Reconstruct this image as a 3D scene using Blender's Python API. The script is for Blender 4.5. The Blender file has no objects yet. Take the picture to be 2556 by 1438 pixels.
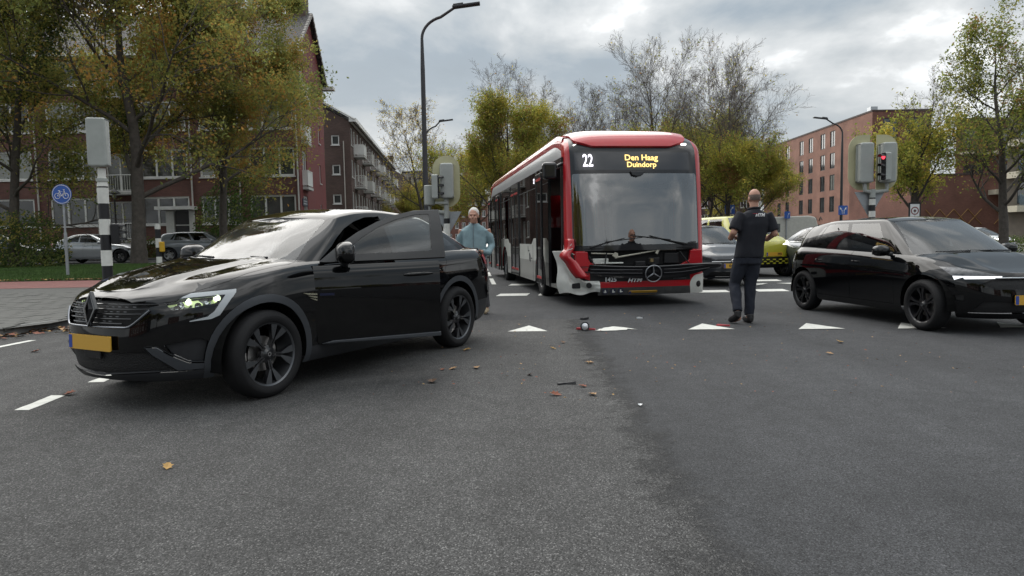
import bpy, bmesh, math, random
from mathutils import Vector, Matrix, noise as mnoise

# ------------------------------------------------------------------ camera, sky, sun
SC = bpy.context.scene
COL = SC.collection
F_PX, HOR, CAM_H, ROLL = 1713.0, 597.0, 1.216, 0.0173      # focal length and horizon in photo pixels, eye height in metres
TH = math.atan((719 - HOR) / F_PX)
_c, _s, _cr, _sr = math.cos(TH), math.sin(TH), math.cos(ROLL), math.sin(ROLL)
camd = bpy.data.cameras.new('camera'); cam = bpy.data.objects.new('camera', camd); COL.objects.link(cam)
camd.sensor_width = 36; camd.lens = F_PX / 2556 * 36; camd.clip_start = 0.05; camd.clip_end = 3000
_R = Vector((1, 0, 0)); _U = Vector((0, _s, _c)); _F = Vector((0, _c, -_s))
_cx = _cr * _R - _sr * _U; _cy = _sr * _R + _cr * _U
cam.matrix_world = Matrix(((_cx.x, _cy.x, -_F.x, 0), (_cx.y, _cy.y, -_F.y, 0), (_cx.z, _cy.z, -_F.z, CAM_H), (0, 0, 0, 1)))
SC.camera = cam
SC.view_settings.view_transform = 'Standard'; SC.view_settings.look = 'None'
SC.view_settings.exposure = 1.0; SC.view_settings.gamma = 1
SC.render.engine = 'CYCLES'
SC.cycles.use_denoising = True
SC.cycles.max_bounces = 10; SC.cycles.diffuse_bounces = 6; SC.cycles.transparent_max_bounces = 16
SC.cycles.caustics_reflective = False; SC.cycles.caustics_refractive = False
SUN_EL, SUN_AZ = math.radians(36), math.radians(-26)        # the sun stands ahead of the camera, behind the clouds

world = bpy.data.worlds.new('World'); SC.world = world; world.use_nodes = True
def _world():
    nt = world.node_tree; N = nt.nodes; L = nt.links; N.clear()
    def nd(t, **k):
        n = N.new(t)
        for a, b in k.items(): setattr(n, a, b)
        return n
    def m(op, a, b=None, c=None):
        n = nd('ShaderNodeMath', operation=op)
        for i, v in enumerate((a, b, c)):
            if v is None: continue
            if isinstance(v, (int, float)): n.inputs[i].default_value = v
            else: L.new(v, n.inputs[i])
        return n.outputs[0]
    out = nd('ShaderNodeOutputWorld'); bg = nd('ShaderNodeBackground'); L.new(bg.outputs[0], out.inputs[0])
    sky = nd('ShaderNodeTexSky', sky_type='NISHITA'); sky.sun_disc = False
    sky.sun_elevation = SUN_EL; sky.sun_rotation = SUN_AZ
    tc = nd('ShaderNodeTexCoord'); sep = nd('ShaderNodeSeparateXYZ'); L.new(tc.outputs['Generated'], sep.inputs[0])
    z = m('MAXIMUM', sep.outputs[2], 0.0); den = m('ADD', z, 0.34)
    px = m('DIVIDE', sep.outputs[0], den); py = m('DIVIDE', sep.outputs[1], den)
    cmb = nd('ShaderNodeCombineXYZ'); L.new(px, cmb.inputs[0]); L.new(py, cmb.inputs[1])
    def nz(scale, detail, off, dist=0.0, rough=0.55):
        mp = nd('ShaderNodeMapping'); mp.inputs['Location'].default_value = off; L.new(cmb.outputs[0], mp.inputs[0])
        n = nd('ShaderNodeTexNoise'); n.inputs['Scale'].default_value = scale; n.inputs['Detail'].default_value = detail
        n.inputs['Roughness'].default_value = rough; n.inputs['Distortion'].default_value = dist
        L.new(mp.outputs[0], n.inputs['Vector']); return n.outputs['Fac']
    big = nz(1.05, 7, WORLD_OFF, 0.5, 0.5); mid = nz(3.4, 8, (3.1, 7.7, 0), 0.2, 0.55)
    dens = m('ADD', m('MULTIPLY', big, 0.72), m('MULTIPLY', mid, 0.28))
    ramp = nd('ShaderNodeValToRGB'); L.new(dens, ramp.inputs[0])
    e = ramp.color_ramp.elements
    e[0].position = 0.41; e[0].color = (0.76, 0.77, 0.77, 1)
    e[1].position = 0.66; e[1].color = (0.175, 0.205, 0.23, 1)
    for p, c in ((0.45, (0.46, 0.47, 0.47, 1)), (0.50, (0.32, 0.34, 0.35, 1)), (0.56, (0.205, 0.24, 0.27, 1))):
        a = e.new(p); a.color = c
    haze = nd('ShaderNodeMix', data_type='RGBA')            # thinner, brighter cloud towards the horizon all round
    L.new(ramp.outputs[0], haze.inputs['A']); haze.inputs['B'].default_value = (0.50, 0.525, 0.54, 1)
    hz = m('POWER', m('SUBTRACT', 1.0, m('MINIMUM', m('MULTIPLY', z, 2.6), 1.0)), 2.2)
    L.new(m('MULTIPLY', hz, 0.85), haze.inputs['Factor'])
    # overcast sky: brighter towards the zenith all round (CIE-like gradient)
    oc = nd('ShaderNodeVectorMath', operation='SCALE'); L.new(haze.outputs['Result'], oc.inputs[0]); L.new(m('MULTIPLY', m('ADD', m('MULTIPLY', z, 2.0), 1.0), 0.60), oc.inputs['Scale'])
    sk = nd('ShaderNodeVectorMath', operation='SCALE'); L.new(sky.outputs[0], sk.inputs[0]); sk.inputs['Scale'].default_value = 0.09
    mix = nd('ShaderNodeMix', data_type='RGBA'); mix.inputs['Factor'].default_value = 0.96
    L.new(sk.outputs[0], mix.inputs['A']); L.new(oc.outputs[0], mix.inputs['B'])
    L.new(mix.outputs['Result'], bg.inputs[0]); bg.inputs[1].default_value = 1.0
WORLD_OFF = (18.98, 8.29, 0.0)
_world()
sd = bpy.data.lights.new('sun', 'SUN'); sd.energy = 1.5; sd.angle = math.radians(75); sd.color = (1.0, 0.96, 0.9)
so = bpy.data.objects.new('sun', sd); COL.objects.link(so)
so.rotation_euler = (math.radians(90) - SUN_EL, 0, math.pi - SUN_AZ)   # light travels from the sun ahead back towards the camera
so.location = (20, 60, 60)

# ------------------------------------------------------------------ photo pixel helpers
def ray(x, y):
    a = (x - 1278) / F_PX; b = (719 - y) / F_PX
    a, b = a * _cr + b * _sr, -a * _sr + b * _cr
    return Vector((a, _c + b * _s, -_s + b * _c))
def gnd(x, y, z=0.0):
    d = ray(x, y); t = (z - CAM_H) / d.z
    return Vector((d.x * t, d.y * t, z))
def at(x, y, Y):
    d = ray(x, y); t = Y / d.y
    return Vector((d.x * t, Y, CAM_H + d.z * t))

# ------------------------------------------------------------------ materials
MATS = {}
def mat(name, base=(0.5, 0.5, 0.5), rough=0.5, metal=0.0, coat=0.0, spec=0.5, emit=None, estr=1.0, var=0.0, vscale=8.0, bump=0.0, bscale=60.0, cr=0.03):
    if name in MATS: return MATS[name]
    m = bpy.data.materials.new(name); m.use_nodes = True; MATS[name] = m
    nt = m.node_tree; b = nt.nodes['Principled BSDF']
    b.inputs['Base Color'].default_value = (*base, 1); b.inputs['Roughness'].default_value = rough
    b.inputs['Metallic'].default_value = metal; b.inputs['Coat Weight'].default_value = coat
    b.inputs['Coat Roughness'].default_value = cr; b.inputs['Specular IOR Level'].default_value = spec
    if emit: b.inputs['Emission Color'].default_value = (*emit, 1); b.inputs['Emission Strength'].default_value = estr
    tc = None
    if var or bump: tc = nt.nodes.new('ShaderNodeTexCoord')
    if var:
        n = nt.nodes.new('ShaderNodeTexNoise'); n.inputs['Scale'].default_value = vscale; n.inputs['Detail'].default_value = 6
        n.inputs['Roughness'].default_value = 0.65; nt.links.new(tc.outputs['Object'], n.inputs['Vector'])
        r = nt.nodes.new('ShaderNodeValToRGB'); nt.links.new(n.outputs['Fac'], r.inputs[0])
        r.color_ramp.elements[0].position = 0.3; r.color_ramp.elements[1].position = 0.7
        r.color_ramp.elements[0].color = (*[c * (1 - var) for c in base], 1)
        r.color_ramp.elements[1].color = (*[min(1, c * (1 + var)) for c in base], 1)
        nt.links.new(r.outputs[0], b.inputs['Base Color'])
        rr = nt.nodes.new('ShaderNodeMapRange'); nt.links.new(n.outputs['Fac'], rr.inputs[0])
        rr.inputs[3].default_value = max(0.02, rough - 0.08); rr.inputs[4].default_value = min(1, rough + 0.12)
        nt.links.new(rr.outputs[0], b.inputs['Roughness'])
    if bump:
        n = nt.nodes.new('ShaderNodeTexNoise'); n.inputs['Scale'].default_value = bscale; n.inputs['Detail'].default_value = 4
        nt.links.new(tc.outputs['Object'], n.inputs['Vector'])
        bp = nt.nodes.new('ShaderNodeBump'); bp.inputs['Strength'].default_value = bump; bp.inputs['Distance'].default_value = 0.01
        nt.links.new(n.outputs['Fac'], bp.inputs['Height']); nt.links.new(bp.outputs[0], b.inputs['Normal'])
    return m
def glass(name, tint=(0.6, 0.65, 0.65), ior=1.5, rough=0.0, boost=1.0, dirt=0.0, gcol=(1, 1, 1)):
    if name in MATS: return MATS[name]
    m = bpy.data.materials.new(name); m.use_nodes = True; MATS[name] = m
    nt = m.node_tree; N = nt.nodes; L = nt.links; N.clear()
    o = N.new('ShaderNodeOutputMaterial'); mx = N.new('ShaderNodeMixShader'); L.new(mx.outputs[0], o.inputs[0])
    t = N.new('ShaderNodeBsdfTransparent'); t.inputs[0].default_value = (*tint, 1)
    g = N.new('ShaderNodeBsdfGlossy'); g.inputs['Roughness'].default_value = rough; g.inputs[0].default_value = (*gcol, 1)
    fr = N.new('ShaderNodeFresnel'); fr.inputs[0].default_value = ior
    mu = N.new('ShaderNodeMath'); mu.operation = 'MULTIPLY'; mu.use_clamp = True; mu.inputs[1].default_value = boost
    L.new(fr.outputs[0], mu.inputs[0]); L.new(mu.outputs[0], mx.inputs[0])
    last = t
    if dirt:
        df = N.new('ShaderNodeBsdfDiffuse'); df.inputs[0].default_value = (0.45, 0.46, 0.45, 1)
        mm = N.new('ShaderNodeMixShader'); tc = N.new('ShaderNodeTexCoord'); nn = N.new('ShaderNodeTexNoise')
        nn.inputs['Scale'].default_value = 3; nn.inputs['Detail'].default_value = 8; L.new(tc.outputs['Object'], nn.inputs['Vector'])
        m2 = N.new('ShaderNodeMath'); m2.operation = 'MULTIPLY'; m2.inputs[1].default_value = dirt * 2; L.new(nn.outputs['Fac'], m2.inputs[0])
        L.new(m2.outputs[0], mm.inputs[0]); L.new(t.outputs[0], mm.inputs[1]); L.new(df.outputs[0], mm.inputs[2]); last = mm
    L.new(last.outputs[0], mx.inputs[1]); L.new(g.outputs[0], mx.inputs[2])
    return m

# ------------------------------------------------------------------ object helpers
def link(name, me, parent=None, m=None, smooth=None):
    o = bpy.data.objects.new(name, me); COL.objects.link(o)
    if m is not None:
        for k in (m if isinstance(m, (list, tuple)) else [m]): me.materials.append(k)
    if parent is not None: o.parent = parent
    if smooth is not None:
        me.polygons.foreach_set('use_smooth', [True] * len(me.polygons))
        if smooth < 180: me.set_sharp_from_angle(angle=math.radians(smooth))
    return o
def tag(o, label, cat, group=None):
    o['label'] = label; o['category'] = cat
    if group: o['group'] = group
    return o
def struct(o): o['kind'] = 'structure'; return o
def stuff(o): o['kind'] = 'stuff'; return o
def empty(name, loc=(0, 0, 0), rz=0.0, parent=None):
    o = bpy.data.objects.new(name, None); COL.objects.link(o); o.location = loc; o.rotation_euler = (0, 0, rz)
    o.empty_display_size = 0.2
    if parent is not None: o.parent = parent
    return o
def copy_tree(o, parent=None):
    c = o.copy(); COL.objects.link(c); c.parent = parent
    for ch in list(o.children): copy_tree(ch, c)
    return c
def bevel(o, w=0.01, seg=2):
    b = o.modifiers.new('bevel', 'BEVEL'); b.width = w; b.segments = seg; b.limit_method = 'ANGLE'; b.angle_limit = math.radians(35)
    return o
class MB:
    def __init__(s): s.v = []; s.f = []; s.mi = []
    def quad(s, a, b, c, d, mi=0):
        n = len(s.v); s.v += [tuple(a), tuple(b), tuple(c), tuple(d)]; s.f.append((n, n+1, n+2, n+3)); s.mi.append(mi)
    def poly(s, pts, mi=0):
        n = len(s.v); s.v += [tuple(p) for p in pts]; s.f.append(tuple(range(n, n + len(pts)))); s.mi.append(mi)
    def box(s, c, d, M=None, mi=0):
        n = len(s.v); c = Vector(c); hx, hy, hz = d[0]/2, d[1]/2, d[2]/2
        for z in (-hz, hz):
            for x, y in ((-hx, -hy), (hx, -hy), (hx, hy), (-hx, hy)):
                p = Vector((x, y, z))
                if M is not None: p = M @ p
                s.v.append(tuple(p + c))
        for q in ((3, 2, 1, 0), (4, 5, 6, 7), (0, 1, 5, 4), (1, 2, 6, 5), (2, 3, 7, 6), (3, 0, 4, 7)):
            s.f.append(tuple(n + i for i in q)); s.mi.append(mi)
        return s
    def tube(s, pts, r, n=8, mi=0, cap=True):
        pts = [Vector(p) for p in pts]; rr = r if isinstance(r, (list, tuple)) else [r] * len(pts)
        base = len(s.v); up = None
        for i, p in enumerate(pts):
            d = (pts[min(i+1, len(pts)-1)] - pts[max(i-1, 0)])
            d = d.normalized() if d.length > 1e-9 else Vector((0, 0, 1))
            if up is None: up = Vector((0, 0, 1)) if abs(d.z) < 0.9 else Vector((1, 0, 0))
            a = d.cross(up)
            if a.length < 1e-6: a = d.cross(Vector((0, 1, 0)))
            a.normalize(); b = a.cross(d).normalized(); up = b
            for k in range(n):
                t = 2 * math.pi * k / n
                s.v.append(tuple(p + (a * math.cos(t) + b * math.sin(t)) * rr[i]))
        for i in range(len(pts) - 1):
            for k in range(n):
                k2 = (k + 1) % n
                s.f.append((base + i*n + k, base + i*n + k2, base + (i+1)*n + k2, base + (i+1)*n + k)); s.mi.append(mi)
        if cap:
            s.f.append(tuple(base + k for k in reversed(range(n)))); s.mi.append(mi)
            e = base + (len(pts) - 1) * n
            s.f.append(tuple(e + k for k in range(n))); s.mi.append(mi)
        return s
    def lathe(s, prof, n=24, M=None, mi=0, a0=0.0, a1=2*math.pi):
        base = len(s.v); full = abs(a1 - a0 - 2*math.pi) < 1e-6; nn = n if full else n + 1
        for (r, z) in prof:
            for k in range(nn):
                t = a0 + (a1 - a0) * k / n
                p = Vector((r * math.cos(t), r * math.sin(t), z))
                s.v.append(tuple(M @ p if M is not None else p))
        for i in range(len(prof) - 1):
            for k in range(n):
                k2 = (k + 1) % nn
                s.f.append((base + i*nn + k, base + i*nn + k2, base + (i+1)*nn + k2, base + (i+1)*nn + k)); s.mi.append(mi)
        return s
    def prism(s, poly, z0, z1, M=None, mi=0):
        n = len(poly); b = len(s.v); T = (lambda p: tuple(M @ Vector(p))) if M is not None else (lambda p: tuple(p))
        for z in (z0, z1):
            for (x, y) in poly: s.v.append(T((x, y, z)))
        s.f.append(tuple(b + i for i in reversed(range(n)))); s.mi.append(mi)
        s.f.append(tuple(b + n + i for i in range(n))); s.mi.append(mi)
        for i in range(n):
            j = (i + 1) % n; s.f.append((b + i, b + j, b + n + j, b + n + i)); s.mi.append(mi)
        return s
    def grid(s, P, mi=0, flip=False, closed=False):
        base = len(s.v); nr, nc = len(P), len(P[0])
        for r in P: s.v += [tuple(p) for p in r]
        for i in range(nr - 1):
            for j in range(nc if closed else nc - 1):
                j2 = (j + 1) % nc
                q = (base + i*nc + j, base + i*nc + j2, base + (i+1)*nc + j2, base + (i+1)*nc + j)
                s.f.append(q[::-1] if flip else q); s.mi.append(mi)
        return s
    def mesh(s, name):
        me = bpy.data.meshes.new(name); me.from_pydata(s.v, [], s.f)
        if any(s.mi): me.polygons.foreach_set('material_index', s.mi)
        me.update(); return me
    def build(s, name, m=None, parent=None, smooth=None, fix=False):
        me = s.mesh(name)
        if fix:
            bm = bmesh.new(); bm.from_mesh(me); bmesh.ops.remove_doubles(bm, verts=bm.verts, dist=1e-5)
            bmesh.ops.recalc_face_normals(bm, faces=bm.faces); bm.to_mesh(me); bm.free()
        return link(name, me, parent, m, smooth)
def baked(ob):
    """mesh of one object with its modifiers applied"""
    COL.objects.link(ob); dg = bpy.context.evaluated_depsgraph_get()
    me = bpy.data.meshes.new_from_object(ob.evaluated_get(dg)); COL.objects.unlink(ob); return me
def text_mesh(s, size, extrude=0.001, align='CENTER', shear=0.0, xscale=1.0, bold=0.0, spacing=1.0):
    cu = bpy.data.curves.new('t', 'FONT'); cu.body = s; cu.size = size; cu.extrude = extrude; cu.align_x = align; cu.align_y = 'CENTER'
    cu.shear = shear; cu.offset = bold; cu.resolution_u = 3; cu.space_character = spacing
    ob = bpy.data.objects.new('t', cu)
    me = baked(ob)
    bpy.data.objects.remove(ob); bpy.data.curves.remove(cu)
    if xscale != 1.0:
        for v in me.vertices: v.co.x *= xscale
    me.materials.clear()
    return me
def text(name, s, size, m, M, parent=None, **k):
    me = text_mesh(s, size, **k)
    o = link(name, me, parent, m); o.matrix_local = M
    return o
def frame_m(o, xd, zd):
    """matrix with local x along xd, local z (facing) along zd"""
    x = Vector(xd).normalized(); z = Vector(zd).normalized(); y = z.cross(x).normalized(); x = y.cross(z)
    return Matrix(((x.x, y.x, z.x, o[0]), (x.y, y.y, z.y, o[1]), (x.z, y.z, z.z, o[2]), (0, 0, 0, 1)))
def interp(tab, x):
    """piecewise cubic (monotone-ish Catmull) through sorted (x,y) pairs"""
    if x <= tab[0][0]: return tab[0][1]
    if x >= tab[-1][0]: return tab[-1][1]
    for i in range(len(tab) - 1):
        if tab[i][0] <= x <= tab[i+1][0]: break
    x0, y0 = tab[i]; x1, y1 = tab[i+1]; h = x1 - x0
    d = (y1 - y0) / h
    def sl(j):
        if j <= 0: return (tab[1][1]-tab[0][1])/(tab[1][0]-tab[0][0])
        if j >= len(tab)-1: return (tab[-1][1]-tab[-2][1])/(tab[-1][0]-tab[-2][0])
        a = (tab[j][1]-tab[j-1][1])/(tab[j][0]-tab[j-1][0]); b = (tab[j+1][1]-tab[j][1])/(tab[j+1][0]-tab[j][0])
        if a * b <= 0: return 0.0
        return 2*a*b/(a+b)
    m0, m1 = sl(i), sl(i+1); t = (x - x0) / h
    return (2*t**3-3*t*t+1)*y0 + (t**3-2*t*t+t)*h*m0 + (-2*t**3+3*t*t)*y1 + (t**3-t*t)*h*m1
def lin(tab, x):
    if x <= tab[0][0]: return tab[0][1]
    for (a, b), (c, d) in zip(tab, tab[1:]):
        if x <= c: return b + (d - b) * (x - a) / (c - a)
    return tab[-1][1]
# ------------------------------------------------------------------ car building kit
class Patch:
    """faces with analytic vertex normals"""
    def __init__(s, v=None, n=None, f=None): s.v = v or []; s.n = n or []; s.f = f or []
    def mirror(s):
        return Patch([(x, -y, z) for x, y, z in s.v], [(x, -y, z) for x, y, z in s.n], [tuple(reversed(q)) for q in s.f])
    def join(s, o):
        b = len(s.v); s.v += o.v; s.n += o.n; s.f += [tuple(b + i for i in q) for q in o.f]; return s
    def offset(s, d):
        s.v = [tuple(Vector(a) + Vector(b) * d) for a, b in zip(s.v, s.n)]; return s
    def boundary(s):
        cnt = {}
        for q in s.f:
            for a, b in zip(q, q[1:] + q[:1]): cnt[(a, b)] = cnt.get((a, b), 0) + 1
        return [e for e in cnt if (e[1], e[0]) not in cnt]
    def weld(s, eps=1e-4):
        key = {}; mp = []; v = []; n = []
        for p, q in zip(s.v, s.n):
            k = tuple(round(c / eps) for c in p)
            if k in key: mp.append(key[k])
            else: key[k] = len(v); mp.append(len(v)); v.append(p); n.append(q)
        f = []
        for q in s.f:
            r = []
            for i in q:
                j = mp[i]
                if not r or r[-1] != j: r.append(j)
            if len(r) > 1 and r[0] == r[-1]: r.pop()
            if len(r) > 2: f.append(tuple(r))
        used = sorted({i for q in f for i in q}); rm = {i: k for k, i in enumerate(used)}
        s.v, s.n, s.f = [v[i] for i in used], [n[i] for i in used], [tuple(rm[i] for i in q) for q in f]; return s
    def gap(s, g=0.004, depth=0.02, keep=None):
        """draw the free edge in by g and turn it inwards as a flange"""
        s.weld(); be = s.boundary(); inn = {}
        for a, b in be:
            if keep and keep(s.v[a]) and keep(s.v[b]): continue
            d = (Vector(s.v[b]) - Vector(s.v[a]))
            nn = (Vector(s.n[a]) + Vector(s.n[b]))
            i = nn.cross(d)
            if i.length < 1e-9: continue
            i.normalize()
            for k in (a, b): inn[k] = inn.get(k, Vector((0, 0, 0))) + i
        for k, i in inn.items():
            if i.length > 1e-6: s.v[k] = tuple(Vector(s.v[k]) + i.normalized() * g)
        new = {}
        for a, b in be:
            if a not in inn or b not in inn: continue
            ids = []
            for k in (a, b):
                if k not in new:
                    out = -inn[k].normalized() if inn[k].length > 1e-6 else Vector(s.n[k])
                    p = Vector(s.v[k]); nn = Vector(s.n[k])
                    new[k] = len(s.v)
                    s.v += [tuple(p), tuple(p - nn * depth)]; s.n += [tuple((nn * 0.4 + out).normalized()), tuple(out)]
                ids.append(new[k])
            s.f.append((ids[1], ids[0], ids[0] + 1, ids[1] + 1))
        return s
    def build(s, name, m, parent):
        s.f = [q for q in s.f if len(set(q)) == len(q) > 2]
        me = bpy.data.meshes.new(name); me.from_pydata(s.v, [], s.f)
        me.polygons.foreach_set('use_smooth', [True] * len(s.f))
        if len(me.vertices) == len(s.n):        # free custom normals: one vector per vertex
            at_ = me.attributes.new('custom_normal', 'FLOAT_VECTOR', 'POINT'); fl = []
            for q in s.n:
                q = Vector(q); fl.extend(q.normalized() if q.length > 1e-6 else Vector((0, 0, 1)))
            at_.data.foreach_set('vector', fl)
        return link(name, me, parent, m)

def inside(poly, p):
    c = False; x, y = p; j = len(poly) - 1
    for i in range(len(poly)):
        xi, yi = poly[i]; xj, yj = poly[j]
        if (yi > y) != (yj > y) and x < (xj - xi) * (y - yi) / (yj - yi) + xi: c = not c
        j = i
    return c
class Ortho:
    def __init__(s, u, v): s.u = Vector(u); s.v = Vector(v); s.d = s.u.cross(s.v)
    def p2(s, p): return (p.dot(s.u), p.dot(s.v))
    def plane(s, a, b):
        A = s.u * a[0] + s.v * a[1]; B = s.u * b[0] + s.v * b[1]
        return A, (B - A).cross(s.d).normalized()
class Persp:
    """outlines given in photo pixels, cast from the camera's place onto the surface"""
    def __init__(s, M):           # M: car local -> world
        s.M = M; s.I = M.inverted(); s.C = s.I @ Vector((0, 0, CAM_H))
    def p2(s, p):
        w = s.M @ p; w = w - Vector((0, 0, CAM_H)); dep = w.y * _c - w.z * _s
        u = w.x / dep; v = (w.y * _s + w.z * _c) / dep
        return (1278 + F_PX * (u * _cr - v * _sr), 719 - F_PX * (u * _sr + v * _cr))
    def dir(s, q): return (s.I.to_3x3() @ ray(*q)).normalized()
    def plane(s, a, b): return s.C, s.dir(a).cross(s.dir(b)).normalized()
SIDE = Ortho((1, 0, 0), (0, 0, 1)); FRONT = Ortho((0, 1, 0), (0, 0, 1)); TOP = Ortho((1, 0, 0), (0, 1, 0))
def knife(bm, nl, poly, pr, filt):
    n = len(poly)
    for i in range(n):
        a, b = poly[i], poly[(i + 1) % n]
        x0, x1 = min(a[0], b[0]), max(a[0], b[0]); y0, y1 = min(a[1], b[1]), max(a[1], b[1])
        co, no = pr.plane(a, b); fs = []; sd = {}; p2 = {}
        for v in bm.verts: sd[v] = (v.co - co).dot(no)
        for f in bm.faces:
            d = [sd[v] for v in f.verts]
            if min(d) > -1e-6 or max(d) < 1e-6: continue
            q = [pr.p2(v.co) for v in f.verts]
            if max(t[0] for t in q) < x0 or min(t[0] for t in q) > x1 or max(t[1] for t in q) < y0 or min(t[1] for t in q) > y1: continue
            if filt(f.calc_center_median(), f.normal): fs.append(f)
        sd.clear()
        if fs:
            g = set(fs)
            for f in fs: g.update(f.edges); g.update(f.verts)
            g = list(g); bmesh.ops.bisect_plane(bm, geom=g, dist=1e-5, plane_co=co, plane_no=no)
            del g, fs; bm.normal_update()
    return [f for f in bm.faces if filt(f.calc_center_median(), f.normal) and inside(poly, pr.p2(f.calc_center_median()))]
def take(bm, faces, remove=True):
    lay = bm.verts.layers.float_vector['nrm']; idx = {}; P = Patch()
    for f in faces:
        q = []
        for v in f.verts:
            if v not in idx: idx[v] = len(P.v); P.v.append(tuple(v.co)); P.n.append(tuple(Vector(v[lay]).normalized()))
            q.append(idx[v])
        P.f.append(tuple(q))
    if remove: bmesh.ops.delete(bm, geom=list(faces), context='FACES')
    return P
def grid_bm(P, flip=False, sym=True):
    """bmesh from a grid of points with smooth grid normals stored on the vertices"""
    nr, nc = len(P), len(P[0]); bm = bmesh.new(); lay = bm.verts.layers.float_vector.new('nrm'); vs = []
    for i in range(nr):
        row = []
        for j in range(nc):
            v = bm.verts.new(P[i][j])
            def far(di, dj):
                k = 1
                a, b = i, j
                while True:
                    a, b = i + di * k, j + dj * k
                    if not (0 <= a < nr and 0 <= b < nc): return P[i][j]
                    if (Vector(P[a][b]) - Vector(P[i][j])).length > 2e-3: return P[a][b]
                    k += 1
            du = Vector(far(0, 1)) - Vector(far(0, -1)); dv = Vector(far(1, 0)) - Vector(far(-1, 0))
            n = du.cross(dv)
            if flip: n = -n
            if sym and abs(P[i][j][1]) < 1e-4: n.y = 0
            if n.length < 1e-9: n = Vector((0, 0, 1))
            v[lay] = n.normalized(); row.append(v)
        vs.append(row)
    for i in range(nr - 1):
        for j in range(nc - 1):
            q = [vs[i][j], vs[i][j+1], vs[i+1][j+1], vs[i+1][j]]
            if flip: q.reverse()
            u = []
            for v in q:
                if not u or (v.co - u[-1].co).length > 1e-5: u.append(v)
            if len(u) > 1 and (u[0].co - u[-1].co).length < 1e-5: u.pop()
            if len(u) > 2:
                try: bm.faces.new(u)
                except ValueError: pass
    bm.normal_update(); return bm
def spow(a, e): return math.copysign(abs(a) ** e, a)
class CarShape:
    """half a car body: a band wrapped round the flanks, a deck (bonnet, ledge, boot) and a greenhouse"""
    def __init__(s, **k):
        d = dict(nf=3.0, nr=3.0, bow=0.03, crease=[], gnf=2.6, gnr=2.8, nF=22, nS=64, nR=18, nv=24, nd=14, flare=0.0, bulge=0.03, deckp=2.6)
        d.update(k); s.__dict__.update(d)
        s.cols = [('f', (i / s.nF) ** 1.0 * math.pi / 2) for i in range(s.nF)] + [('s', i / s.nS) for i in range(s.nS + 1)] + [('r', (1 - (i + 1) / s.nR) * math.pi / 2) for i in range(s.nR)]
        s.E = [s.low(c, 1.0) for c in s.cols]
        s.Ex = sorted([(p[0], p[1], p[2]) for p in s.E])
    def low(s, c, v):
        k, t = c
        x = {'f': s.xcf, 's': s.xcf + (s.xcr - s.xcf) * t, 'r': s.xcr}[k]; xt = x; z = 0
        for it in range(3):
            zt = interp(s.zt, xt); zb = interp(s.zb, x); z = zb + (zt - zb) * v
            W = s.W * interp(s.wpro, v)
            if k == 'f':
                n = s.nf
                F = interp(s.fpro, z); x = s.xcf + (F - s.xcf) * spow(math.cos(t), 2/n)
                Ft = interp(s.fpro, zt); xt = s.xcf + (Ft - s.xcf) * spow(math.cos(t), 2/n)
                y = W * spow(math.sin(t), 2/n)
            elif k == 'r':
                n = s.nr
                F = interp(s.rpro, z); x = s.xcr + (F - s.xcr) * spow(math.cos(t), 2/n)
                Ft = interp(s.rpro, zt); xt = s.xcr + (Ft - s.xcr) * spow(math.cos(t), 2/n)
                y = W * spow(math.sin(t), 2/n)
            else: y = W; xt = x
        xm = (s.xcf + s.xcr) / 2; hl = (s.xcf - s.xcr) / 2
        y *= 1 - s.bow * ((x - xm) / hl) ** 2 if abs(x - xm) < hl else 1 - s.bow
        if s.flare:
            for wx in s.axles: y += s.flare * math.exp(-((x - wx) / 0.42) ** 2 - ((z - 0.55) / 0.28) ** 2) * min(1, y / 0.5)
        return (x, y, z)
    def edge(s, x):
        E = s.Ex
        if x <= E[0][0]: return E[0][1], E[0][2]
        if x >= E[-1][0]: return E[-1][1], E[-1][2]
        for a, b in zip(E, E[1:]):
            if x <= b[0]:
                t = (x - a[0]) / (b[0] - a[0]) if b[0] > a[0] else 0
                return a[1] + (b[1] - a[1]) * t, a[2] + (b[2] - a[2]) * t
    def deckz(s, x, y):
        yE, zE = s.edge(x); yE = max(yE, 1e-4); r = min(1.0, abs(y) / yE)
        z = zE + (interp(s.zc, x) - zE) * (1 - r ** s.deckp)
        for (x0, x1, y0, y1, w, h) in s.crease:      # raised ridge lines on the bonnet
            if x0 < x < x1:
                t = (x - x0) / (x1 - x0); yc = y0 + (y1 - y0) * t
                q = max(0.0, 1 - abs(abs(y) - yc) / w); q = q * q * (3 - 2 * q)
                z += h * q * min(1, 6 * t, 6 * (1 - t))
        return z
    def ghbase(s, c):
        k, t = c
        if k == 'f': x = s.gxa + (s.gxw - s.gxa) * spow(math.cos(t), 2/s.gnf); y = interp(s.gyb, s.gxa) * spow(math.sin(t), 2/s.gnf)
        elif k == 'r': x = s.gxc + (s.gxr - s.gxc) * spow(math.cos(t), 2/s.gnr); y = interp(s.gyb, s.gxc) * spow(math.sin(t), 2/s.gnr)
        else: x = s.gxa + (s.gxc - s.gxa) * t; y = interp(s.gyb, x)
        return x, y
    def ghtop(s, c):
        k, t = c
        if k == 'f': x = s.txa + (s.txh - s.txa) * spow(math.cos(t), 2/s.gnf); y = interp(s.tyb, s.txa) * spow(math.sin(t), 2/s.gnf)
        elif k == 'r': x = s.txc + (s.txr - s.txc) * spow(math.cos(t), 2/s.gnr); y = interp(s.tyb, s.txc) * spow(math.sin(t), 2/s.gnr)
        else: x = s.txa + (s.txc - s.txa) * t; y = interp(s.tyb, x)
        return x, y
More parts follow.
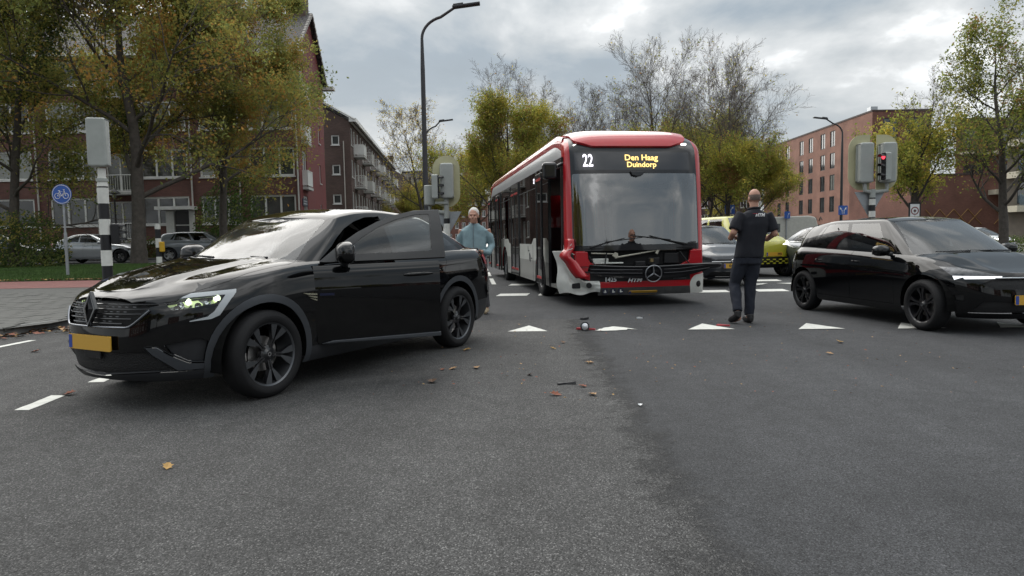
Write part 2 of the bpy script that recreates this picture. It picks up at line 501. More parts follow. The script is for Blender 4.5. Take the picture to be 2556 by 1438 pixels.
    def base_y_at(s, x):
        if x >= s.gxw or x <= s.gxr: return 0.0
        if x > s.gxa:
            q = (x - s.gxa) / (s.gxw - s.gxa); th = math.acos(min(1, q ** (s.gnf / 2))); return interp(s.gyb, s.gxa) * spow(math.sin(th), 2/s.gnf)
        if x < s.gxc:
            q = (x - s.gxc) / (s.gxr - s.gxc); th = math.acos(min(1, q ** (s.gnr / 2))); return interp(s.gyb, s.gxc) * spow(math.sin(th), 2/s.gnr)
        return interp(s.gyb, x)
    def shell(s):
        rows = []
        for i in range(s.nv + 1):
            rows.append([s.low(c, i / s.nv) for c in s.cols])
        for i in range(1, s.nd + 1):
            r = []
            for (x, y, z) in s.E:
                yi = min(s.base_y_at(x), y * 0.999); yy = y + (yi - y) * (i / s.nd)
                r.append((x, yy, s.deckz(x, yy)))
            rows.append(r)
        return grid_bm(rows, flip=s.flipA)
    flipA = False; flipB = False
    def house(s):
        nA, nB, nC = 16, 44, 16
        cols = [('f', i / nA * math.pi / 2) for i in range(nA)] + [('s', i / nB) for i in range(nB + 1)] + [('r', (1 - (i + 1) / nC) * math.pi / 2) for i in range(nC)]
        B = []; T = []
        for c in cols:
            x, y = s.ghbase(c); B.append(Vector((x, y, s.deckz(x, y) - 0.012)))
            x, y = s.ghtop(c); T.append(Vector((x, y, interp(s.zed, x))))
        rows = []
        nv = 14
        for i in range(nv + 1):
            v = i / nv; r = []
            for c, b, t in zip(cols, B, T):
                p = b.lerp(t, v); up = (t - b).normalized()
                o = Vector((math.cos(c[1]), math.sin(c[1]), 0)) if c[0] == 'f' else Vector((-math.cos(c[1]), math.sin(c[1]), 0)) if c[0] == 'r' else Vector((0, 1, 0))
                o = (o - up * o.dot(up)).normalized()
                p = p + o * s.bulge * math.sin(math.pi * min(1, v * 0.93 + 0.0))
                r.append(tuple(p) if p.y > 1e-4 else (p.x, 0.0, p.z))
            rows.append(r)
        last = rows[-1]; nd = 12
        for i in range(1, nd + 1):
            r = []
            for (x, y, z) in last:
                yy = y * (1 - i / nd) ** 1.0; zr = interp(s.zroof, x)
                rr = (yy / y) if y > 1e-4 else 0
                r.append((x, yy, z + (zr - z) * (1 - rr ** 2.2) if y > 1e-4 else z + (zr - z)))
            rows.append(r)
        return grid_bm(rows, flip=s.flipB)

def circle(cx, cz, r, n=40, a0=0.0, a1=2*math.pi):
    return [(cx + r * math.cos(a0 + (a1 - a0) * i / n), cz + r * math.sin(a0 + (a1 - a0) * i / n)) for i in range(n)]
def rounded(poly, r=0.03, k=3):
    """round a polygon's corners"""
    out = []; n = len(poly)
    for i in range(n):
        p0, p, p1 = Vector(poly[i-1]), Vector(poly[i]), Vector(poly[(i+1) % n])
        a = (p0 - p); b = (p1 - p); d = min(r, a.length * 0.45, b.length * 0.45)
        A = p + a.normalized() * d; Bq = p + b.normalized() * d
        for j in range(k + 1):
            t = j / k; out.append(tuple((A * (1-t)**2 + p * 2*t*(1-t) + Bq * t*t)))
    return out

MBLACK = lambda: mat('car_black_plastic', (0.022, 0.023, 0.026), 0.55, spec=0.4, var=0.15, vscale=20, bump=0.05, bscale=400)
MARCH = lambda: mat('wheel_well_liner', (0.006, 0.006, 0.006), 0.9, spec=0.1)
MTYRE = lambda: mat('tyre_rubber', (0.012, 0.012, 0.013), 0.75, spec=0.3, var=0.2, vscale=30)
MCHROME = lambda: mat('chrome', (0.75, 0.76, 0.78), 0.12, metal=1.0)
MPLATE = lambda: mat('yellow_plate', (0.60, 0.34, 0.035), 0.4, coat=0.3)
MPBLUE = lambda: mat('plate_blue_band', (0.02, 0.06, 0.32), 0.4)
MINK = lambda: mat('plate_ink', (0.01, 0.01, 0.012), 0.5)
def wheel(parent, x, y, r, width, rimr, rim_m, style='y5', face_m=None, seg=44):
    """wheel with axle along y at (x, y), outer face towards sign(y)"""
    sg = 1 if y > 0 else -1
    w = empty('wheel', (x, y, r), 0.0, parent)
    M = Matrix.Rotation(-math.pi/2 * sg, 4, 'X')      # lathe axis z -> outward y
    t = MB(); h = width / 2
    t.lathe([(rimr, -h+0.02), (rimr+0.012, -h), (r-0.035, -h), (r-0.012, -h+0.02), (r, -h+0.05), (r, h-0.05), (r-0.012, h-0.018), (r-0.04, h+0.002), ((r+rimr)/2, h+0.006), (rimr+0.012, h), (rimr, h-0.014)], seg, M)
    t.build('tyre', MTYRE(), w, 50)
    g = MB(); g.lathe([(rimr+0.001, h-0.012), (rimr-0.012, h-0.02), (rimr-0.02, h-0.05), (rimr-0.03, -h+0.03), (rimr, -h+0.02)], seg, M)
    g.build('rim_barrel', face_m or rim_m, w, 40)
    d = MB(); d.lathe([(0.01, 0.0), (0.14, 0.0), (0.14, -0.02)], 28, M); d.build('brake_disc', mat('brake_disc_steel', (0.35, 0.34, 0.33), 0.35, metal=0.9), w, 30)
    sp = MB(); n = 5
    T = lambda pts, z: [tuple(M @ Vector((a, b, z))) for a, b in pts]
    def spoke(ang, pr, z0, z1, mi=0):
        ca, sa = math.cos(ang), math.sin(ang)
        rp = [(p[0]*ca - p[1]*sa, p[0]*sa + p[1]*ca) for p in pr]
        b = len(sp.v); zz = [z0, z1]; k = len(rp)
        for z in (-0.035, 0.0):
            for (a, c), q in zip(rp, pr):
                rr = math.hypot(a, c); dz = h - 0.022 - 0.022 * (1 - min(1, rr / rimr)) + z + (z0 if z == 0 else 0)
                sp.v.append(tuple(M @ Vector((a, c, dz))))
        sp.f.append(tuple(b + k + i for i in range(k))); sp.mi.append(mi)
        for i in range(k):
            j = (i + 1) % k; sp.f.append((b + i, b + j, b + k + j, b + k + i)); sp.mi.append(0)
    for i in range(n):
        a = 2 * math.pi * i / n + math.pi / 2 + 0.15
        if style == 'y5':     # spokes that fork into two blades
            spoke(a, [(0.03, -0.016), (rimr*0.55, -0.020), (rimr*0.55, -0.004), (0.03, -0.002)], 0, 0)
            spoke(a, [(0.03, 0.002), (rimr*0.55, 0.004), (rimr*0.55, 0.020), (0.03, 0.016)], 0, 0)
            spoke(a, [(rimr*0.5, -0.020), (rimr*0.74, -0.062), (rimr*0.97, -0.095), (rimr*0.985, -0.028), (rimr*0.75, -0.014), (rimr*0.5, -0.004)], 0.002, 0, 1)
            spoke(a, [(rimr*0.5, 0.004), (rimr*0.75, 0.014), (rimr*0.985, 0.028), (rimr*0.97, 0.095), (rimr*0.74, 0.062), (rimr*0.5, 0.020)], 0.002, 0, 1)
        elif style == 'v5':
            spoke(a, [(0.04, -0.024), (rimr*0.6, -0.03), (rimr*0.97, -0.075), (rimr*0.98, -0.02), (rimr*0.6, -0.006), (0.04, -0.004)], 0, 0, 1)
            spoke(a, [(0.04, 0.004), (rimr*0.6, 0.006), (rimr*0.98, 0.02), (rimr*0.97, 0.075), (rimr*0.6, 0.03), (0.04, 0.024)], 0, 0, 1)
        else:
            spoke(a, [(0.04, -0.03), (rimr*0.97, -0.045), (rimr*0.97, 0.045), (0.04, 0.03)], 0, 0, 1)
    sp.build('spokes', [rim_m, face_m or rim_m], w)
    hb = MB(); hb.lathe([(0.0005, h-0.026), (0.026, h-0.028), (0.034, h-0.036), (0.07, h-0.045), (0.072, h-0.08)], 24, M); hb.build('hub_cap', rim_m, w, 40)
    if style in ('y5', 'v5'):
        lg = MB(); lg.lathe([(0.011, h-0.0245), (0.017, h-0.0245)], 16, M); lg.build('hub_emblem', MCHROME(), w)
    return w
def arch_liner(parent, x, r, W, sg):
    """dark tub inside a wheel arch"""
    m = MB(); P = []
    for i in range(17):
        a = math.pi * i / 16 * 1.1 - 0.05 * math.pi
        P.append([(x + r * math.cos(a), sg * W, max(0.12, 0.33 + r * math.sin(a))), (x + r * math.cos(a), sg * (W - 0.34), max(0.12, 0.33 + r * math.sin(a)))])
    m.grid(P); c = (x, sg * (W - 0.34), 0.33)
    for a, b in zip(P, P[1:]): m.poly([a[1], b[1], c])
    return m.build('wheel_well', MARCH(), parent)
def plate(parent, pos, xd, nd, s, w=0.52, h=0.11, blur=False):
    e = MB(); e.prism(rounded([(-w/2, -h/2), (w/2, -h/2), (w/2, h/2), (-w/2, h/2)], 0.01, 2), 0.0, 0.008)
    o = e.build('number_plate', MPLATE(), parent); o.matrix_local = frame_m(pos, xd, nd)
    b = MB(); b.box((-w/2 + 0.024, 0, 0.0085), (0.040, h - 0.012, 0.003)); b.build('blue_band', MPBLUE(), o)
    if s: text('plate_lettering', s, h * 0.9, MINK(), Matrix.Translation((0.02, 0, 0.009)), o, extrude=0.0008, bold=0.002)
    return o
# ------------------------------------------------------------------ ground, roads, kerbs, markings
def asphalt(name, base, stone, scale, contrast, bumpd, rough=0.85):
    m = bpy.data.materials.new(name); m.use_nodes = True; MATS[name] = m; nt = m.node_tree; N = nt.nodes; L = nt.links; b = N['Principled BSDF']
    tc = N.new('ShaderNodeTexCoord')
    def tex(t, sc, **k):
        n = N.new(t); n.inputs['Scale'].default_value = sc; L.new(tc.outputs['Object'], n.inputs['Vector'])
        for a, v in k.items(): n.inputs[a].default_value = v
        return n
    v = tex('ShaderNodeTexVoronoi', scale); v.feature = 'F1'
    r = N.new('ShaderNodeValToRGB'); L.new(v.outputs['Color'], r.inputs[0]); e = r.color_ramp.elements
    e[0].position = 0.08; e[0].color = (*[c * 0.28 for c in base], 1); e[1].position = 0.97; e[1].color = (*stone, 1)
    q = e.new(0.45); q.color = (*base, 1); q = e.new(0.72); q.color = (*[c * (1 + contrast) for c in base], 1)
    fine = tex('ShaderNodeTexNoise', 260, Detail=3, Roughness=0.7); big = tex('ShaderNodeTexNoise', 0.55, Detail=6, Roughness=0.62, Distortion=0.4); mid = tex('ShaderNodeTexNoise', 6, Detail=5)
    def mul(col, fac, lo, hi, c0=0.3, c1=0.7):
        mr = N.new('ShaderNodeMapRange'); L.new(fac, mr.inputs[0]); mr.inputs[1].default_value = c0; mr.inputs[2].default_value = c1; mr.inputs[3].default_value = lo; mr.inputs[4].default_value = hi
        mx = N.new('ShaderNodeVectorMath'); mx.operation = 'SCALE'; L.new(col, mx.inputs[0]); L.new(mr.outputs[0], mx.inputs['Scale']); return mx.outputs[0]
    trk = N.new('ShaderNodeTexNoise'); trk.inputs['Scale'].default_value = 1.0; trk.inputs['Detail'].default_value = 5; mpp = N.new('ShaderNodeMapping'); mpp.inputs['Scale'].default_value = (1.6, 0.16, 1); mpp.inputs['Rotation'].default_value = (0, 0, 0.5); L.new(tc.outputs['Object'], mpp.inputs[0]); L.new(mpp.outputs[0], trk.inputs['Vector'])
    c = mul(r.outputs[0], trk.outputs['Fac'], 0.84, 1.14); c = mul(c, big.outputs['Fac'], 0.78, 1.20); c = mul(c, mid.outputs['Fac'], 0.86, 1.12); c = mul(c, fine.outputs['Fac'], 0.7, 1.3)
    L.new(c, b.inputs['Base Color']); b.inputs['Roughness'].default_value = rough; b.inputs['Specular IOR Level'].default_value = 0.35
    bp = N.new('ShaderNodeBump'); bp.inputs['Strength'].default_value = 0.6; bp.inputs['Distance'].default_value = bumpd; L.new(v.outputs['Distance'], bp.inputs['Height'])
    bp.invert = True; L.new(bp.outputs[0], b.inputs['Normal'])
    return m
ASPH = asphalt('dark_asphalt', (0.039, 0.0402, 0.043), (0.115, 0.117, 0.122), 190, 0.42, 0.004)
ASPH2 = asphalt('coarse_asphalt', (0.045, 0.0448, 0.0445), (0.20, 0.197, 0.193), 175, 0.55, 0.005)
def _fray(m):       # the old surface wears out into the newer one along the seam
    nt = m.node_tree; N = nt.nodes; L = nt.links; o = N['Material Output']; b = N['Principled BSDF']; tc = N.new('ShaderNodeTexCoord'); sp = N.new('ShaderNodeSeparateXYZ'); L.new(tc.outputs['Object'], sp.inputs[0])
    def ma(op, a, c):
        n = N.new('ShaderNodeMath'); n.operation = op; n.use_clamp = op == 'DIVIDE'
        for i, v in enumerate((a, c)):
            if isinstance(v, float): n.inputs[i].default_value = v
            else: L.new(v, n.inputs[i])
        return n.outputs[0]
    nz = N.new('ShaderNodeTexNoise'); nz.inputs['Scale'].default_value = 3.0; nz.inputs['Detail'].default_value = 9; nz.inputs['Roughness'].default_value = 0.75; L.new(tc.outputs['Object'], nz.inputs['Vector'])
    d = ma('SUBTRACT', ma('ADD', ma('MULTIPLY', sp.outputs[1], 0.02), 0.98), sp.outputs[0])
    fac = ma('DIVIDE', ma('ADD', d, ma('MULTIPLY', ma('SUBTRACT', nz.outputs['Fac'], 0.62), 0.9)), 0.30)
    tr = N.new('ShaderNodeBsdfTransparent'); mx = N.new('ShaderNodeMixShader'); L.new(fac, mx.inputs[0]); L.new(tr.outputs[0], mx.inputs[1]); L.new(b.outputs[0], mx.inputs[2]); L.new(mx.outputs[0], o.inputs[0])
_fray(ASPH2)
PAINTW = mat('road_paint', (0.60, 0.60, 0.56), 0.7, var=0.16, vscale=14, bump=0.3, bscale=120)
CONC = mat('pavement_concrete', (0.085, 0.085, 0.079), 0.85, var=0.18, vscale=3, bump=0.15, bscale=80)
TILE = mat('paving_tile', (0.092, 0.092, 0.085), 0.85, var=0.28, vscale=2.2, bump=0.15, bscale=90)
REDP = mat('red_asphalt', (0.20, 0.085, 0.075), 0.85, var=0.2, vscale=5, bump=0.2, bscale=150)
KERB = mat('kerb_concrete', (0.15, 0.15, 0.145), 0.85, var=0.3, vscale=5)
SOIL = mat('soil', (0.05, 0.042, 0.030), 0.95, var=0.3, vscale=3)
def zl(Y): return 0.12 + 0.30 * min(1.0, max(0.0, (Y - 10) / 18.0))
def sheet(name, x0, x1, y0, y1, m, dz=0.0, zf=None, nx=1, ny=1):
    g = MB(); g.grid([[(x0 + (x1 - x0) * i / nx, y0 + (y1 - y0) * j / ny, (zf(y0 + (y1 - y0) * j / ny) if zf else 0.0) + dz) for i in range(nx + 1)] for j in range(ny + 1)])
    return struct(g.build(name, m))
sheet('road', -400, 500, -300, 900, ASPH)
# older coarse asphalt up to the seam, with a frayed edge
_p = MB(); _pts = []
for i in range(60):
    Y = -12 + 22.25 * i / 59; _pts.append((1.02 + 0.02 * Y + 0.04 * mnoise.noise(Vector((0, Y * 1.7, 3))) + 0.02 * mnoise.noise(Vector((5, Y * 9, 3))), Y, 0.004))
for i in range(50): X = 1.22 - 8.0 * i / 49; _pts.append((X, 10.25 + 0.05 * mnoise.noise(Vector((X * 1.4, 7, 0))), 0.004))
_pts += [(-30, 10.25, 0.004), (-30, -12, 0.004)]
_p.poly(_pts); struct(_p.build('road_surface_patch', ASPH2))
def paint(name, pts, label, cat='road marking', group=None, wear=0.0, z=0.008):
    p = MB(); q = []
    n = len(pts)
    for i in range(n):       # slightly uneven painted edge
        a, b = Vector(pts[i]), Vector(pts[(i+1) % n]); k = max(2, int((b - a).length / 0.05))
        for j in range(k):
            c = a.lerp(b, j / k); d = (b - a).normalized(); o = mnoise.noise(Vector((c.x * 9, c.y * 9, 2))) * (0.008 + wear)
            q.append((c.x - d.y * o, c.y + d.x * o, z))
    p.poly(q); return tag(p.build(name, PAINTW), label, cat, group)
_tri = [(-0.07, 0.23, 0.46, 8.95, 9.53), (2.27, 2.62, 2.87, 8.84, 9.42), (3.65, 3.99, 4.23, 8.70, 9.27), (4.86, 5.22, 5.46, 8.60, 9.16), (6.10, 6.44, 6.70, 8.52, 9.06)]
_tl = ['white give way triangle beside the black crossover', 'white give way triangle just behind the walking man, red shard on it', 'white give way triangle between the walking man and the black hatchback', 'white give way triangle partly under the black hatchback front wheel', 'white give way triangle under the black hatchback bumper']
for (a, b, c, y0, y1), l in zip(_tri, _tl): paint('give_way_triangle', [(a, y0), (c, y0 - 0.03), (b, y1)], l, group='give way triangles across the road')
paint('give_way_triangle', [(1.07, 8.88), (1.30, 8.86), (1.48, 8.93), (1.52, 9.02), (1.65, 8.92), (1.58, 9.05), (1.45, 9.22), (1.36, 9.28), (1.22, 9.13)], 'worn chipped give way triangle touching the red strip of debris', group='give way triangles across the road', wear=0.03)
for x, lab in ((-0.35, 'white crossing block left of the bus front wheel'), (0.55, 'white crossing block tucked under the open bus door'), (4.0, 'white crossing block between the bus corner and the walking man'), (5.27, 'white crossing block right beside the walking man shins'), (6.5, 'white crossing block by the rear wheel of the black hatchback')):
    paint('crossing_block', [(x, 14.62), (x + 0.66, 14.60), (x + 0.75, 15.22), (x + 0.09, 15.24)], lab, group='crossing blocks level with the bus front wheel')
for x, lab in ((-0.6, 'far white crossing block beside the bus middle door'), (3.4, 'far white crossing block under the small dark hatchback'), (5.9, 'far white crossing block in front of the lime yellow van'), (7.2, 'far white crossing block in front of the slate blue saloon')):
    paint('crossing_block', [(x + 0.5, 17.9), (x + 1.16, 17.88), (x + 1.25, 18.5), (x + 0.59, 18.52)], lab, group='crossing blocks beyond the bus front')
for k, x in enumerate((5.5, 6.7)):
    paint('give_way_triangle', [(x + 0.35, 16.4), (x + 0.9, 17.1), (x - 0.1, 17.1)], 'small white triangle on the road behind the walking man', group='far give way triangles')
paint('lane_dash', [(-3.73, 5.05), (-3.61, 5.04), (-3.66, 5.53), (-3.78, 5.54)], 'white lane dash left of the crossover front bumper', group='dashes in front of the crossover')
paint('lane_dash', [(-3.80, 6.05), (-3.66, 6.05), (-3.71, 6.55), (-3.84, 6.55)], 'white lane dash half hidden under the crossover nose', group='dashes in front of the crossover')
paint('lane_dash', [(-6.35, 8.30), (-6.25, 8.30), (-6.22, 8.9), (-6.32, 8.9)], 'thin white line beside the leafy kerb', group='dashes in front of the crossover')
_lx = lambda Y: -0.72 - 0.137 * (Y - 22.6) * 0.42
for k in range(7): paint('lane_dash', [(_lx(18.5 + 4.2 * k) - 0.06, 18.5 + 4.2 * k), (_lx(18.5 + 4.2 * k) + 0.06, 18.5 + 4.2 * k), (_lx(21.3 + 4.2 * k) + 0.06, 21.3 + 4.2 * k), (_lx(21.3 + 4.2 * k) - 0.06, 21.3 + 4.2 * k)], 'white lane line on the street beside the bus', group='lane lines beside the bus')
for k, (x, y) in enumerate(((12.5, 14.5), (14.2, 14.9), (15.9, 15.4))): paint('crossing_block', [(x, y), (x + 1.1, y), (x + 1.2, y + 0.7), (x + 0.1, y + 0.7)], 'white zebra bar beyond the black hatchback bonnet', group='zebra bars at the right')
# raised left side: pavement, cycle path, grass, side street
KC = [(-40, 7.0), (-20, 7.15), (-12, 7.5), (-9.2, 8.0), (-7.8, 8.55), (-7.0, 9.2), (-6.72, 9.9), (-6.68, 10.8), (-6.75, 13), (-7.0, 18), (-7.5, 28), (-9.5, 45), (-13.0, 75), (-17, 110)]
def kx(Y):
    pts = [(y, x) for x, y in KC if y >= 8.5]
    return lin(pts, Y)
_pv = MB(); _low = [(x, y) for x, y in KC]
_poly = []
for (x, y) in _low[:10]: _poly.append((x, y, zl(y) - 0.006))
_poly += [(kx(16.6), 16.6, zl(16.6) - 0.006), (-40, 16.6, zl(16.6) - 0.006)]
for i in range(30):
    y0 = 7.0 + 9.7 * i / 30; y1 = 7.0 + 9.7 * (i + 1) / 30
    def xk(Y):
        pts = sorted([(y, x) for x, y in KC if x <= -6.67 and y <= 11]); return lin(pts, Y) if Y < 10.8 else kx(Y)
    _pv.quad((-60, y0, zl(y0) - 0.006), (xk(y0), y0, zl(y0) - 0.006), (xk(y1), y1, zl(y1) - 0.006), (-60, y1, zl(y1) - 0.006))
pav = struct(_pv.build('pavement', CONC))
_tm = MB(); _tm.box((0, 0, 0), (0.294, 0.294, 0.05)); _tme = _tm.mesh('paving_tile'); _tme.materials.append(TILE); random.seed(5); _nt = 0
for j in range(26):
    for i in range(14):
        X = -6.95 - 0.30 * i - (0.15 if j % 2 else 0); Y = 9.2 + 0.30 * j
        if X + 0.15 > xk(Y) - 0.06 or X + 0.15 > xk(Y + 0.15) - 0.06 or _nt >= 296: continue
        t = bpy.data.objects.new('paving_tile', _tme); COL.objects.link(t); t.parent = pav; _nt += 1
        t.location = (X, Y, zl(Y) - 0.018 + random.uniform(-0.003, 0.003)); t.rotation_euler = (math.atan(0.30 / 18) + random.uniform(-.008, .008), random.uniform(-.01, .01), random.uniform(-.012, .012))
# kerb stones along the curve
_kc = []
for (x0, y0), (x1, y1) in zip(KC, KC[1:]):
    d = math.hypot(x1 - x0, y1 - y0); n = max(1, int(d / 0.5))
    for i in range(n): t = i / n; _kc.append((x0 + (x1 - x0) * t, y0 + (y1 - y0) * t))
_kc.append(KC[-1]); kerb = empty('kerb', (0, 0, 0)); struct(kerb)
_acc = 0; _seg = [_kc[0]]; _far = MB()
for a, b in zip(_kc, _kc[1:]):
    _seg.append(b); _acc += math.hypot(b[0] - a[0], b[1] - a[1])
    if _acc > 0.98 or b == _kc[-1]:
        p, q = Vector(_seg[0]), Vector(_seg[-1]); d = (q - p); n = Vector((-d.y, d.x)).normalized(); h = zl((p.y + q.y) / 2)
        k = MB(); tgt = k if 7.4 < p.y < 24 else _far; e = d.normalized() * 0.004
        A, B, C, D = p + e, q - e, q - e + n * 0.15, p + e + n * 0.15; z = h + 0.004
        base = len(tgt.v)
        tgt.v += [(A.x, A.y, -0.02), (B.x, B.y, -0.02), (C.x, C.y, -0.02), (D.x, D.y, -0.02), (A.x + n.x * .02, A.y + n.y * .02, z), (B.x + n.x * .02, B.y + n.y * .02, z), (C.x, C.y, z), (D.x, D.y, z)]
        for f in ((4, 5, 6, 7), (0, 1, 5, 4), (1, 2, 6, 5), (2, 3, 7, 6), (3, 0, 4, 7)): tgt.f.append(tuple(base + i for i in f)); tgt.mi.append(0)
        if tgt is k: bevel(k.build('kerb_stone', KERB, kerb), 0.012)
        _acc = 0; _seg = [b]
stuff(_far.build('far_kerb_stones', KERB, kerb))
def strip(name, y0, y1, m, dz, x1f=lambda Y: kx(Y) - 0.12, x0=-90, n=10):
    g = MB()
    for i in range(n):
        a = y0 + (y1 - y0) * i / n; b = y0 + (y1 - y0) * (i + 1) / n
        g.quad((x0, a, zl(a) + dz), (x1f(a), a, zl(a) + dz), (x1f(b), b, zl(b) + dz), (x0, b, zl(b) + dz))
    return struct(g.build(name, m))
strip('cycle_path', 16.6, 19.1, REDP, 0.0)
GRASSM = mat('grass_ground', (0.045, 0.072, 0.018), 0.95, var=0.35, vscale=2.5, bump=0.6, bscale=40)
strip('grass_verge', 19.1, 28.6, GRASSM, 0.012)
strip('side_street', 28.6, 38.5, ASPH, 0.0, lambda Y: kx(Y) - 0.5)
strip('far_pavement', 38.5, 120, CONC, 0.06, lambda Y: kx(Y) - 0.2)
# grass blades on the verge
def blades(name, n, region, zf, h, m, parent=None, seed=1):
    random.seed(seed); V = []; Fc = []
    for i in range(n):
        x = random.uniform(region[0], region[1]); y = random.uniform(region[2], region[3]); z = zf(y)
        a = random.uniform(0, 6.28); hh = h * random.uniform(0.5, 1.4); w = 0.012 + 0.008 * random.random(); lx, ly = random.uniform(-.5, .5) * hh, random.uniform(-.5, .5) * hh
        dx, dy = w * math.cos(a), w * math.sin(a); b = len(V)
        V += [(x - dx, y - dy, z), (x + dx, y + dy, z), (x + lx, y + ly, z + hh)]; Fc.append((b, b + 1, b + 2))
    me = bpy.data.meshes.new(name); me.from_pydata(V, [], Fc); return link(name, me, parent, m)
stuff(tag(blades('grass', 120000, (-26, -7.8, 19.15, 28.5), lambda Y: zl(Y) + 0.01, 0.07, mat('grass_blade', (0.055, 0.105, 0.02), 0.8, var=0.35, vscale=1.2)), 'green grass on the verge behind the cycle path', 'grass'))
# right-hand side pavement, hedge strip ground
_r = MB(); _r.poly([(22, 30, 0.12), (120, 26, 0.12), (160, 140, 0.12), (46.8, 140, 0.12), (40, 60, 0.12), (26, 42, 0.12)]); struct(_r.build('pavement_right', CONC))
_rk = [(22, 30), (26, 42), (40, 60), (46.8, 140)]; _k = MB()
for a, b in list(zip(_rk, _rk[1:])) + [((22, 30), (120, 26))]:
    a, b = Vector(a), Vector(b); n = Vector((-(b - a).y, (b - a).x)).normalized() * 0.08
    _k.quad((a.x - n.x, a.y - n.y, 0), (b.x - n.x, b.y - n.y, 0), (b.x - n.x, b.y - n.y, 0.125), (a.x - n.x, a.y - n.y, 0.125)); _k.quad((a.x - n.x, a.y - n.y, 0.125), (b.x - n.x, b.y - n.y, 0.125), (b.x + n.x, b.y + n.y, 0.125), (a.x + n.x, a.y + n.y, 0.125)); _k.quad((a.x + n.x, a.y + n.y, 0), (b.x + n.x, b.y + n.y, 0), (b.x + n.x, b.y + n.y, 0.125), (a.x + n.x, a.y + n.y, 0.125))
struct(_k.build('kerb_right', KERB))
# ------------------------------------------------------------------ people
def organic(name, mb, m, parent, voxel=0.012, smooth=6, noise=0.0, nscale=0.12, sub=None):
    """fuse overlapping solids into one continuous surface"""
    me = mb.mesh(name); o = bpy.data.objects.new(name, me)
    r = o.modifiers.new('r', 'REMESH'); r.mode = 'VOXEL'; r.voxel_size = voxel; s = o.modifiers.new('s', 'SMOOTH'); s.iterations = smooth; s.factor = 0.5
    n = baked(o); bpy.data.objects.remove(o)
    if noise:
        n.update()
        for v in n.vertices:
            q = Vector((v.co.x, v.co.y, v.co.z * 0.6)) / nscale; a = mnoise.noise(q) * 0.6 + (1 - abs(mnoise.noise(q * 1.3 + Vector((9, 2, 4))))) * 0.5 - 0.35; v.co += v.normal * a * noise
    n.materials.clear(); return link(name, n, parent, m, 180)
def loft(mb, secs, n=20):
    """closed loft through (centre, rx, ry) ellipses lying roughly horizontal"""
    P = []
    for c, rx, ry in secs: P.append([(c[0] + rx * spow(math.cos(t), 0.85), c[1] + ry * spow(math.sin(t), 0.85), c[2]) for t in [2 * math.pi * k / n for k in range(n)]])
    mb.grid(P, closed=True); mb.poly(list(reversed(P[0]))); mb.poly(P[-1])
def ball(mb, c, r, n=16):
    bm = bmesh.new(); bmesh.ops.create_uvsphere(bm, u_segments=n, v_segments=n // 2 + 2, radius=1); b = len(mb.v)
    for i, v in enumerate(bm.verts): v.index = i; mb.v.append((c[0] + v.co.x * r[0], c[1] + v.co.y * r[1], c[2] + v.co.z * r[2]))
    for f in bm.faces: mb.f.append(tuple(b + v.index for v in f.verts)); mb.mi.append(0)
    bm.free()
def hand(mb, wrist, d, palm_n, side, s=1.0):
    """palm, four bent fingers and a thumb from the side of the palm"""
    d = Vector(d).normalized(); pn = Vector(palm_n).normalized(); w = d.cross(pn).normalized() * side; W = Vector(wrist)
    M = Matrix((w, d, pn)).transposed()
    mb.box(tuple(W + d * 0.045 * s), (0.075 * s, 0.09 * s, 0.028 * s), M)
    for k, ln in enumerate((0.066, 0.076, 0.070, 0.054)):
        a = W + d * 0.085 * s + w * (0.028 - 0.019 * k) * s; b = a + d * ln * 0.5 * s + pn * 0.010 * s; c = b + (d * 0.55 + pn * 0.8).normalized() * ln * 0.35 * s; e = c + (d * 0.1 + pn).normalized() * ln * 0.28 * s
        mb.tube([a, b, c, e], [0.0095 * s, 0.009 * s, 0.008 * s, 0.007 * s], 8)
    a = W + d * 0.02 * s + w * 0.036 * s; b = a + (d * 0.5 + w * 0.7 + pn * 0.3).normalized() * 0.042 * s; c = b + (d * 0.85 + pn * 0.5).normalized() * 0.032 * s
    mb.tube([a, b, c], [0.013 * s, 0.011 * s, 0.009 * s], 8)
SKIN = mat('skin', (0.42, 0.225, 0.16), 0.55, var=0.12, vscale=12)
def head(mb, c, fy, tilt=0.0):
    """skull, jaw, nose, brow, ears; fy = +1 faces +y"""
    x, y, z = c
    ball(mb, (x, y - fy * 0.008, z + 0.03), (0.077, 0.097, 0.098)); ball(mb, (x, y + fy * 0.025, z - 0.045), (0.060, 0.070, 0.072)); ball(mb, (x, y + fy * 0.058, z - 0.095), (0.032, 0.030, 0.026))
    mb.tube([(x, y + fy * 0.092, z + 0.012), (x, y + fy * 0.112, z - 0.028), (x, y + fy * 0.096, z - 0.038)], [0.009, 0.015, 0.012], 8)
    ball(mb, (x, y + fy * 0.083, z + 0.028), (0.055, 0.018, 0.012)); ball(mb, (x, y + fy * 0.088, z - 0.066), (0.026, 0.012, 0.010))
    for s in (-1, 1): ball(mb, (x + s * 0.080, y - fy * 0.008, z - 0.008), (0.012, 0.022, 0.034)); ball(mb, (x + s * 0.045, y + fy * 0.062, z - 0.030), (0.022, 0.024, 0.022))
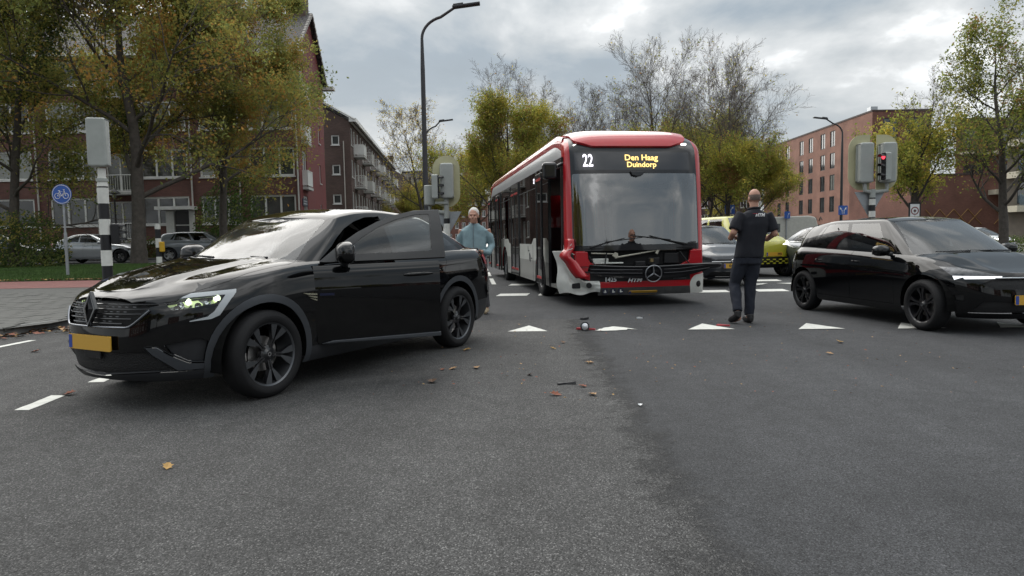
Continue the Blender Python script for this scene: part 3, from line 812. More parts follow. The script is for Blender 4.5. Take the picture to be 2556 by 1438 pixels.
def driver():
    r = empty('person', (3.24, 9.47, 0.0), math.radians(4)); r.scale = (1.0, 1.0, 1.025); tag(r, 'bald person in navy polo shirt and dark trousers walking away, seen from behind', 'person')
    hd = (0.13, 0.06, 1.675); b = MB(); head(b, hd, 1)
    b.tube([(0.115, 0.035, 1.40), (0.12, 0.04, 1.52), (0.128, 0.052, 1.62)], [0.075, 0.062, 0.060], 14)
    LA = [(-0.10, 0.0, 1.455), (-0.20, -0.045, 1.225), (-0.17, 0.13, 1.15), (-0.10, 0.25, 1.16)]; RA = [(0.305, 0.0, 1.455), (0.375, -0.05, 1.20), (0.345, 0.12, 1.13), (0.255, 0.24, 1.14)]
    for A in (LA, RA): b.tube([A[0], tuple(Vector(A[0]).lerp(Vector(A[1]), 0.5)), A[1], A[2], A[3]], [0.058, 0.052, 0.045, 0.040, 0.029], 12); ball(b, A[1], (0.047, 0.047, 0.047))
    hand(b, LA[3], (0.6, 0.6, 0.05), (0.2, -0.1, -1), 1); hand(b, RA[3], (-0.6, 0.6, 0.05), (-0.2, -0.1, -1), -1)
    loft(b, [((0.03, 0, 0.92), 0.15, 0.10), ((0.06, 0.0, 1.10), 0.14, 0.095), ((0.09, 0.005, 1.30), 0.165, 0.105), ((0.10, 0.01, 1.44), 0.15, 0.09)])
    LL = [(-0.055, 0, 0.92), (-0.125, 0.10, 0.52), (-0.165, -0.12, 0.16)]; RL = [(0.115, 0, 0.92), (0.075, 0.045, 0.50), (0.045, 0.0, 0.09)]
    for A in (LL, RL): b.tube(A, [0.085, 0.055, 0.038], 12)
    b.tube([LL[2], (-0.145, -0.10, 0.08), (-0.15, 0.05, 0.03)], [0.04, 0.04, 0.03], 8); b.tube([RL[2], (0.045, 0.02, 0.05), (0.05, 0.14, 0.03)], [0.04, 0.04, 0.03], 8)
    organic('body', b, SKIN, r, 0.0095, 3)
    NAVY = mat('navy_polo', (0.0075, 0.0085, 0.014), 0.9, var=0.15, vscale=25, bump=0.2, bscale=300); TRS = mat('dark_trousers', (0.011, 0.014, 0.024), 0.9, var=0.15, vscale=20)
    s = MB()
    loft(s, [((0.03, 0.0, 0.885), 0.205, 0.135), ((0.035, -0.005, 0.93), 0.20, 0.132), ((0.05, -0.005, 1.05), 0.188, 0.125), ((0.075, 0.0, 1.20), 0.197, 0.128), ((0.095, 0.0, 1.33), 0.212, 0.130), ((0.105, 0.005, 1.42), 0.212, 0.115), ((0.11, 0.012, 1.475), 0.165, 0.095), ((0.115, 0.025, 1.515), 0.085, 0.078), ((0.118, 0.03, 1.535), 0.072, 0.070)], 24)
    for A in (LA, RA): q = Vector(A[0]).lerp(Vector(A[1]), 0.86); s.tube([tuple(Vector(A[0]) + Vector((0.03 if A is LA else -0.03, 0, 0.005))), tuple(Vector(A[0]).lerp(Vector(A[1]), 0.4)), tuple(q)], [0.082, 0.080, 0.080], 14)
    organic('polo_shirt', s, NAVY, r, 0.012, 3, 0.012, 0.11)
    c = MB(); c.tube([(0.117 + 0.073 * math.cos(t), 0.035 + 0.070 * math.sin(t), 1.535 - 0.012 * math.sin(t)) for t in [k * math.pi / 12 for k in range(25)]], 0.017, 8, cap=False); c.build('collar', NAVY, r, 60)
    me = text_mesh('HTM', 0.062, shear=0.3, bold=0.002); tx = link('back_lettering', me, r, mat('print_white', (0.7, 0.7, 0.7), 0.7)); tx.matrix_local = frame_m((0.135, -0.119, 1.447), (1, 0.12, 0), (0.05, -1, 0.20))
    rd = MB(); rd.box((0.07, -0.119, 1.468), (0.07, 0.004, 0.006)); rd.build('red_print_line', mat('print_red', (0.4, 0.02, 0.03), 0.7), r)
    t = MB(); loft(t, [((0.03, 0.0, 0.80), 0.185, 0.125), ((0.03, 0.0, 0.88), 0.19, 0.125), ((0.03, 0.0, 0.97), 0.175, 0.118)], 22)
    for A, sg in ((LL, -1), (RL, 1)):
        k = Vector(A[1]); a = Vector(A[2]); t.tube([tuple(Vector(A[0]) + Vector((0, 0, -0.02))), tuple(Vector(A[0]).lerp(k, 0.5)), tuple(k), tuple(k.lerp(a, 0.5)), tuple(k.lerp(a, 0.97))], [0.112, 0.098, 0.078, 0.073, 0.066], 16)
    organic('trousers', t, TRS, r, 0.012, 3, 0.018, 0.10)
    SH = mat('black_shoe', (0.008, 0.008, 0.009), 0.5)
    for (h, toe, nm) in (((-0.165, -0.16, 0.125), (-0.20, 0.06, 0.035), 'shoe'), ((0.045, -0.07, 0.05), (0.055, 0.18, 0.04), 'shoe')):
        q = MB(); h, toe = Vector(h), Vector(toe); q.tube([h + (h - toe).normalized() * 0.01, h.lerp(toe, 0.25), h.lerp(toe, 0.6), h.lerp(toe, 0.9), toe + (toe - h).normalized() * 0.02], [0.034, 0.046, 0.046, 0.042, 0.024], 14); q.tube([h.lerp(toe, 0.12), h.lerp(toe, 0.18) + Vector((0, 0, 0.07))], [0.046, 0.05], 12)
        sole = MB(); organic(nm, q, SH, r, 0.010, 3)
    hr = MB(); x, y, z = hd
    P = []
    for i in range(7):
        ph = -0.55 + 0.75 * i / 6; P.append([(x + 0.0795 * math.cos(ph) * math.cos(a), y - 0.008 + 0.0995 * math.cos(ph) * math.sin(a), z + 0.03 + 0.1 * math.sin(ph)) for a in [math.pi * (1.0 + k / 18.0) for k in range(19)]])
    hr.grid(P); hr.build('hair_stubble', mat('grey_stubble', (0.16, 0.12, 0.10), 0.9, var=0.3, vscale=60), r, 180)
    ph_ = MB(); ph_.box((0.08, 0.36, 1.19), (0.075, 0.15, 0.009), Matrix.Rotation(0.5, 3, 'X')); o = bevel(ph_.build('phone', mat('phone_black', (0.01, 0.01, 0.01), 0.2), None), 0.003); o.location = (3.24, 9.47, 0); o.rotation_euler = (0, 0, math.radians(4)); tag(o, 'black phone held in both hands of the walking bald person', 'phone')
driver()
def bystander():
    r = empty('person', (-0.60, 11.3, 0.0), math.radians(-6)); tag(r, 'white haired person in pale blue zipped shirt standing behind the crossover tail', 'person')
    hd = (0.0, -0.05, 1.60); b = MB(); head(b, hd, -1); b.tube([(0, 0.0, 1.36), (0, -0.01, 1.46), (0, -0.03, 1.55)], [0.07, 0.06, 0.058], 14)
    LA = [(-0.215, 0.0, 1.385), (-0.265, 0.03, 1.12), (-0.20, -0.14, 0.98), (-0.06, -0.26, 1.0)]; RA = [(0.215, 0.0, 1.385), (0.28, 0.03, 1.12), (0.24, -0.13, 1.0), (0.13, -0.26, 1.03)]
    for A in (LA, RA): b.tube([A[0], A[1], A[2], A[3]], [0.05, 0.042, 0.036, 0.027], 12)
    hand(b, LA[3], (0.6, -0.5, 0.05), (0.1, 0.1, 1), 1); hand(b, RA[3], (-0.6, -0.5, 0.05), (0.0, 0.1, 1), -1)
    loft(b, [((0, 0, 0.88), 0.15, 0.10), ((0, 0, 1.06), 0.14, 0.10), ((0, 0, 1.25), 0.155, 0.105), ((0, 0, 1.38), 0.15, 0.09)])
    LL = [(-0.095, 0, 0.88), (-0.10, -0.02, 0.48), (-0.10, 0.02, 0.09)]; RL = [(0.095, 0, 0.88), (0.14, -0.03, 0.48), (0.17, 0.0, 0.09)]
    for A in (LL, RL): b.tube(A, [0.085, 0.055, 0.04], 12); b.tube([A[2], (A[2][0], A[2][1] - 0.05, 0.05), (A[2][0], A[2][1] - 0.15, 0.03)], [0.04, 0.04, 0.03], 8)
    organic('body', b, SKIN, r, 0.0095, 3)
    SHT = mat('pale_blue_shirt', (0.20, 0.29, 0.32), 0.9, var=0.12, vscale=15); s = MB()
    loft(s, [((0, 0, 0.86), 0.19, 0.14), ((0, -0.01, 0.98), 0.19, 0.145), ((0, -0.005, 1.15), 0.195, 0.14), ((0, 0, 1.28), 0.205, 0.125), ((0, 0, 1.37), 0.205, 0.11), ((0, 0, 1.43), 0.15, 0.09), ((0, -0.005, 1.465), 0.08, 0.075), ((0, -0.01, 1.485), 0.07, 0.068)], 24)
    for A in (LA, RA): s.tube([tuple(Vector(A[0]) * 0.8 + Vector((0, 0, 0.255))), tuple(Vector(A[0]).lerp(Vector(A[1]), 0.5)), A[1], A[2], tuple(Vector(A[2]).lerp(Vector(A[3]), 0.75))], [0.066, 0.064, 0.058, 0.053, 0.045], 14)
    organic('shirt', s, SHT, r, 0.012, 3, 0.016, 0.09)
    z = MB(); z.tube([(0, -0.146, 0.95), (0, -0.148, 1.1), (0, -0.136, 1.28), (0, -0.112, 1.40), (0, -0.085, 1.47)], 0.006, 6); z.build('zip', mat('zip_grey', (0.10, 0.13, 0.15), 0.5), r)
    t = MB(); loft(t, [((0, 0, 0.78), 0.18, 0.125), ((0, 0, 0.90), 0.18, 0.12)], 20)
    for A in (LL, RL): k, a = Vector(A[1]), Vector(A[2]); t.tube([A[0], tuple(k), tuple(k.lerp(a, 0.95))], [0.108, 0.078, 0.07], 14)
    organic('trousers', t, mat('beige_trousers', (0.06, 0.06, 0.065), 0.9, var=0.1), r, 0.014, 3, 0.012, 0.1)
    for A in (LL, RL): q = MB(); x, y = A[2][0], A[2][1]; q.tube([(x, y + 0.06, 0.05), (x, y, 0.055), (x, y - 0.10, 0.05), (x, y - 0.20, 0.035)], [0.036, 0.048, 0.045, 0.026], 12); organic('shoe', q, mat('tan_sneaker', (0.36, 0.29, 0.19), 0.7, var=0.2, vscale=20), r, 0.010, 3)
    h = MB(); ball(h, (hd[0], hd[1] + 0.028, hd[2] + 0.048), (0.088, 0.100, 0.098)); organic('hair', h, mat('white_hair', (0.62, 0.60, 0.56), 0.9, var=0.15, vscale=40, bump=0.4, bscale=120), r, 0.010, 2, 0.008, 0.04)
    for sx in (-1, 1): e = MB(); ball(e, (hd[0] + sx * 0.030, hd[1] - 0.080, hd[2] + 0.012), (0.012, 0.008, 0.007), 10); e.build('eye', mat('eye_dark', (0.03, 0.025, 0.02), 0.3), r, 180)
    p = MB(); p.box((0.04, -0.37, 1.06), (0.15, 0.075, 0.02), Matrix.Rotation(-0.5, 3, 'X')); o = bevel(p.build('phone', mat('phone_black', ()), None), 0.003); o.location = (-0.60, 11.3, 0); o.rotation_euler = (0, 0, math.radians(-6)); tag(o, 'dark phone held by the white haired person', 'phone')
bystander()
# ------------------------------------------------------------------ the black coupe crossover with its door open
def _dusty(m, amt=0.05):      # thin film of road dust under the lacquer shine
    nt = m.node_tree; N = nt.nodes; L = nt.links; b = N['Principled BSDF']; tc = N.new('ShaderNodeTexCoord'); n = N.new('ShaderNodeTexNoise'); n.inputs['Scale'].default_value = 2.2; n.inputs['Detail'].default_value = 9; n.inputs['Roughness'].default_value = 0.7; L.new(tc.outputs['Object'], n.inputs['Vector'])
    r = N.new('ShaderNodeMapRange'); L.new(n.outputs['Fac'], r.inputs[0]); r.inputs[1].default_value = 0.35; r.inputs[2].default_value = 0.75; r.inputs[3].default_value = 0.012; r.inputs[4].default_value = 0.012 + amt; L.new(r.outputs[0], b.inputs['Coat Roughness']); return m
PAINT_BLACK = mat('black_paint', (0.003, 0.0031, 0.0036), 0.5, coat=1.0, spec=0.0, cr=0.015); _dusty(PAINT_BLACK)
GLASS_WS = glass('windscreen_glass', (0.42, 0.47, 0.47), 1.6, boost=1.15, dirt=0.06)
GLASS_SIDE = glass('side_glass', (0.42, 0.46, 0.46), 1.6, boost=1.1, dirt=0.02)
GLASS_DARK = glass('privacy_glass', (0.10, 0.11, 0.115), 1.6, boost=1.1)
TRIM = mat('satin_grey_trim', (0.055, 0.06, 0.068), 0.42, metal=0.3)
INT_DARK = mat('dark_interior', (0.012, 0.012, 0.013), 0.8, var=0.2)
INT_SEAT = mat('seat_fabric', (0.02, 0.02, 0.022), 0.85, bump=0.2, bscale=200)
def car_half_common(sh, arches, arch_r, mats_fn=None): pass
def arkana():
    ang = math.atan2(-0.878, -0.479)
    root = empty('crossover_car', (-2.04, 6.97, 0.0), ang)
    tag(root, 'glossy black coupe crossover, driver door open and headlights lit', 'car')
    M = Matrix.Translation((-2.04, 6.97, 0)) @ Matrix.Rotation(ang, 4, 'Z')
    PX = Persp(M)
    S = CarShape(axles=(1.36, -1.36), W=0.905, xcf=1.02, xcr=-1.45, nf=2.55, nr=4.6, bow=0.012, flare=0.006,
        fpro=[(0.18, 2.06), (0.24, 2.16), (0.32, 2.20), (0.50, 2.225), (0.62, 2.215), (0.72, 2.20), (0.80, 2.165), (0.86, 2.10), (0.90, 2.0)],
        rpro=[(0.25, -2.20), (0.36, -2.32), (0.55, -2.37), (0.75, -2.35), (0.9, -2.30), (1.03, -2.24), (1.10, -2.20)],
        wpro=[(0, 0.925), (0.07, 0.955), (0.2, 0.968), (0.45, 0.985), (0.62, 0.998), (0.72, 1.0), (0.80, 0.99), (0.87, 0.985), (0.93, 0.965), (0.975, 0.925), (1.0, 0.89)],
        zt=[(-2.3, 1.085), (-2.0, 1.10), (-1.6, 1.10), (-0.9, 1.085), (0.0, 1.068), (0.7, 1.055), (1.0, 1.045), (1.4, 0.99), (1.8, 0.925), (2.05, 0.87), (2.2, 0.835)],
        zb=[(-2.35, 0.30), (-1.6, 0.235), (-0.9, 0.215), (0.9, 0.215), (1.5, 0.23), (2.0, 0.225), (2.2, 0.235)],
        zc=[(-2.3, 1.14), (-1.9, 1.16), (-1.0, 1.14), (0.5, 1.12), (0.95, 1.105), (1.3, 1.062), (1.7, 0.985), (2.0, 0.905), (2.12, 0.865), (2.2, 0.838)],
        crease=[(0.85, 2.12, 0.50, 0.26, 0.10, 0.022), (0.9, 2.05, 0.74, 0.62, 0.06, 0.006)], deckp=3.2,
        gxw=1.04, gxa=0.62, gxc=-1.70, gxr=-2.12, gyb=[(-1.75, 0.70), (-1.4, 0.755), (-0.9, 0.80), (0.0, 0.82), (0.5, 0.815), (0.7, 0.80)],
        txh=0.40, txa=0.20, txc=-1.0, txr=-1.42, tyb=[(-1.5, 0.50), (-1.0, 0.545), (-0.4, 0.59), (0.2, 0.595)],
        zed=[(-1.5, 1.405), (-1.2, 1.455), (-0.7, 1.505), (-0.35, 1.518), (-0.05, 1.503), (0.2, 1.468), (0.4, 1.425)],
        zroof=[(-1.5, 1.43), (-1.2, 1.485), (-0.7, 1.545), (-0.4, 1.565), (-0.05, 1.552), (0.2, 1.518), (0.4, 1.462)], bulge=0.028)
    lowp = lambda c, n: c.z < 1.3
    WR, AR = 0.347, 0.405
    halves = {}
    for sg in (1, -1):
        A = S.shell(); B = S.house(); parts = {}
        anyf = lambda c, n: True
        sidef = lambda c, n: c.y > 0.45
        for wx in (1.36, -1.36):
            ring = circle(wx, 0.352, AR + 0.062, 44)
            fs = knife(A, 1, ring, SIDE, sidef)
            fs2 = knife(A, 1, circle(wx, 0.352, AR, 44), SIDE, sidef)
            bmesh.ops.delete(A, geom=fs2, context='FACES')
            fs = [f for f in A.faces if sidef(f.calc_center_median(), 0) and (f.calc_center_median().x - wx) ** 2 + (f.calc_center_median().z - 0.352) ** 2 < (AR + 0.062) ** 2]
            parts['arch%d' % (wx > 0)] = take(A, fs)
        # lower cladding along the sill and bumper bottoms
        fs = knife(A, 1, [(-0.95, 0.0), (0.96, 0.0), (0.96, 0.345), (-0.95, 0.345)], SIDE, sidef)
        parts['sill'] = take(A, fs)
        fs = knife(A, 1, [(-2.5, 0.1), (-1.70, 0.1), (-1.74, 0.50), (-2.5, 0.52)], SIDE, anyf)
        parts['rear_valance'] = take(A, fs)
        # doors
        fdoor = [(0.83, 0.345), (0.86, 0.75), (0.84, 1.2), (-0.26, 1.2), (-0.26, 0.345)]
        rdoor = [(-0.26, 0.345), (-0.26, 1.2), (-1.12, 1.2), (-1.15, 0.98), (-1.02, 0.75), (-0.93, 0.345)]
        parts['fdoor'] = take(A, [f for f in knife(A, 1, fdoor, SIDE, lambda c, n: c.y > 0.83)])
        parts['rdoor'] = take(A, [f for f in knife(A, 1, rdoor, SIDE, lambda c, n: c.y > 0.76 and n.z < 0.8)])
        # bonnet
        bon = [(0.78, 0.0), (0.78, 0.735), (1.05, 0.80), (1.6, 0.745), (2.0, 0.60), (2.12, 0.36), (2.125, 0.0)]
        parts['bonnet'] = take(A, knife(A, 1, bon, TOP, lambda c, n: c.z > 0.80 and n.z > 0.25))
        # lamps, grille and bumper openings: outlines read from the photograph
        diag = Ortho(Vector((-0.6, 0.8, 0)).normalized(), (0, 0, 1))
        if True:
            lamp = [(378, 753), (402, 738), (470, 730), (597, 718), (596, 729), (585, 745), (553, 790), (530, 800), (470, 806), (466, 799), (512, 787), (527, 776), (548, 748), (545, 757), (470, 772), (425, 775)]
            drl = [(388, 749), (405, 740), (590, 721), (590, 730), (579, 744), (549, 787), (527, 797), (473, 804), (472, 801), (517, 790), (534, 777), (562, 736), (404, 751)]
            fl = lambda c, n: c.x > 1.2 and c.y > 0.12
            dr = take(A, knife(A, 1, drl, PX, fl))
            core = take(A, knife(A, 1, [(402, 751), (556, 737), (541, 756), (468, 771), (428, 774)], PX, fl))
            parts['drl'] = dr; parts['lampcore'] = core
            gr = take(A, knife(A, 1, rounded([(190, 745), (262, 742), (378, 753), (400, 762), (372, 768), (352, 785), (334, 813), (308, 822), (196, 812)], 4, 1), PX, lambda c, n: c.x > 1.9 and -0.1 < c.y < 0.62))
            parts['grille'] = gr
            lo = take(A, knife(A, 1, [(100, 868), (300, 880), (356, 878), (378, 886), (442, 926), (260, 935), (90, 905)], PX, lambda c, n: c.x > 1.7 and c.z < 0.5))
            parts['lower_grille'] = lo
            wing = take(A, knife(A, 1, [(360, 867), (392, 868), (420, 885), (470, 905), (525, 905), (524, 918), (445, 925), (380, 886)], PX, lambda c, n: c.x > 1.3 and c.z < 0.6))
            parts['wing'] = wing
            sc = take(A, knife(A, 1, [(408, 862), (500, 843), (520, 850), (524, 902), (470, 902), (428, 884)], PX, lambda c, n: c.x > 1.2 and c.z < 0.62))
            parts['scoop'] = sc
            parts['splitter'] = take(A, knife(A, 1, [(40, 905), (260, 936), (445, 927), (575, 912), (575, 1000), (40, 1000)], PX, lambda c, n: c.x > 1.5 and c.z < 0.42))
        # rear lamp
        parts['tail'] = take(A, knife(A, 1, [(-2.5, 0.90), (-2.0, 0.92), (-1.93, 1.02), (-2.02, 1.05), (-2.5, 1.0)], SIDE, lambda c, n: c.x < -1.8 and c.z > 0.8))
        # greenhouse glass
        ws = [f for f in knife(B, 1, rounded([(-0.725, 0.9), (0.725, 0.9), (0.69, 1.10), (0.56, 1.425), (0.0, 1.452), (-0.56, 1.425), (-0.69, 1.10)], 0.03), FRONT, lambda c, n: c.x > 0.1 and n.x > 0.25)]
        parts['ws'] = take(B, ws)
        sideg = lambda c, n: c.y > 0.4 and c.z < 1.53 and n.y > 0.12
        fw = rounded([(0.60, 1.105), (-0.21, 1.125), (-0.235, 1.462), (-0.10, 1.455), (0.083, 1.41), (0.26, 1.34), (0.41, 1.25)], 0.02)
        rw = rounded([(-0.38, 1.12), (-1.10, 1.135), (-1.13, 1.40), (-0.8, 1.445), (-0.38, 1.455)], 0.03)
        qw = rounded([(-1.17, 1.14), (-1.62, 1.165), (-1.66, 1.20), (-1.25, 1.365), (-1.19, 1.375)], 0.03)
        parts['fwin'] = take(B, knife(B, 1, fw, SIDE, sideg)); parts['rwin'] = take(B, knife(B, 1, rw, SIDE, sideg)); parts['qwin'] = take(B, knife(B, 1, qw, SIDE, sideg))
        fdo = [(0.80, 0.9), (-0.335, 0.9), (-0.335, 1.503), (-0.10, 1.495), (0.081, 1.455), (0.26, 1.39), (0.437, 1.30), (0.61, 1.187), (0.782, 1.05)]
        parts['fframe'] = take(B, knife(B, 1, fdo, SIDE, sideg), remove=False).offset(0.004)
        fop = [(0.70, 0.9), (-0.31, 0.9), (-0.31, 1.47), (-0.10, 1.44), (0.11, 1.372), (0.313, 1.285), (0.52, 1.17), (0.68, 1.07)]
        bmesh.ops.delete(B, geom=knife(B, 1, fop, SIDE, sideg), context='FACES')
        parts['rear_glass'] = take(B, knife(B, 1, [(-0.62, 1.17), (0.62, 1.17), (0.48, 1.42), (-0.48, 1.42)], FRONT, lambda c, n: c.x < -1.3 and n.x < -0.2))
        parts['body'] = take(A, list(A.faces)); parts['house'] = take(B, list(B.faces))
        A.free(); B.free()
        if sg < 0:
            for k in parts: parts[k] = parts[k].mirror()
        halves[sg] = parts
    L, R = halves[1], halves[-1]
    def both(k, name, m, gap=0.0, off=0.0, par=root, sep=True):
        os = []
        if sep:
            for h in (L, R):
                if h[k].f:
                    p = h[k]
                    if gap: p.gap(gap, 0.02, keep=lambda q: abs(q[1]) < 1e-3)
                    if off: p.offset(off)
                    os.append(p.build(name, m, par))
        else:
            p = L[k].join(R[k]).weld()
            if gap: p.gap(gap, 0.02)
            if off: p.offset(off)
            os.append(p.build(name, m, par))
        return os
    both('body', 'body_shell', PAINT_BLACK, sep=False); both('house', 'roof', PAINT_BLACK, sep=False)
    both('bonnet', 'bonnet', PAINT_BLACK, 0.004, sep=False)
    both('arch0', 'wheel_arch_trim', TRIM, 0.0, 0.006); both('arch1', 'wheel_arch_trim', TRIM, 0.0, 0.006)
    both('sill', 'sill_trim', MBLACK(), 0.003, 0.004); both('rear_valance', 'rear_bumper', MBLACK(), 0.003, sep=False)
    both('rdoor', 'rear_door', PAINT_BLACK, 0.004)
    both('ws', 'windscreen', GLASS_WS, sep=False); both('rwin', 'side_window', GLASS_SIDE); both('qwin', 'quarter_window', GLASS_DARK)
    both('rear_glass', 'rear_window', GLASS_DARK, sep=False)
    both('tail', 'tail_light', mat('red_lamp', (0.35, 0.004, 0.008), 0.15, coat=1.0), 0.0, 0.012)
    both('lower_grille', 'lower_grille', mat('grille_mesh_black', (0.006, 0.006, 0.007), 0.6, bump=1.0, bscale=90), 0.0, -0.02, sep=False)
    both('wing', 'bumper_blade', TRIM, 0.002, 0.010); both('scoop', 'air_scoop', MBLACK(), 0.0, -0.03); both('splitter', 'front_splitter', MBLACK(), 0.003, 0.006, sep=False)
    LENS = glass('lamp_lens', (0.92, 0.95, 0.93), 1.5)
    DRL = mat('daytime_light_bar', (0.42, 0.45, 0.47), 0.25, coat=1.0)
    both('drl', 'light_bar', DRL, 0.002, 0.004)
    LAMPB = mat('lamp_bowl', (0.12, 0.13, 0.12), 0.15, metal=0.8); nt = LAMPB.node_tree; vo = nt.nodes.new('ShaderNodeTexVoronoi'); vo.inputs['Scale'].default_value = 26; tc = nt.nodes.new('ShaderNodeTexCoord'); nt.links.new(tc.outputs['Object'], vo.inputs['Vector'])
    rp = nt.nodes.new('ShaderNodeValToRGB'); nt.links.new(vo.outputs['Color'], rp.inputs[0]); e = rp.color_ramp.elements; e[0].position = 0.42; e[0].color = (0, 0, 0, 1); e[1].position = 0.8; e[1].color = (0.75, 0.95, 0.42, 1); b_ = nt.nodes['Principled BSDF']; nt.links.new(rp.outputs[0], b_.inputs['Emission Color']); b_.inputs['Emission Strength'].default_value = 0.55
    for h, sg in ((L, 1), (R, -1)):
        p = h['lampcore']
        if not p.f: continue
        hl = Patch(list(p.v), list(p.n), list(p.f)).offset(-0.05).build('headlight', LAMPB, root)
        c = sum((Vector(v) for v in p.v), Vector()) / len(p.v)
        Patch(list(p.v), list(p.n), list(p.f)).build('lens', LENS, hl)
        # reflector cups, lit
        for i in range(7):
            vs = sorted(p.v, key=lambda q: -q[0]); q = Vector(vs[int((0.20 + 0.125 * i) * (len(vs) - 1))]); q.z = c.z - 0.008 + 0.04 * ((i * 7) % 3 - 1) * 0.5 + 0.03 * (i / 6 - 0.5)
            nrm = Vector((0.8, 0.6 * sg, 0)); q = q - nrm * 0.028
            cup = MB(); cup.lathe([(0.002, 0.004), (0.016, 0.006), (0.026, 0.018)], 12, frame_m(q, (0, 0, 1), nrm)); cup.build('reflector', MCHROME(), hl, 60)
            if i in (2, 5):
                e = MB(); e.lathe([(0.0005, 0.0122), (0.013, 0.012)], 10, frame_m(q, (0, 0, 1), nrm)); e.build('bulb', mat('headlight_glow', (0.9, 0.95, 0.7), 0.3, emit=(0.86, 1.0, 0.62), estr=2.2), hl)
    # grille: slats across a dark recess
    g = L['grille'].join(R['grille']).weld().offset(-0.035); gr = g.build('grille', mat('grille_recess', (0.003, 0.003, 0.003), 0.7), root)
    for k in range(5):
        z = 0.655 + k * 0.034; half = 0.30 + 0.07 * k; sl = MB(); P = []
        for i in range(25):
            y = -half + 2 * half * i / 24; cth = min(1, abs(y) / 0.9) ** (S.nf / 2)
            x = S.xcf + (interp(S.fpro, z) - S.xcf) * max(0.0, 1 - cth ** 2) ** (1 / S.nf) - 0.012
            P.append((x, y, z))
        sl.tube(P, 0.0055, 6); sl.build('grille_slat', mat('gloss_black_slat', (0.02, 0.02, 0.022), 0.2, coat=1.0), gr, 60)
    for sg in (1, -1):       # bright studs between the slats
        for k in range(4):
            for i in range(5):
                y = sg * (0.13 + 0.062 * i); z = 0.672 + 0.034 * k
                if abs(y) > 0.24 + 0.06 * k: continue
                x = S.xcf + (interp(S.fpro, z) - S.xcf) * (1 - (abs(y) / 0.9) ** S.nf) ** (1 / S.nf) - 0.010
                b = MB(); b.box((x, y, z), (0.006, 0.03, 0.0045)); b.build('grille_stud', mat('grille_stud_metal', (0.5, 0.52, 0.55), 0.3, metal=1.0), gr)
    # chrome line under the grille
    rim = MB(); P = []
    for i in range(33):
        t = -1 + 2 * i / 32; y = 0.50 * t; z = 0.628 + 0.20 * max(0, abs(t) - 0.72) ** 1.3 * 3.2 / 1.0
        x = S.xcf + (interp(S.fpro, z) - S.xcf) * (1 - (abs(y) / 0.9) ** S.nf) ** (1 / S.nf) + 0.004
        P.append((x, y, z))
    rim.tube(P, 0.009, 8); rim.build('grille_surround', mat('dark_chrome', (0.20, 0.21, 0.23), 0.15, metal=1.0), gr, 60)
    # lozenge emblem standing proud on the nose
    xe = 2.215; eb = MB()
    dia = lambda r, k: [(0.0, 0.115 * r), (-0.062 * r * k, 0.0), (0.0, -0.115 * r), (0.062 * r * k, 0.0)]
    Me = frame_m((xe - 0.015, 0, 0.755), (0, 1, 0), (1, 0, 0.12))
    eb.prism(dia(1.15, 1.15), 0, 0.03, Me); em = eb.build('emblem', mat('emblem_gloss_black', (0.01, 0.01, 0.011), 0.12, coat=1.0), root); bevel(em, 0.006)
    o2 = MB(); out, inn = dia(0.92, 1), dia(0.5, 0.72)
    for i in range(4):
        j = (i + 1) % 4
        a, b, c, d = out[i], out[j], inn[j], inn[i]
        o2.quad(*[tuple(Me @ Vector((p[0], p[1], zz))) for p, zz in ((a, 0.031), (b, 0.031), (c, 0.042), (d, 0.042))])
    o2.build('emblem_frame', mat('emblem_dark_metal', (0.02, 0.02, 0.022), 0.18, metal=0.6), em)
    plate(root, (2.232, 0.0, 0.512), (0, 1, 0), (1, 0, 0.03), None)
    b = MB(); b.box((2.213, 0, 0.445), (0.02, 0.2, 0.10)); bevel(b.build('radar_cover', mat('radar_gloss', (0.01, 0.01, 0.012), 0.2), root), 0.006)
    # wheels
    RIM = mat('black_rim', (0.012, 0.012, 0.014), 0.3, coat=0.6); FACE = mat('grey_rim_face', (0.105, 0.11, 0.118), 0.32, metal=0.75)
    for wx in (1.36, -1.36):
        for sg in (1, -1):
            wheel(root, wx, sg * 0.80, WR, 0.215, 0.25, RIM, 'y5', FACE); arch_liner(root, wx, 0.43, 0.86, sg)
    # inside: floor, dash, seats, wheel
    fl = MB(); fl.box((-0.4, 0, 0.30), (2.9, 1.6, 0.06)); fl.box((1.0, 0, 0.62), (0.06, 1.45, 0.6)); fl.box((-2.0, 0, 0.65), (0.05, 1.4, 0.6)); fl.build('cabin_floor', INT_DARK, root)
    da = MB(); da.prism([(0.98, 0.55), (0.98, 1.05), (0.80, 1.075), (0.52, 1.04), (0.42, 0.9), (0.55, 0.6)], -0.74, 0.74, Matrix(((1, 0, 0, 0), (0, 0, 1, 0), (0, 1, 0, 0), (0, 0, 0, 1)))); bevel(da.build('dashboard', INT_DARK, root), 0.03)
    for (sx, sy) in ((-0.05, 0.37), (-0.05, -0.37), (-0.95, 0.36), (-0.95, -0.36)):
        s = MB(); s.box((sx, sy, 0.52), (0.5, 0.5, 0.18)); s.box((sx - 0.30, sy, 0.86), (0.14, 0.48, 0.62), Matrix.Rotation(-0.22, 3, 'Y')); s.box((sx - 0.40, sy, 1.22), (0.09, 0.26, 0.18), Matrix.Rotation(-0.15, 3, 'Y'))
        bevel(s.build('seat', INT_SEAT, root), 0.05, 3)
    sw = MB(); Ms = frame_m((0.40, 0.37, 0.95), (0, 1, 0), (-0.9, 0, 0.42)); sw.tube([tuple(Ms @ Vector((0.18 * math.cos(t), 0.18 * math.sin(t), 0))) for t in [i * math.pi / 12 for i in range(25)]], 0.014, 8, cap=False); sw.box(tuple(Ms @ Vector((0, 0, 0.02))), (0.06, 0.1, 0.1)); sw.build('steering_wheel', INT_DARK, root, 60)
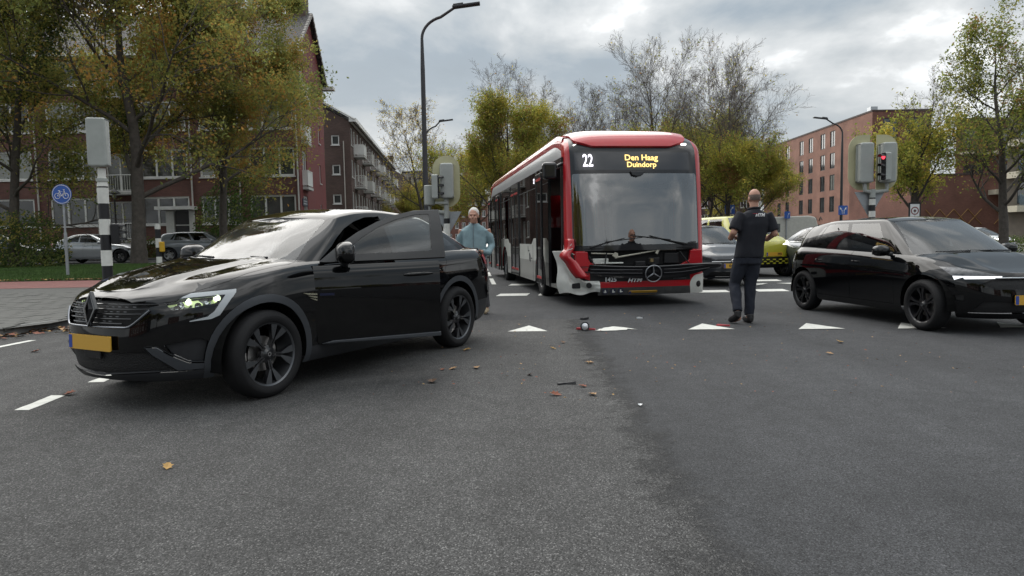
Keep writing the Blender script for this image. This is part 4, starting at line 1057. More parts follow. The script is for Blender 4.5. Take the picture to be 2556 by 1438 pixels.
    # wipers, aerial, rear door handles
    for (a, b) in (((1.02, 0.52, 1.093), (0.98, -0.10, 1.10)), ((1.05, -0.12, 1.10), (1.0, -0.6, 1.093))):
        w = MB(); w.tube([a, ((a[0] + b[0]) / 2 - 0.02, (a[1] + b[1]) / 2, a[2] + 0.012), b], [0.012, 0.008, 0.005], 6); w.build('wiper', MBLACK(), root, 60)
    for sg in (1, -1):
        hd = MB(); hd.tube([(-0.78, sg * 0.885, 0.885), (-0.84, sg * 0.912, 0.892), (-0.98, sg * 0.908, 0.897), (-1.04, sg * 0.88, 0.897)], [0.010, 0.014, 0.014, 0.010], 8); hd.build('door_handle', PAINT_BLACK, root, 60)
    fender = Patch()
    for sg in (1, -1):      # three bright louvres behind the front wheel
        for i, (x0, x1, z) in enumerate(((1.005, 0.845, 0.79), (0.955, 0.845, 0.765), (0.935, 0.848, 0.742))):
            l = MB(); l.prism([(x0, z + 0.012), (x1, z - 0.004), (x1, z - 0.018), (x0 - 0.05, z - 0.006)], sg * 0.897, sg * 0.907, Matrix(((1, 0, 0, 0), (0, 0, 1, 0), (0, 1, 0, 0), (0, 0, 0, 1)))); l.build('fender_louvre', mat('louvre_bright', (0.55, 0.53, 0.40), 0.25, metal=0.9), root)
    # sill highlight strip
    for sg in (1, -1):
        st = MB(); st.prism([(0.80, 0.335), (0.70, 0.352), (-0.90, 0.372), (-0.90, 0.345), (0.70, 0.325)], sg * 0.872, sg * 0.893, Matrix(((1, 0, 0, 0), (0, 0, 1, 0), (0, 1, 0, 0), (0, 0, 0, 1)))); bevel(st.build('sill_strip', TRIM, root), 0.006)
    # front doors: closed on the far side, swung open on the driver side
    for h, sg in ((L, 1), (R, -1)):
        hinge = Vector((0.83, sg * 0.875, 0.6))
        d = empty('front_door', hinge, math.radians(DOOR_ANG) if sg > 0 else 0.0, root)
        def put(p, name, m, gap=0.0, par=d, off=0.0):
            if gap: p.gap(gap, 0.03)
            if off: p.offset(off)
            p.v = [tuple(Vector(v) - hinge) for v in p.v]; return p.build(name, m, par)
        outer = Patch(list(h['fdoor'].v), list(h['fdoor'].n), list(h['fdoor'].f))
        inner = Patch(list(outer.v), list(outer.n), list(outer.f)).offset(-0.09)
        inner.f = [tuple(reversed(q)) for q in inner.f]; inner.n = [tuple(-c for c in q) for q in inner.n]
        put(inner, 'door_card', INT_DARK)
        outer.gap(0.004, 0.09); put(outer, 'door_skin', PAINT_BLACK)
        fr = h['fframe']; fr.gap(0.001, 0.045); put(fr, 'window_frame', mat('frame_gloss_black', (0.008, 0.008, 0.009), 0.35, coat=0.3))
        put(h['fwin'], 'side_window', GLASS_SIDE)
        hd = MB(); hd.tube([tuple(Vector(q) - hinge) for q in ((0.07, sg * 0.893, 0.915), (0.02, sg * 0.918, 0.92), (-0.13, sg * 0.918, 0.925), (-0.19, sg * 0.893, 0.925))], [0.010, 0.016, 0.016, 0.010], 8); hd.build('door_handle', PAINT_BLACK, d, 60)
        sp_ = MB(); sp_.prism([(0.80 - hinge.x, 0.352 - hinge.z), (-0.255 - hinge.x, 0.352 - hinge.z), (-0.255 - hinge.x, 0.392 - hinge.z), (0.70 - hinge.x, 0.375 - hinge.z)], sg * 0.878 - hinge.y, sg * 0.905 - hinge.y, Matrix(((1, 0, 0, 0), (0, 0, 1, 0), (0, 1, 0, 0), (0, 0, 0, 1)))); bevel(sp_.build('door_strip', TRIM, d), 0.006)
        bd = MB(); bd.box(tuple(Vector((0.74, sg * 0.909, 0.775)) - hinge), (0.12, 0.004, 0.02)); bd.build('door_badge', mat('badge_dark_blue', (0.02, 0.025, 0.06), 0.3, metal=0.5), d)
        # mirror: rounded housing on a stalk
        mc = Vector((0.575, sg * 1.015, 1.115)) - hinge; mm = bmesh.new(); bmesh.ops.create_uvsphere(mm, u_segments=24, v_segments=16, radius=1)
        for v in mm.verts:
            x, y, z = v.co; e = 0.72
            v.co = Vector((spow(x, e) * (0.10 if x > 0 else 0.05), spow(y, e) * 0.15, spow(z, 0.8) * (0.105 if z > 0 else 0.085))) + mc
        me = bpy.data.meshes.new('mirror'); mm.to_mesh(me); mm.free()
        mo = link('wing_mirror', me, d, PAINT_BLACK, 180)
        gl = MB(); gl.box(tuple(mc + Vector((-0.047, 0, 0.005))), (0.006, 0.2, 0.125)); bevel(gl.build('mirror_glass', mat('mirror_silver', (0.6, 0.62, 0.64), 0.03, metal=1.0), mo), 0.003)
        st = MB(); st.tube([tuple(Vector((0.58, sg * 0.845, 1.03)) - hinge), tuple(mc + Vector((0.01, -sg * 0.05, -0.055)))], [0.035, 0.028], 10); st.build('mirror_foot', MBLACK(), mo, 60)
    return root
DOOR_ANG = -40
arkana()
# ------------------------------------------------------------------ the other cars: one kit, each with its own outline
def winpoly(S, t0, t1, v0=0.12, v1=0.90, n=8, tt0=None, tt1=None):
    def pt(t, v):
        c = ('s', t); x, y = S.ghbase(c); b = Vector((x, y, S.deckz(x, y) - 0.012)); x2, y2 = S.ghtop(c); q = Vector((x2, y2, interp(S.zed, x2)))
        p = b.lerp(q, v); return (p.x, p.z)
    a0, a1 = (t0 if tt0 is None else tt0), (t1 if tt1 is None else tt1)
    return [pt(t0 + (t1 - t0) * i / n, v0) for i in range(n + 1)] + [pt(a1 + (a0 - a1) * i / n, v1) for i in range(n + 1)]
def car(name, label, loc, ang, D, paint, group=None, res=1.0, plate_txt='', lit=False, rim=('v5', (0.3, 0.31, 0.32), 0.8), glass_s=None, glass_w=None, rear_plate=False, bright_trim=None, emblem=None, inside=True, grille_bar=None):
    d = dict(D); root = empty(name, loc, ang); tag(root, label, 'car', group)
    fx, rx, W, wb, wr = d['fx'], d['rx'], d['W'], d['wb'] / 2, d['wr']
    zs, hf, cw, cz = d['sill'], d['hoodf'], d['cowlx'], d['cowlz']; b0, b1 = d['belt']; zr = d['roof']; wx, rrx, rgx, rgz, tz = d['wstop'], d['roofr'], d['rgx'], d['rgz'], d['tail']
    kw = dict(axles=(wb, -wb), W=W, xcf=d.get('xcf', wb - 0.3), xcr=d.get('xcr', -wb + 0.05), nf=d.get('nf', 2.5), nr=d.get('nr', 2.8), bow=0.012, flare=0.008,
        fpro=[(zs - 0.04, fx - 0.13), (zs + 0.06, fx - 0.03), (zs + 0.2, fx), (hf - 0.18, fx - 0.015), (hf - 0.06, fx - 0.06), (hf, fx - 0.14), (hf + 0.04, fx - 0.24)],
        rpro=[(zs, rx + 0.14), (zs + 0.12, rx + 0.02), (0.55, rx), (tz - 0.25, rx + 0.03), (tz - 0.06, rx + 0.08), (tz, rx + 0.13)],
        wpro=[(0, 0.92), (0.08, 0.955), (0.3, 0.975), (0.55, 0.995), (0.70, 1.0), (0.80, 0.985), (0.9, 0.965), (0.96, 0.935), (1.0, 0.895)],
        zt=[(rx, tz - 0.01), (rgx + 0.05, b1 + (0 if rgz > tz + 0.08 else 0.0)), (-wb * 0.6, (b0 + b1) / 2 + (b1 - b0) * 0.3), (0.0, (b0 + b1) / 2), (cw - 0.2, b0), (wb, (b0 + hf) / 2 + 0.035), (fx - 0.25, hf - 0.015), (fx - 0.08, hf - 0.05)],
        zb=[(rx, zs + 0.06), (-wb, zs), (wb, zs), (fx, zs - 0.01)],
        zc=[(rx, tz), (rgx, rgz), (-wb * 0.4, b1 + 0.03), (0.3, b0 + 0.06), (cw, cz), (wb + 0.1, (cz + hf) / 2 + 0.055), (fx - 0.3, hf + 0.015), (fx - 0.12, hf - 0.04)],
        crease=[(cw - 0.05, fx - 0.15, 0.52, 0.34, 0.12, 0.012)], deckp=3.0,
        gxw=cw + 0.02, gxa=cw - 0.40, gxc=rgx + 0.42, gxr=rgx, gyb=[(rgx, W * 0.76), (rgx + 0.5, W * 0.83), (-0.2, W * 0.895), (cw - 0.4, W * 0.892), (cw, W * 0.87)],
        txh=wx, txa=wx - 0.2, txc=rrx + 0.30, txr=rrx, tyb=[(rrx, W * 0.56), (rrx + 0.5, W * 0.62), ((wx + rrx) / 2, W * 0.655), (wx, W * 0.64)],
        zed=[(rrx, d['roofrz'] - 0.035), ((wx + rrx) / 2 - 0.1, zr - 0.045), (wx - 0.25, zr - 0.05), (wx, zr - 0.085)],
        zroof=[(rrx, d['roofrz']), ((wx + rrx) / 2 - 0.1, zr), (wx - 0.3, zr - 0.008), (wx, zr - 0.05)], bulge=d.get('bulge', 0.03),
        nF=int(16 * res), nS=int(46 * res), nR=int(12 * res), nv=int(18 * res), nd=int(10 * res))
    kw.update(d.get('over', {}))
    S = CarShape(**kw); pr = {}
    A = S.shell(); B = S.house(); AR = wr + 0.055; side = lambda c, n: c.y > W * 0.5
    for w in (wb, -wb): bmesh.ops.delete(A, geom=knife(A, 1, circle(w, wr + 0.005, AR, 32), SIDE, side), context='FACES')
    sd = lambda c, n: c.y > W * 0.86 and n.z < 0.75
    dz = zs + 0.09
    if d.get('doors', 4) == 4:
        bp = d.get('bp', -0.10)
        pr['front_door'] = take(A, knife(A, 1, [(wb - 0.50, dz), (wb - 0.48, 0.7), (cw - 0.28, b0 + 0.2), (bp, b1 + 0.2), (bp, dz)], SIDE, sd))
        pr['rear_door'] = take(A, knife(A, 1, [(bp, dz), (bp, b1 + 0.2), (bp - 0.92, b1 + 0.2), (bp - 0.90, 0.85), (-wb + AR + 0.04, 0.62), (-wb + AR + 0.02, dz)], SIDE, sd))
    else:
        bp = d.get('bp', -0.45)
        pr['front_door'] = take(A, knife(A, 1, [(wb - 0.50, dz), (wb - 0.48, 0.7), (cw - 0.28, b0 + 0.2), (bp, b1 + 0.2), (bp, dz)], SIDE, sd))
    pr['bonnet'] = take(A, knife(A, 1, [(cw - 0.2, 0.0), (cw - 0.2, W * 0.80), (wb, W * 0.80), (fx - 0.4, W * 0.70), (fx - 0.15, W * 0.40), (fx - 0.14, 0.0)], TOP, lambda c, n: c.z > hf - 0.12 and n.z > 0.3))
    PRJ = {'diag': Ortho(Vector((-0.64, 0.77, 0)).normalized(), (0, 0, 1)), 'front': FRONT, 'side': SIDE, 'rdiag': Ortho(Vector((0.64, 0.77, 0)).normalized(), (0, 0, 1))}
    for nm, (pn, poly, xr) in d.get('feat', {}).items():
        pr[nm] = take(A, knife(A, 1, poly, PRJ[pn], lambda c, n, xr=xr: xr[0] < c.x < xr[1]))
    ya, yt = W * 0.88 * 0.935, W * 0.64 * 0.93; zt2 = interp(S.zed, wx - 0.1)
    zb_ = S.deckz(cw - 0.35, ya)
    pr['windscreen'] = take(B, knife(B, 1, [(-ya, zb_ - 0.3), (ya, zb_ - 0.3), (ya, zb_ + 0.03), (yt, zt2 - 0.02), (0, zt2 + 0.018), (-yt, zt2 - 0.02), (-ya, zb_ + 0.03)], FRONT, lambda c, n: c.x > wx - 0.15 and n.x > 0.2))
    yedge = lambda z: ya + (yt - ya) * (z - zb_) / (zt2 - zb_) + 0.03
    sg_ = lambda c, n: (c.y > yedge(c.z) or c.x < wx - 0.1) and abs(n.y) > 0.4 and c.z < zr - 0.03
    for (nm, a) in d['wins']: pr[nm] = take(B, knife(B, 1, rounded(winpoly(S, *a), 0.02, 2), SIDE, sg_))
    yr0, yr1 = W * 0.66, W * 0.50
    pr['rear_window'] = take(B, knife(B, 1, [(-yr0, rgz + 0.07), (yr0, rgz + 0.07), (yr1, d['roofrz'] - 0.06), (-yr1, d['roofrz'] - 0.06)], FRONT, lambda c, n: c.x < rrx + 0.15 and n.x < -0.15))
    pr['body_shell'] = take(A, list(A.faces)); pr['roof'] = take(B, list(B.faces)); A.free(); B.free()
    gs = glass_s or GLASS_SIDE; gw = glass_w or GLASS_WS
    CH = {'headlight': mat('lamp_cluster', (0.07, 0.072, 0.076), 0.12, metal=0.7, coat=0.6, var=0.6, vscale=18), 'headlight_lit': mat('lamp_lit', (0.9, 0.9, 0.85), 0.3, emit=(1.0, 0.95, 0.85), estr=2.5),
          'light_bar': mat('lamp_bar_white', (0.9, 0.92, 0.95), 0.3, emit=(0.95, 0.97, 1.0), estr=0.45), 'grille': mat('grille_dark', (0.006, 0.006, 0.007), 0.5, bump=0.8, bscale=80), 'intake': mat('grille_dark', ()),
          'tail_light': mat('red_lamp', ()), 'fog_recess': mat('grille_dark', ()), 'lower_trim': MBLACK(), 'stripe': mat('grille_dark', ())}
    for nm, p in pr.items():
        if not p.f: continue
        base = nm.split('|')[0]
        m = {'windscreen': gw, 'rear_window': gs}.get(base) or (gs if 'window' in base else CH.get(base, paint))
        off = {'headlight': 0.002, 'light_bar': 0.006, 'grille': -0.025, 'intake': -0.02, 'tail_light': 0.006, 'fog_recess': -0.02, 'lower_trim': 0.002}.get(base, 0.0)
        if base in ('body_shell', 'roof', 'bonnet', 'windscreen', 'rear_window', 'grille', 'intake', 'lower_trim'):
            q = Patch(list(p.v), list(p.n), list(p.f)).join(p.mirror()).weld()
            if base == 'bonnet': q.gap(0.004, 0.02)
            if off: q.offset(off)
            q.build(base, m, root)
        else:
            for q in (Patch(list(p.v), list(p.n), list(p.f)), p.mirror()):
                if 'door' in base: q.gap(0.004, 0.02)
                if off: q.offset(off)
                q.build('headlight' if base == 'headlight_lit' else base, m, root)
    RM = mat('rim_' + name, rim[1], 0.3, metal=rim[2], coat=0.4)
    for w in (wb, -wb):
        for sg in (1, -1):
            wheel(root, w, sg * (W - 0.115), wr, 0.20, wr - 0.095, RM, rim[0], None, int(32 * max(0.7, res))); arch_liner(root, w, AR + 0.02, W - 0.05, sg)
    if inside:
        fl = MB(); fl.box((-0.2, 0, zs + 0.1), (wb * 2 - 0.1, W * 1.7, 0.05)); fl.box((rx + 0.35, 0, 0.62), (0.05, W * 1.4, 0.55)); fl.box((cw - 0.03, 0, 0.6), (0.05, W * 1.5, 0.5)); fl.build('cabin_floor', INT_DARK, root)
        da = MB(); da.prism([(cw - 0.02, 0.5), (cw - 0.02, cz - 0.05), (cw - 0.25, cz - 0.035), (cw - 0.5, cz - 0.07), (cw - 0.55, 0.6)], -W * 0.8, W * 0.8, Matrix(((1, 0, 0, 0), (0, 0, 1, 0), (0, 1, 0, 0), (0, 0, 0, 1)))); da.build('dashboard', INT_DARK, root)
        for (sx, sy) in ((0.02, 0.36), (0.02, -0.36), (-0.85, 0.36), (-0.85, -0.36)):
            s = MB(); s.box((sx, sy, 0.5), (0.48, 0.48, 0.16)); s.box((sx - 0.28, sy, 0.80), (0.13, 0.46, 0.56), Matrix.Rotation(-0.2, 3, 'Y')); s.box((sx - 0.36, sy, min(1.14, zr - 0.26)), (0.09, 0.25, 0.16)); bevel(s.build('seat', INT_SEAT, root), 0.045, 2)
        sw = MB(); Ms = frame_m((0.36, 0.36, b0 - 0.07), (0, 1, 0), (-0.9, 0, 0.42)); sw.tube([tuple(Ms @ Vector((0.17 * math.cos(t), 0.17 * math.sin(t), 0))) for t in [i * math.pi / 10 for i in range(21)]], 0.013, 6, cap=False); sw.build('steering_wheel', INT_DARK, root, 60)
    yb_ = interp(S.gyb, cw - 0.55)
    for sg in (1, -1):
        mx = cw - 0.52; mc = Vector((mx, sg * (W + 0.075), b0 + 0.06)); mm = bmesh.new(); bmesh.ops.create_uvsphere(mm, u_segments=16, v_segments=12, radius=1)
        for v in mm.verts:
            x, y, z = v.co; v.co = Vector((spow(x, 0.75) * (0.085 if x > 0 else 0.045), spow(y, 0.72) * 0.115, spow(z, 0.8) * 0.072)) + mc
        me = bpy.data.meshes.new('wing_mirror'); mm.to_mesh(me); mm.free(); mo = link('wing_mirror', me, root, d.get('mirror_m', paint), 180)
        gl = MB(); gl.box(tuple(mc + Vector((-0.043, 0, 0))), (0.006, 0.18, 0.10)); gl.build('mirror_glass', mat('mirror_silver', (0.6, 0.62, 0.64), 0.03, metal=1.0), mo)
        st = MB(); st.tube([(mx + 0.02, sg * (yb_ + 0.02), b0 + 0.01), (mx + 0.01, sg * (W + 0.02), b0 + 0.02)], [0.03, 0.025], 8); st.build('mirror_foot', MBLACK(), mo, 60)
        for hx in ((bp + 0.13,) + ((bp - 0.76,) if d.get('doors', 4) == 4 else ())):
            hd = MB(); hz = b0 - 0.10; hy = W * 0.99; hd.tube([(hx + 0.10, sg * (hy - 0.02), hz), (hx + 0.05, sg * (hy + 0.012), hz), (hx - 0.05, sg * (hy + 0.012), hz + 0.004), (hx - 0.10, sg * (hy - 0.02), hz + 0.006)], [0.008, 0.012, 0.012, 0.008], 6); hd.build('door_handle', d.get('handle_m', paint), root, 60)
    for (a, b) in (((cw + 0.02, 0.45, cz + 0.003), (cw - 0.03, -0.12, cz + 0.012)), ((cw + 0.03, -0.12, cz + 0.006), (cw - 0.03, -0.55, cz + 0.003))):
        w = MB(); w.tube([a, b], [0.011, 0.006], 6); w.build('wiper', MBLACK(), root, 60)
    if plate_txt is not None: plate(root, (fx + 0.004, 0, d.get('platez', 0.42)), (0, 1, 0), (1, 0, 0.03), plate_txt)
    if rear_plate: plate(root, (rx - 0.004, 0, 0.62), (0, -1, 0), (-1, 0, 0.05), '')
    if bright_trim:
        for sg in (1, -1):
            t = MB(); P = []
            for i in range(15):
                tt = 0.02 + 0.9 * i / 14; x, y = S.ghbase(('s', tt)); x2, y2 = S.ghtop(('s', tt)); b = Vector((x, y, S.deckz(x, y) - 0.012)).lerp(Vector((x2, y2, interp(S.zed, x2))), 0.10)
                P.append((b.x, sg * (b.y + 0.012), b.z))
            t.tube(P, 0.008, 6); t.build('window_trim', bright_trim, root, 60)
    return root, S
HATCH = dict(fx=2.04, rx=-2.04, W=0.87, wb=2.60, wr=0.318, sill=0.20, hoodf=0.77, cowlx=1.2, cowlz=0.965, belt=(0.92, 1.0), roof=1.445, wstop=0.42, roofr=-1.72, roofrz=1.345, rgx=-1.90, rgz=1.05, tail=0.98,
    wins=[('front_window', (0.06, 0.405, 0.12, 0.90, 8, 0.055, 0.40)), ('rear_side_window', (0.455, 0.83, 0.12, 0.90, 8, 0.445, 0.745)), ('quarter_window', (0.855, 0.905, 0.18, 0.84, 6, 0.768, 0.80))],
    feat={'light_bar': ('diag', [(-0.98, 0.665), (-0.62, 0.655), (-0.60, 0.675), (-0.52, 0.645), (-0.50, 0.69), (-0.98, 0.69)], (1.0, 3)), 'headlight': ('diag', [(-1.02, 0.69), (-0.50, 0.69), (-0.36, 0.795), (-0.55, 0.79)], (1.0, 3)),
          'grille': ('front', [(-0.55, 0.60), (-0.42, 0.665), (0.42, 0.665), (0.55, 0.60), (0.42, 0.54), (-0.42, 0.54)], (1.5, 3)),
          'intake': ('front', [(-0.62, 0.26), (0.62, 0.26), (0.52, 0.40), (-0.52, 0.40)], (1.5, 3)), 'fog_recess': ('diag', [(-0.62, 0.40), (-0.44, 0.41), (-0.44, 0.46), (-0.62, 0.48)], (1.0, 3)),
          'tail_light': ('side', [(-2.2, 0.78), (-1.72, 0.84), (-1.66, 0.93), (-2.2, 0.93)], (-3, -1.5))})
def corsa():
    fwd = Vector((0.142, -0.990)); r, S = car('hatchback_car', 'shiny black five door hatchback with black wheels beside the walking man', (5.70, 9.85, 0), math.atan2(fwd.y, fwd.x), HATCH, PAINT_BLACK, res=1.25, plate_txt='', rim=('v5', (0.012, 0.012, 0.014), 0.3), glass_s=GLASS_DARK2)
    b = MB(); P = []
    for i in range(21):
        y = -0.42 + 0.84 * i / 20; x = S.xcf + (interp(S.fpro, 0.672) - S.xcf) * (1 - (abs(y) / 0.86) ** S.nf) ** (1 / S.nf) + 0.006; P.append((x, y, 0.672))
    b.tube(P, 0.010, 6); b.build('grille_bar', MCHROME(), r, 60)
    o = MB(); o.lathe([(0.045, 0.0), (0.058, 0.004), (0.062, 0.0)], 24, frame_m((2.045, 0, 0.605), (0, 1, 0), (1, 0, 0))); o.build('nose_emblem', MCHROME(), r, 60)
GLASS_DARK2 = glass('tinted_side_glass', (0.14, 0.155, 0.16), 1.6, boost=1.3)
corsa()
# ------------------------------------------------------------------ waiting and parked cars
def mk(base, **k): d = dict(base); d.update(k); return d
def hdg(x, y): return math.atan2(y, x)
GREYP = mat('paint_anthracite', (0.030, 0.033, 0.040), 0.4, coat=1.0, spec=0.3); LIMEP = mat('paint_lime', (0.42, 0.40, 0.03), 0.4, coat=1.0, spec=0.3); SLATE = mat('paint_slate_blue', (0.085, 0.10, 0.125), 0.35, metal=0.5, coat=1.0); SILVER = mat('paint_silver', (0.46, 0.48, 0.50), 0.35, metal=0.6, coat=1.0); STEEL = mat('paint_grey_blue', (0.15, 0.17, 0.19), 0.35, metal=0.5, coat=1.0); WHITEP = mat('paint_white', (0.68, 0.69, 0.69), 0.4, coat=1.0); DARKP = mat('paint_dark', (0.02, 0.021, 0.024), 0.4, coat=1.0)
LFEAT = lambda fx, hf, W: {'headlight': ('diag', [(-1.02 * W / 0.87 * (fx / 2.06), hf - 0.13), (-0.48, hf - 0.15), (-0.40, hf - 0.05), (-0.62, hf - 0.015)], (fx - 1.0, 3)), 'grille': ('front', [(-0.42, hf - 0.20), (-0.40, hf - 0.13), (0.40, hf - 0.13), (0.42, hf - 0.20)], (fx - 0.5, 3)),
    'intake': ('front', [(-0.6, 0.24), (0.6, 0.24), (0.5, 0.36), (-0.5, 0.36)], (fx - 0.5, 3)), 'tail_light': ('side', [(-3, 0.74), (-1.72, 0.80), (-1.66, 0.95), (-3, 0.95)], (-3, -1.5))}
W4 = HATCH['wins']
SMALL = mk(HATCH, fx=1.86, rx=-1.80, W=0.82, wb=2.40, wr=0.29, hoodf=0.78, cowlx=0.92, cowlz=1.02, belt=(0.95, 1.02), roof=1.50, wstop=0.22, roofr=-1.45, roofrz=1.43, rgx=-1.68, rgz=1.02, tail=0.98, feat=LFEAT(1.86, 0.78, 0.82), platez=0.50)
CITY = mk(HATCH, fx=2.05, rx=-2.15, W=0.89, wb=2.66, wr=0.33, sill=0.26, hoodf=1.06, cowlx=1.25, cowlz=1.24, belt=(1.15, 1.18), roof=1.83, wstop=0.55, roofr=-1.90, roofrz=1.78, rgx=-2.02, rgz=1.2, tail=1.14, feat=LFEAT(2.05, 1.06, 0.89), platez=0.66)
SEDAN = mk(HATCH, fx=2.32, rx=-2.36, W=0.90, wb=2.84, wr=0.33, hoodf=0.72, cowlx=1.05, cowlz=0.96, belt=(0.93, 0.98), roof=1.43, wstop=0.10, roofr=-1.25, roofrz=1.36, rgx=-1.95, rgz=1.03, tail=0.98, feat=LFEAT(2.32, 0.74, 0.90), bp=-0.12)
COUPE = mk(HATCH, fx=2.12, rx=-2.20, W=0.86, wb=2.70, wr=0.315, hoodf=0.70, cowlx=1.00, cowlz=0.94, belt=(0.90, 0.96), roof=1.40, wstop=0.05, roofr=-1.15, roofrz=1.33, rgx=-1.95, rgz=1.01, tail=0.98, doors=2, bp=-0.35, wins=[('front_window', (0.06, 0.52, 0.13, 0.90, 8, 0.05, 0.52)), ('rear_side_window', (0.56, 0.93, 0.16, 0.88, 8, 0.56, 0.80))], feat=LFEAT(2.12, 0.72, 0.86))
r, S = car('small_car', 'dark small hatchback with yellow plate 64 waiting beside the bus', (5.02, 18.0, 0), hdg(0.12, -0.99), SMALL, GREYP, res=0.9, plate_txt='64·SHZ', rim=('plain', (0.3, 0.31, 0.32), 0.7))
b = MB(); b.box((1.862, 0, 0.60), (0.02, 1.1, 0.028)); bevel(b.build('chrome_grille_bar', MCHROME(), r), 0.006)
o = MB(); Mh = frame_m((1.885, 0, 0.615), (0, 1, 0), (1, 0, 0)); o.tube([tuple(Mh @ Vector((0.075 * math.cos(t), 0.042 * math.sin(t), 0))) for t in [i * math.pi / 12 for i in range(25)]], 0.008, 6, cap=False); o.tube([tuple(Mh @ Vector(p)) for p in ((-0.035, -0.028, 0), (-0.022, 0.03, 0))], 0.008, 5); o.tube([tuple(Mh @ Vector(p)) for p in ((0.022, -0.03, 0), (0.035, 0.028, 0))], 0.008, 5); o.tube([tuple(Mh @ Vector(p)) for p in ((-0.03, -0.004, 0), (0.03, 0.006, 0))], 0.008, 5); o.build('oval_emblem', MCHROME(), r)
f = dict(CITY['feat']); f['headlight_lit'] = f.pop('headlight'); f['grille'] = ('front', [(-0.5, 0.36), (-0.5, 0.58), (0.5, 0.58), (0.5, 0.36)], (1.3, 3))
r, S = car('people_carrier', 'lime yellow tall van with bright headlight and chequered grille behind the walking man', (7.0, 21.6, 0), hdg(0.25, -0.97), mk(CITY, feat=f), LIMEP, res=0.85, plate_txt='', rim=('plain', (0.05, 0.05, 0.05), 0.3))
text('plate_lettering', 'HX', 0.095, MINK(), frame_m((2.066, 0.17, 0.66), (0, 1, 0), (1, 0, 0.03)), r, extrude=0.0008, bold=0.002)
for i in range(5):
    for k in range(3): q = MB(); q.box((2.045, -0.40 + 0.20 * i + 0.1 * (k % 2), 0.40 + 0.055 * k), (0.03, 0.09, 0.035)); q.build('chequer_plate', LIMEP, r)
f = dict(SEDAN['feat'])
car('saloon_car', 'slate blue saloon with chrome window line half hidden by the black hatchback', (9.0, 18.7, 0), hdg(0.142, -0.99), mk(SEDAN, feat=f), SLATE, res=0.85, plate_txt='', rim=('v5', (0.1, 0.1, 0.11), 0.6), bright_trim=MCHROME())
car('coupe_car', 'silver two door coupe parked behind the striped pole', (at(252, 640, 33).x, 33.0, 0.42), hdg(1, 0.02), COUPE, SILVER, res=0.8, plate_txt=None, rim=('v5', (0.02, 0.02, 0.022), 0.3), glass_s=GLASS_DARK2)
car('parked_hatchback', 'grey blue hatchback parked right of the oak trunk, red tail light', (at(500, 640, 34).x, 34.2, 0.42), hdg(0.97, 0.22), HATCH, STEEL, res=0.7, plate_txt=None, rim=('plain', (0.3, 0.31, 0.32), 0.7), glass_s=GLASS_DARK2, rear_plate=True)
car('parked_hatchback', 'dark car parked behind the bush at the foot of the dense tree', (at(10, 640, 31.5).x, 31.5, 0.42), hdg(1, 0.0), HATCH, DARKP, res=0.6, plate_txt=None, rim=('plain', (0.2, 0.2, 0.2), 0.6), glass_s=GLASS_DARK2)
f = dict(HATCH['feat']); f['headlight_lit'] = f.pop('headlight')
car('white_car', 'white car with one headlight lit in front of the russet wall', (at(2448, 600, 40).x, 40.5, 0.0), hdg(0.45, -0.89), mk(HATCH, feat=f), WHITEP, res=0.6, plate_txt='', rim=('plain', (0.3, 0.3, 0.3), 0.6), glass_s=GLASS_DARK2)
car('white_car', 'white car far down the street between the blue shirted man and the bus', (at(1207, 600, 48).x, 48.0, 0.0), hdg(0.13, -0.99), HATCH, WHITEP, res=0.6, plate_txt='', rim=('plain', (0.3, 0.3, 0.3), 0.6), glass_s=GLASS_DARK2)
def trailer():
    c = at(1948, 565, 42); r = empty('box_trailer', (c.x, 42, 0), -0.15); r.scale = (0.92, 0.92, 0.92); tag(r, 'cream white caravan trailer parked below the salmon brick block', 'trailer')
    P = rounded([(-2.1, 0.55), (2.1, 0.55), (2.15, 1.6), (1.95, 2.38), (1.6, 2.5), (-1.7, 2.45), (-2.1, 2.2), (-2.2, 1.4)], 0.2, 4); b = MB(); b.prism(P, -1.05, 1.05, Matrix(((1, 0, 0, 0), (0, 0, 1, 0), (0, 1, 0, 0), (0, 0, 0, 1)))); bevel(b.build('body', mat('trailer_cream', (0.55, 0.54, 0.49), 0.5, var=0.1), r), 0.08, 3)
    for x in (-1.1, -0.5): w = MB(); w.box((x, -1.06, 1.75), (0.5, 0.03, 0.55)); bevel(w.build('window', mat('trailer_window', (0.10, 0.11, 0.11), 0.2), r), 0.02)
    wheel(r, 0.1, 0.95, 0.32, 0.2, 0.21, mat('rim_trailer', (0.4, 0.4, 0.4), 0.4, metal=0.5), 'plain'); wheel(r, 0.1, -0.95, 0.32, 0.2, 0.21, mat('rim_trailer', ()), 'plain')
    t = MB(); t.tube([(2.1, 0.4, 0.5), (3.2, 0, 0.5), (2.1, -0.4, 0.5)], 0.04, 6); t.build('drawbar', GALV2, r)
GALV2 = mat('galvanised_dull', (0.3, 0.3, 0.3), 0.5, metal=0.5)
trailer()
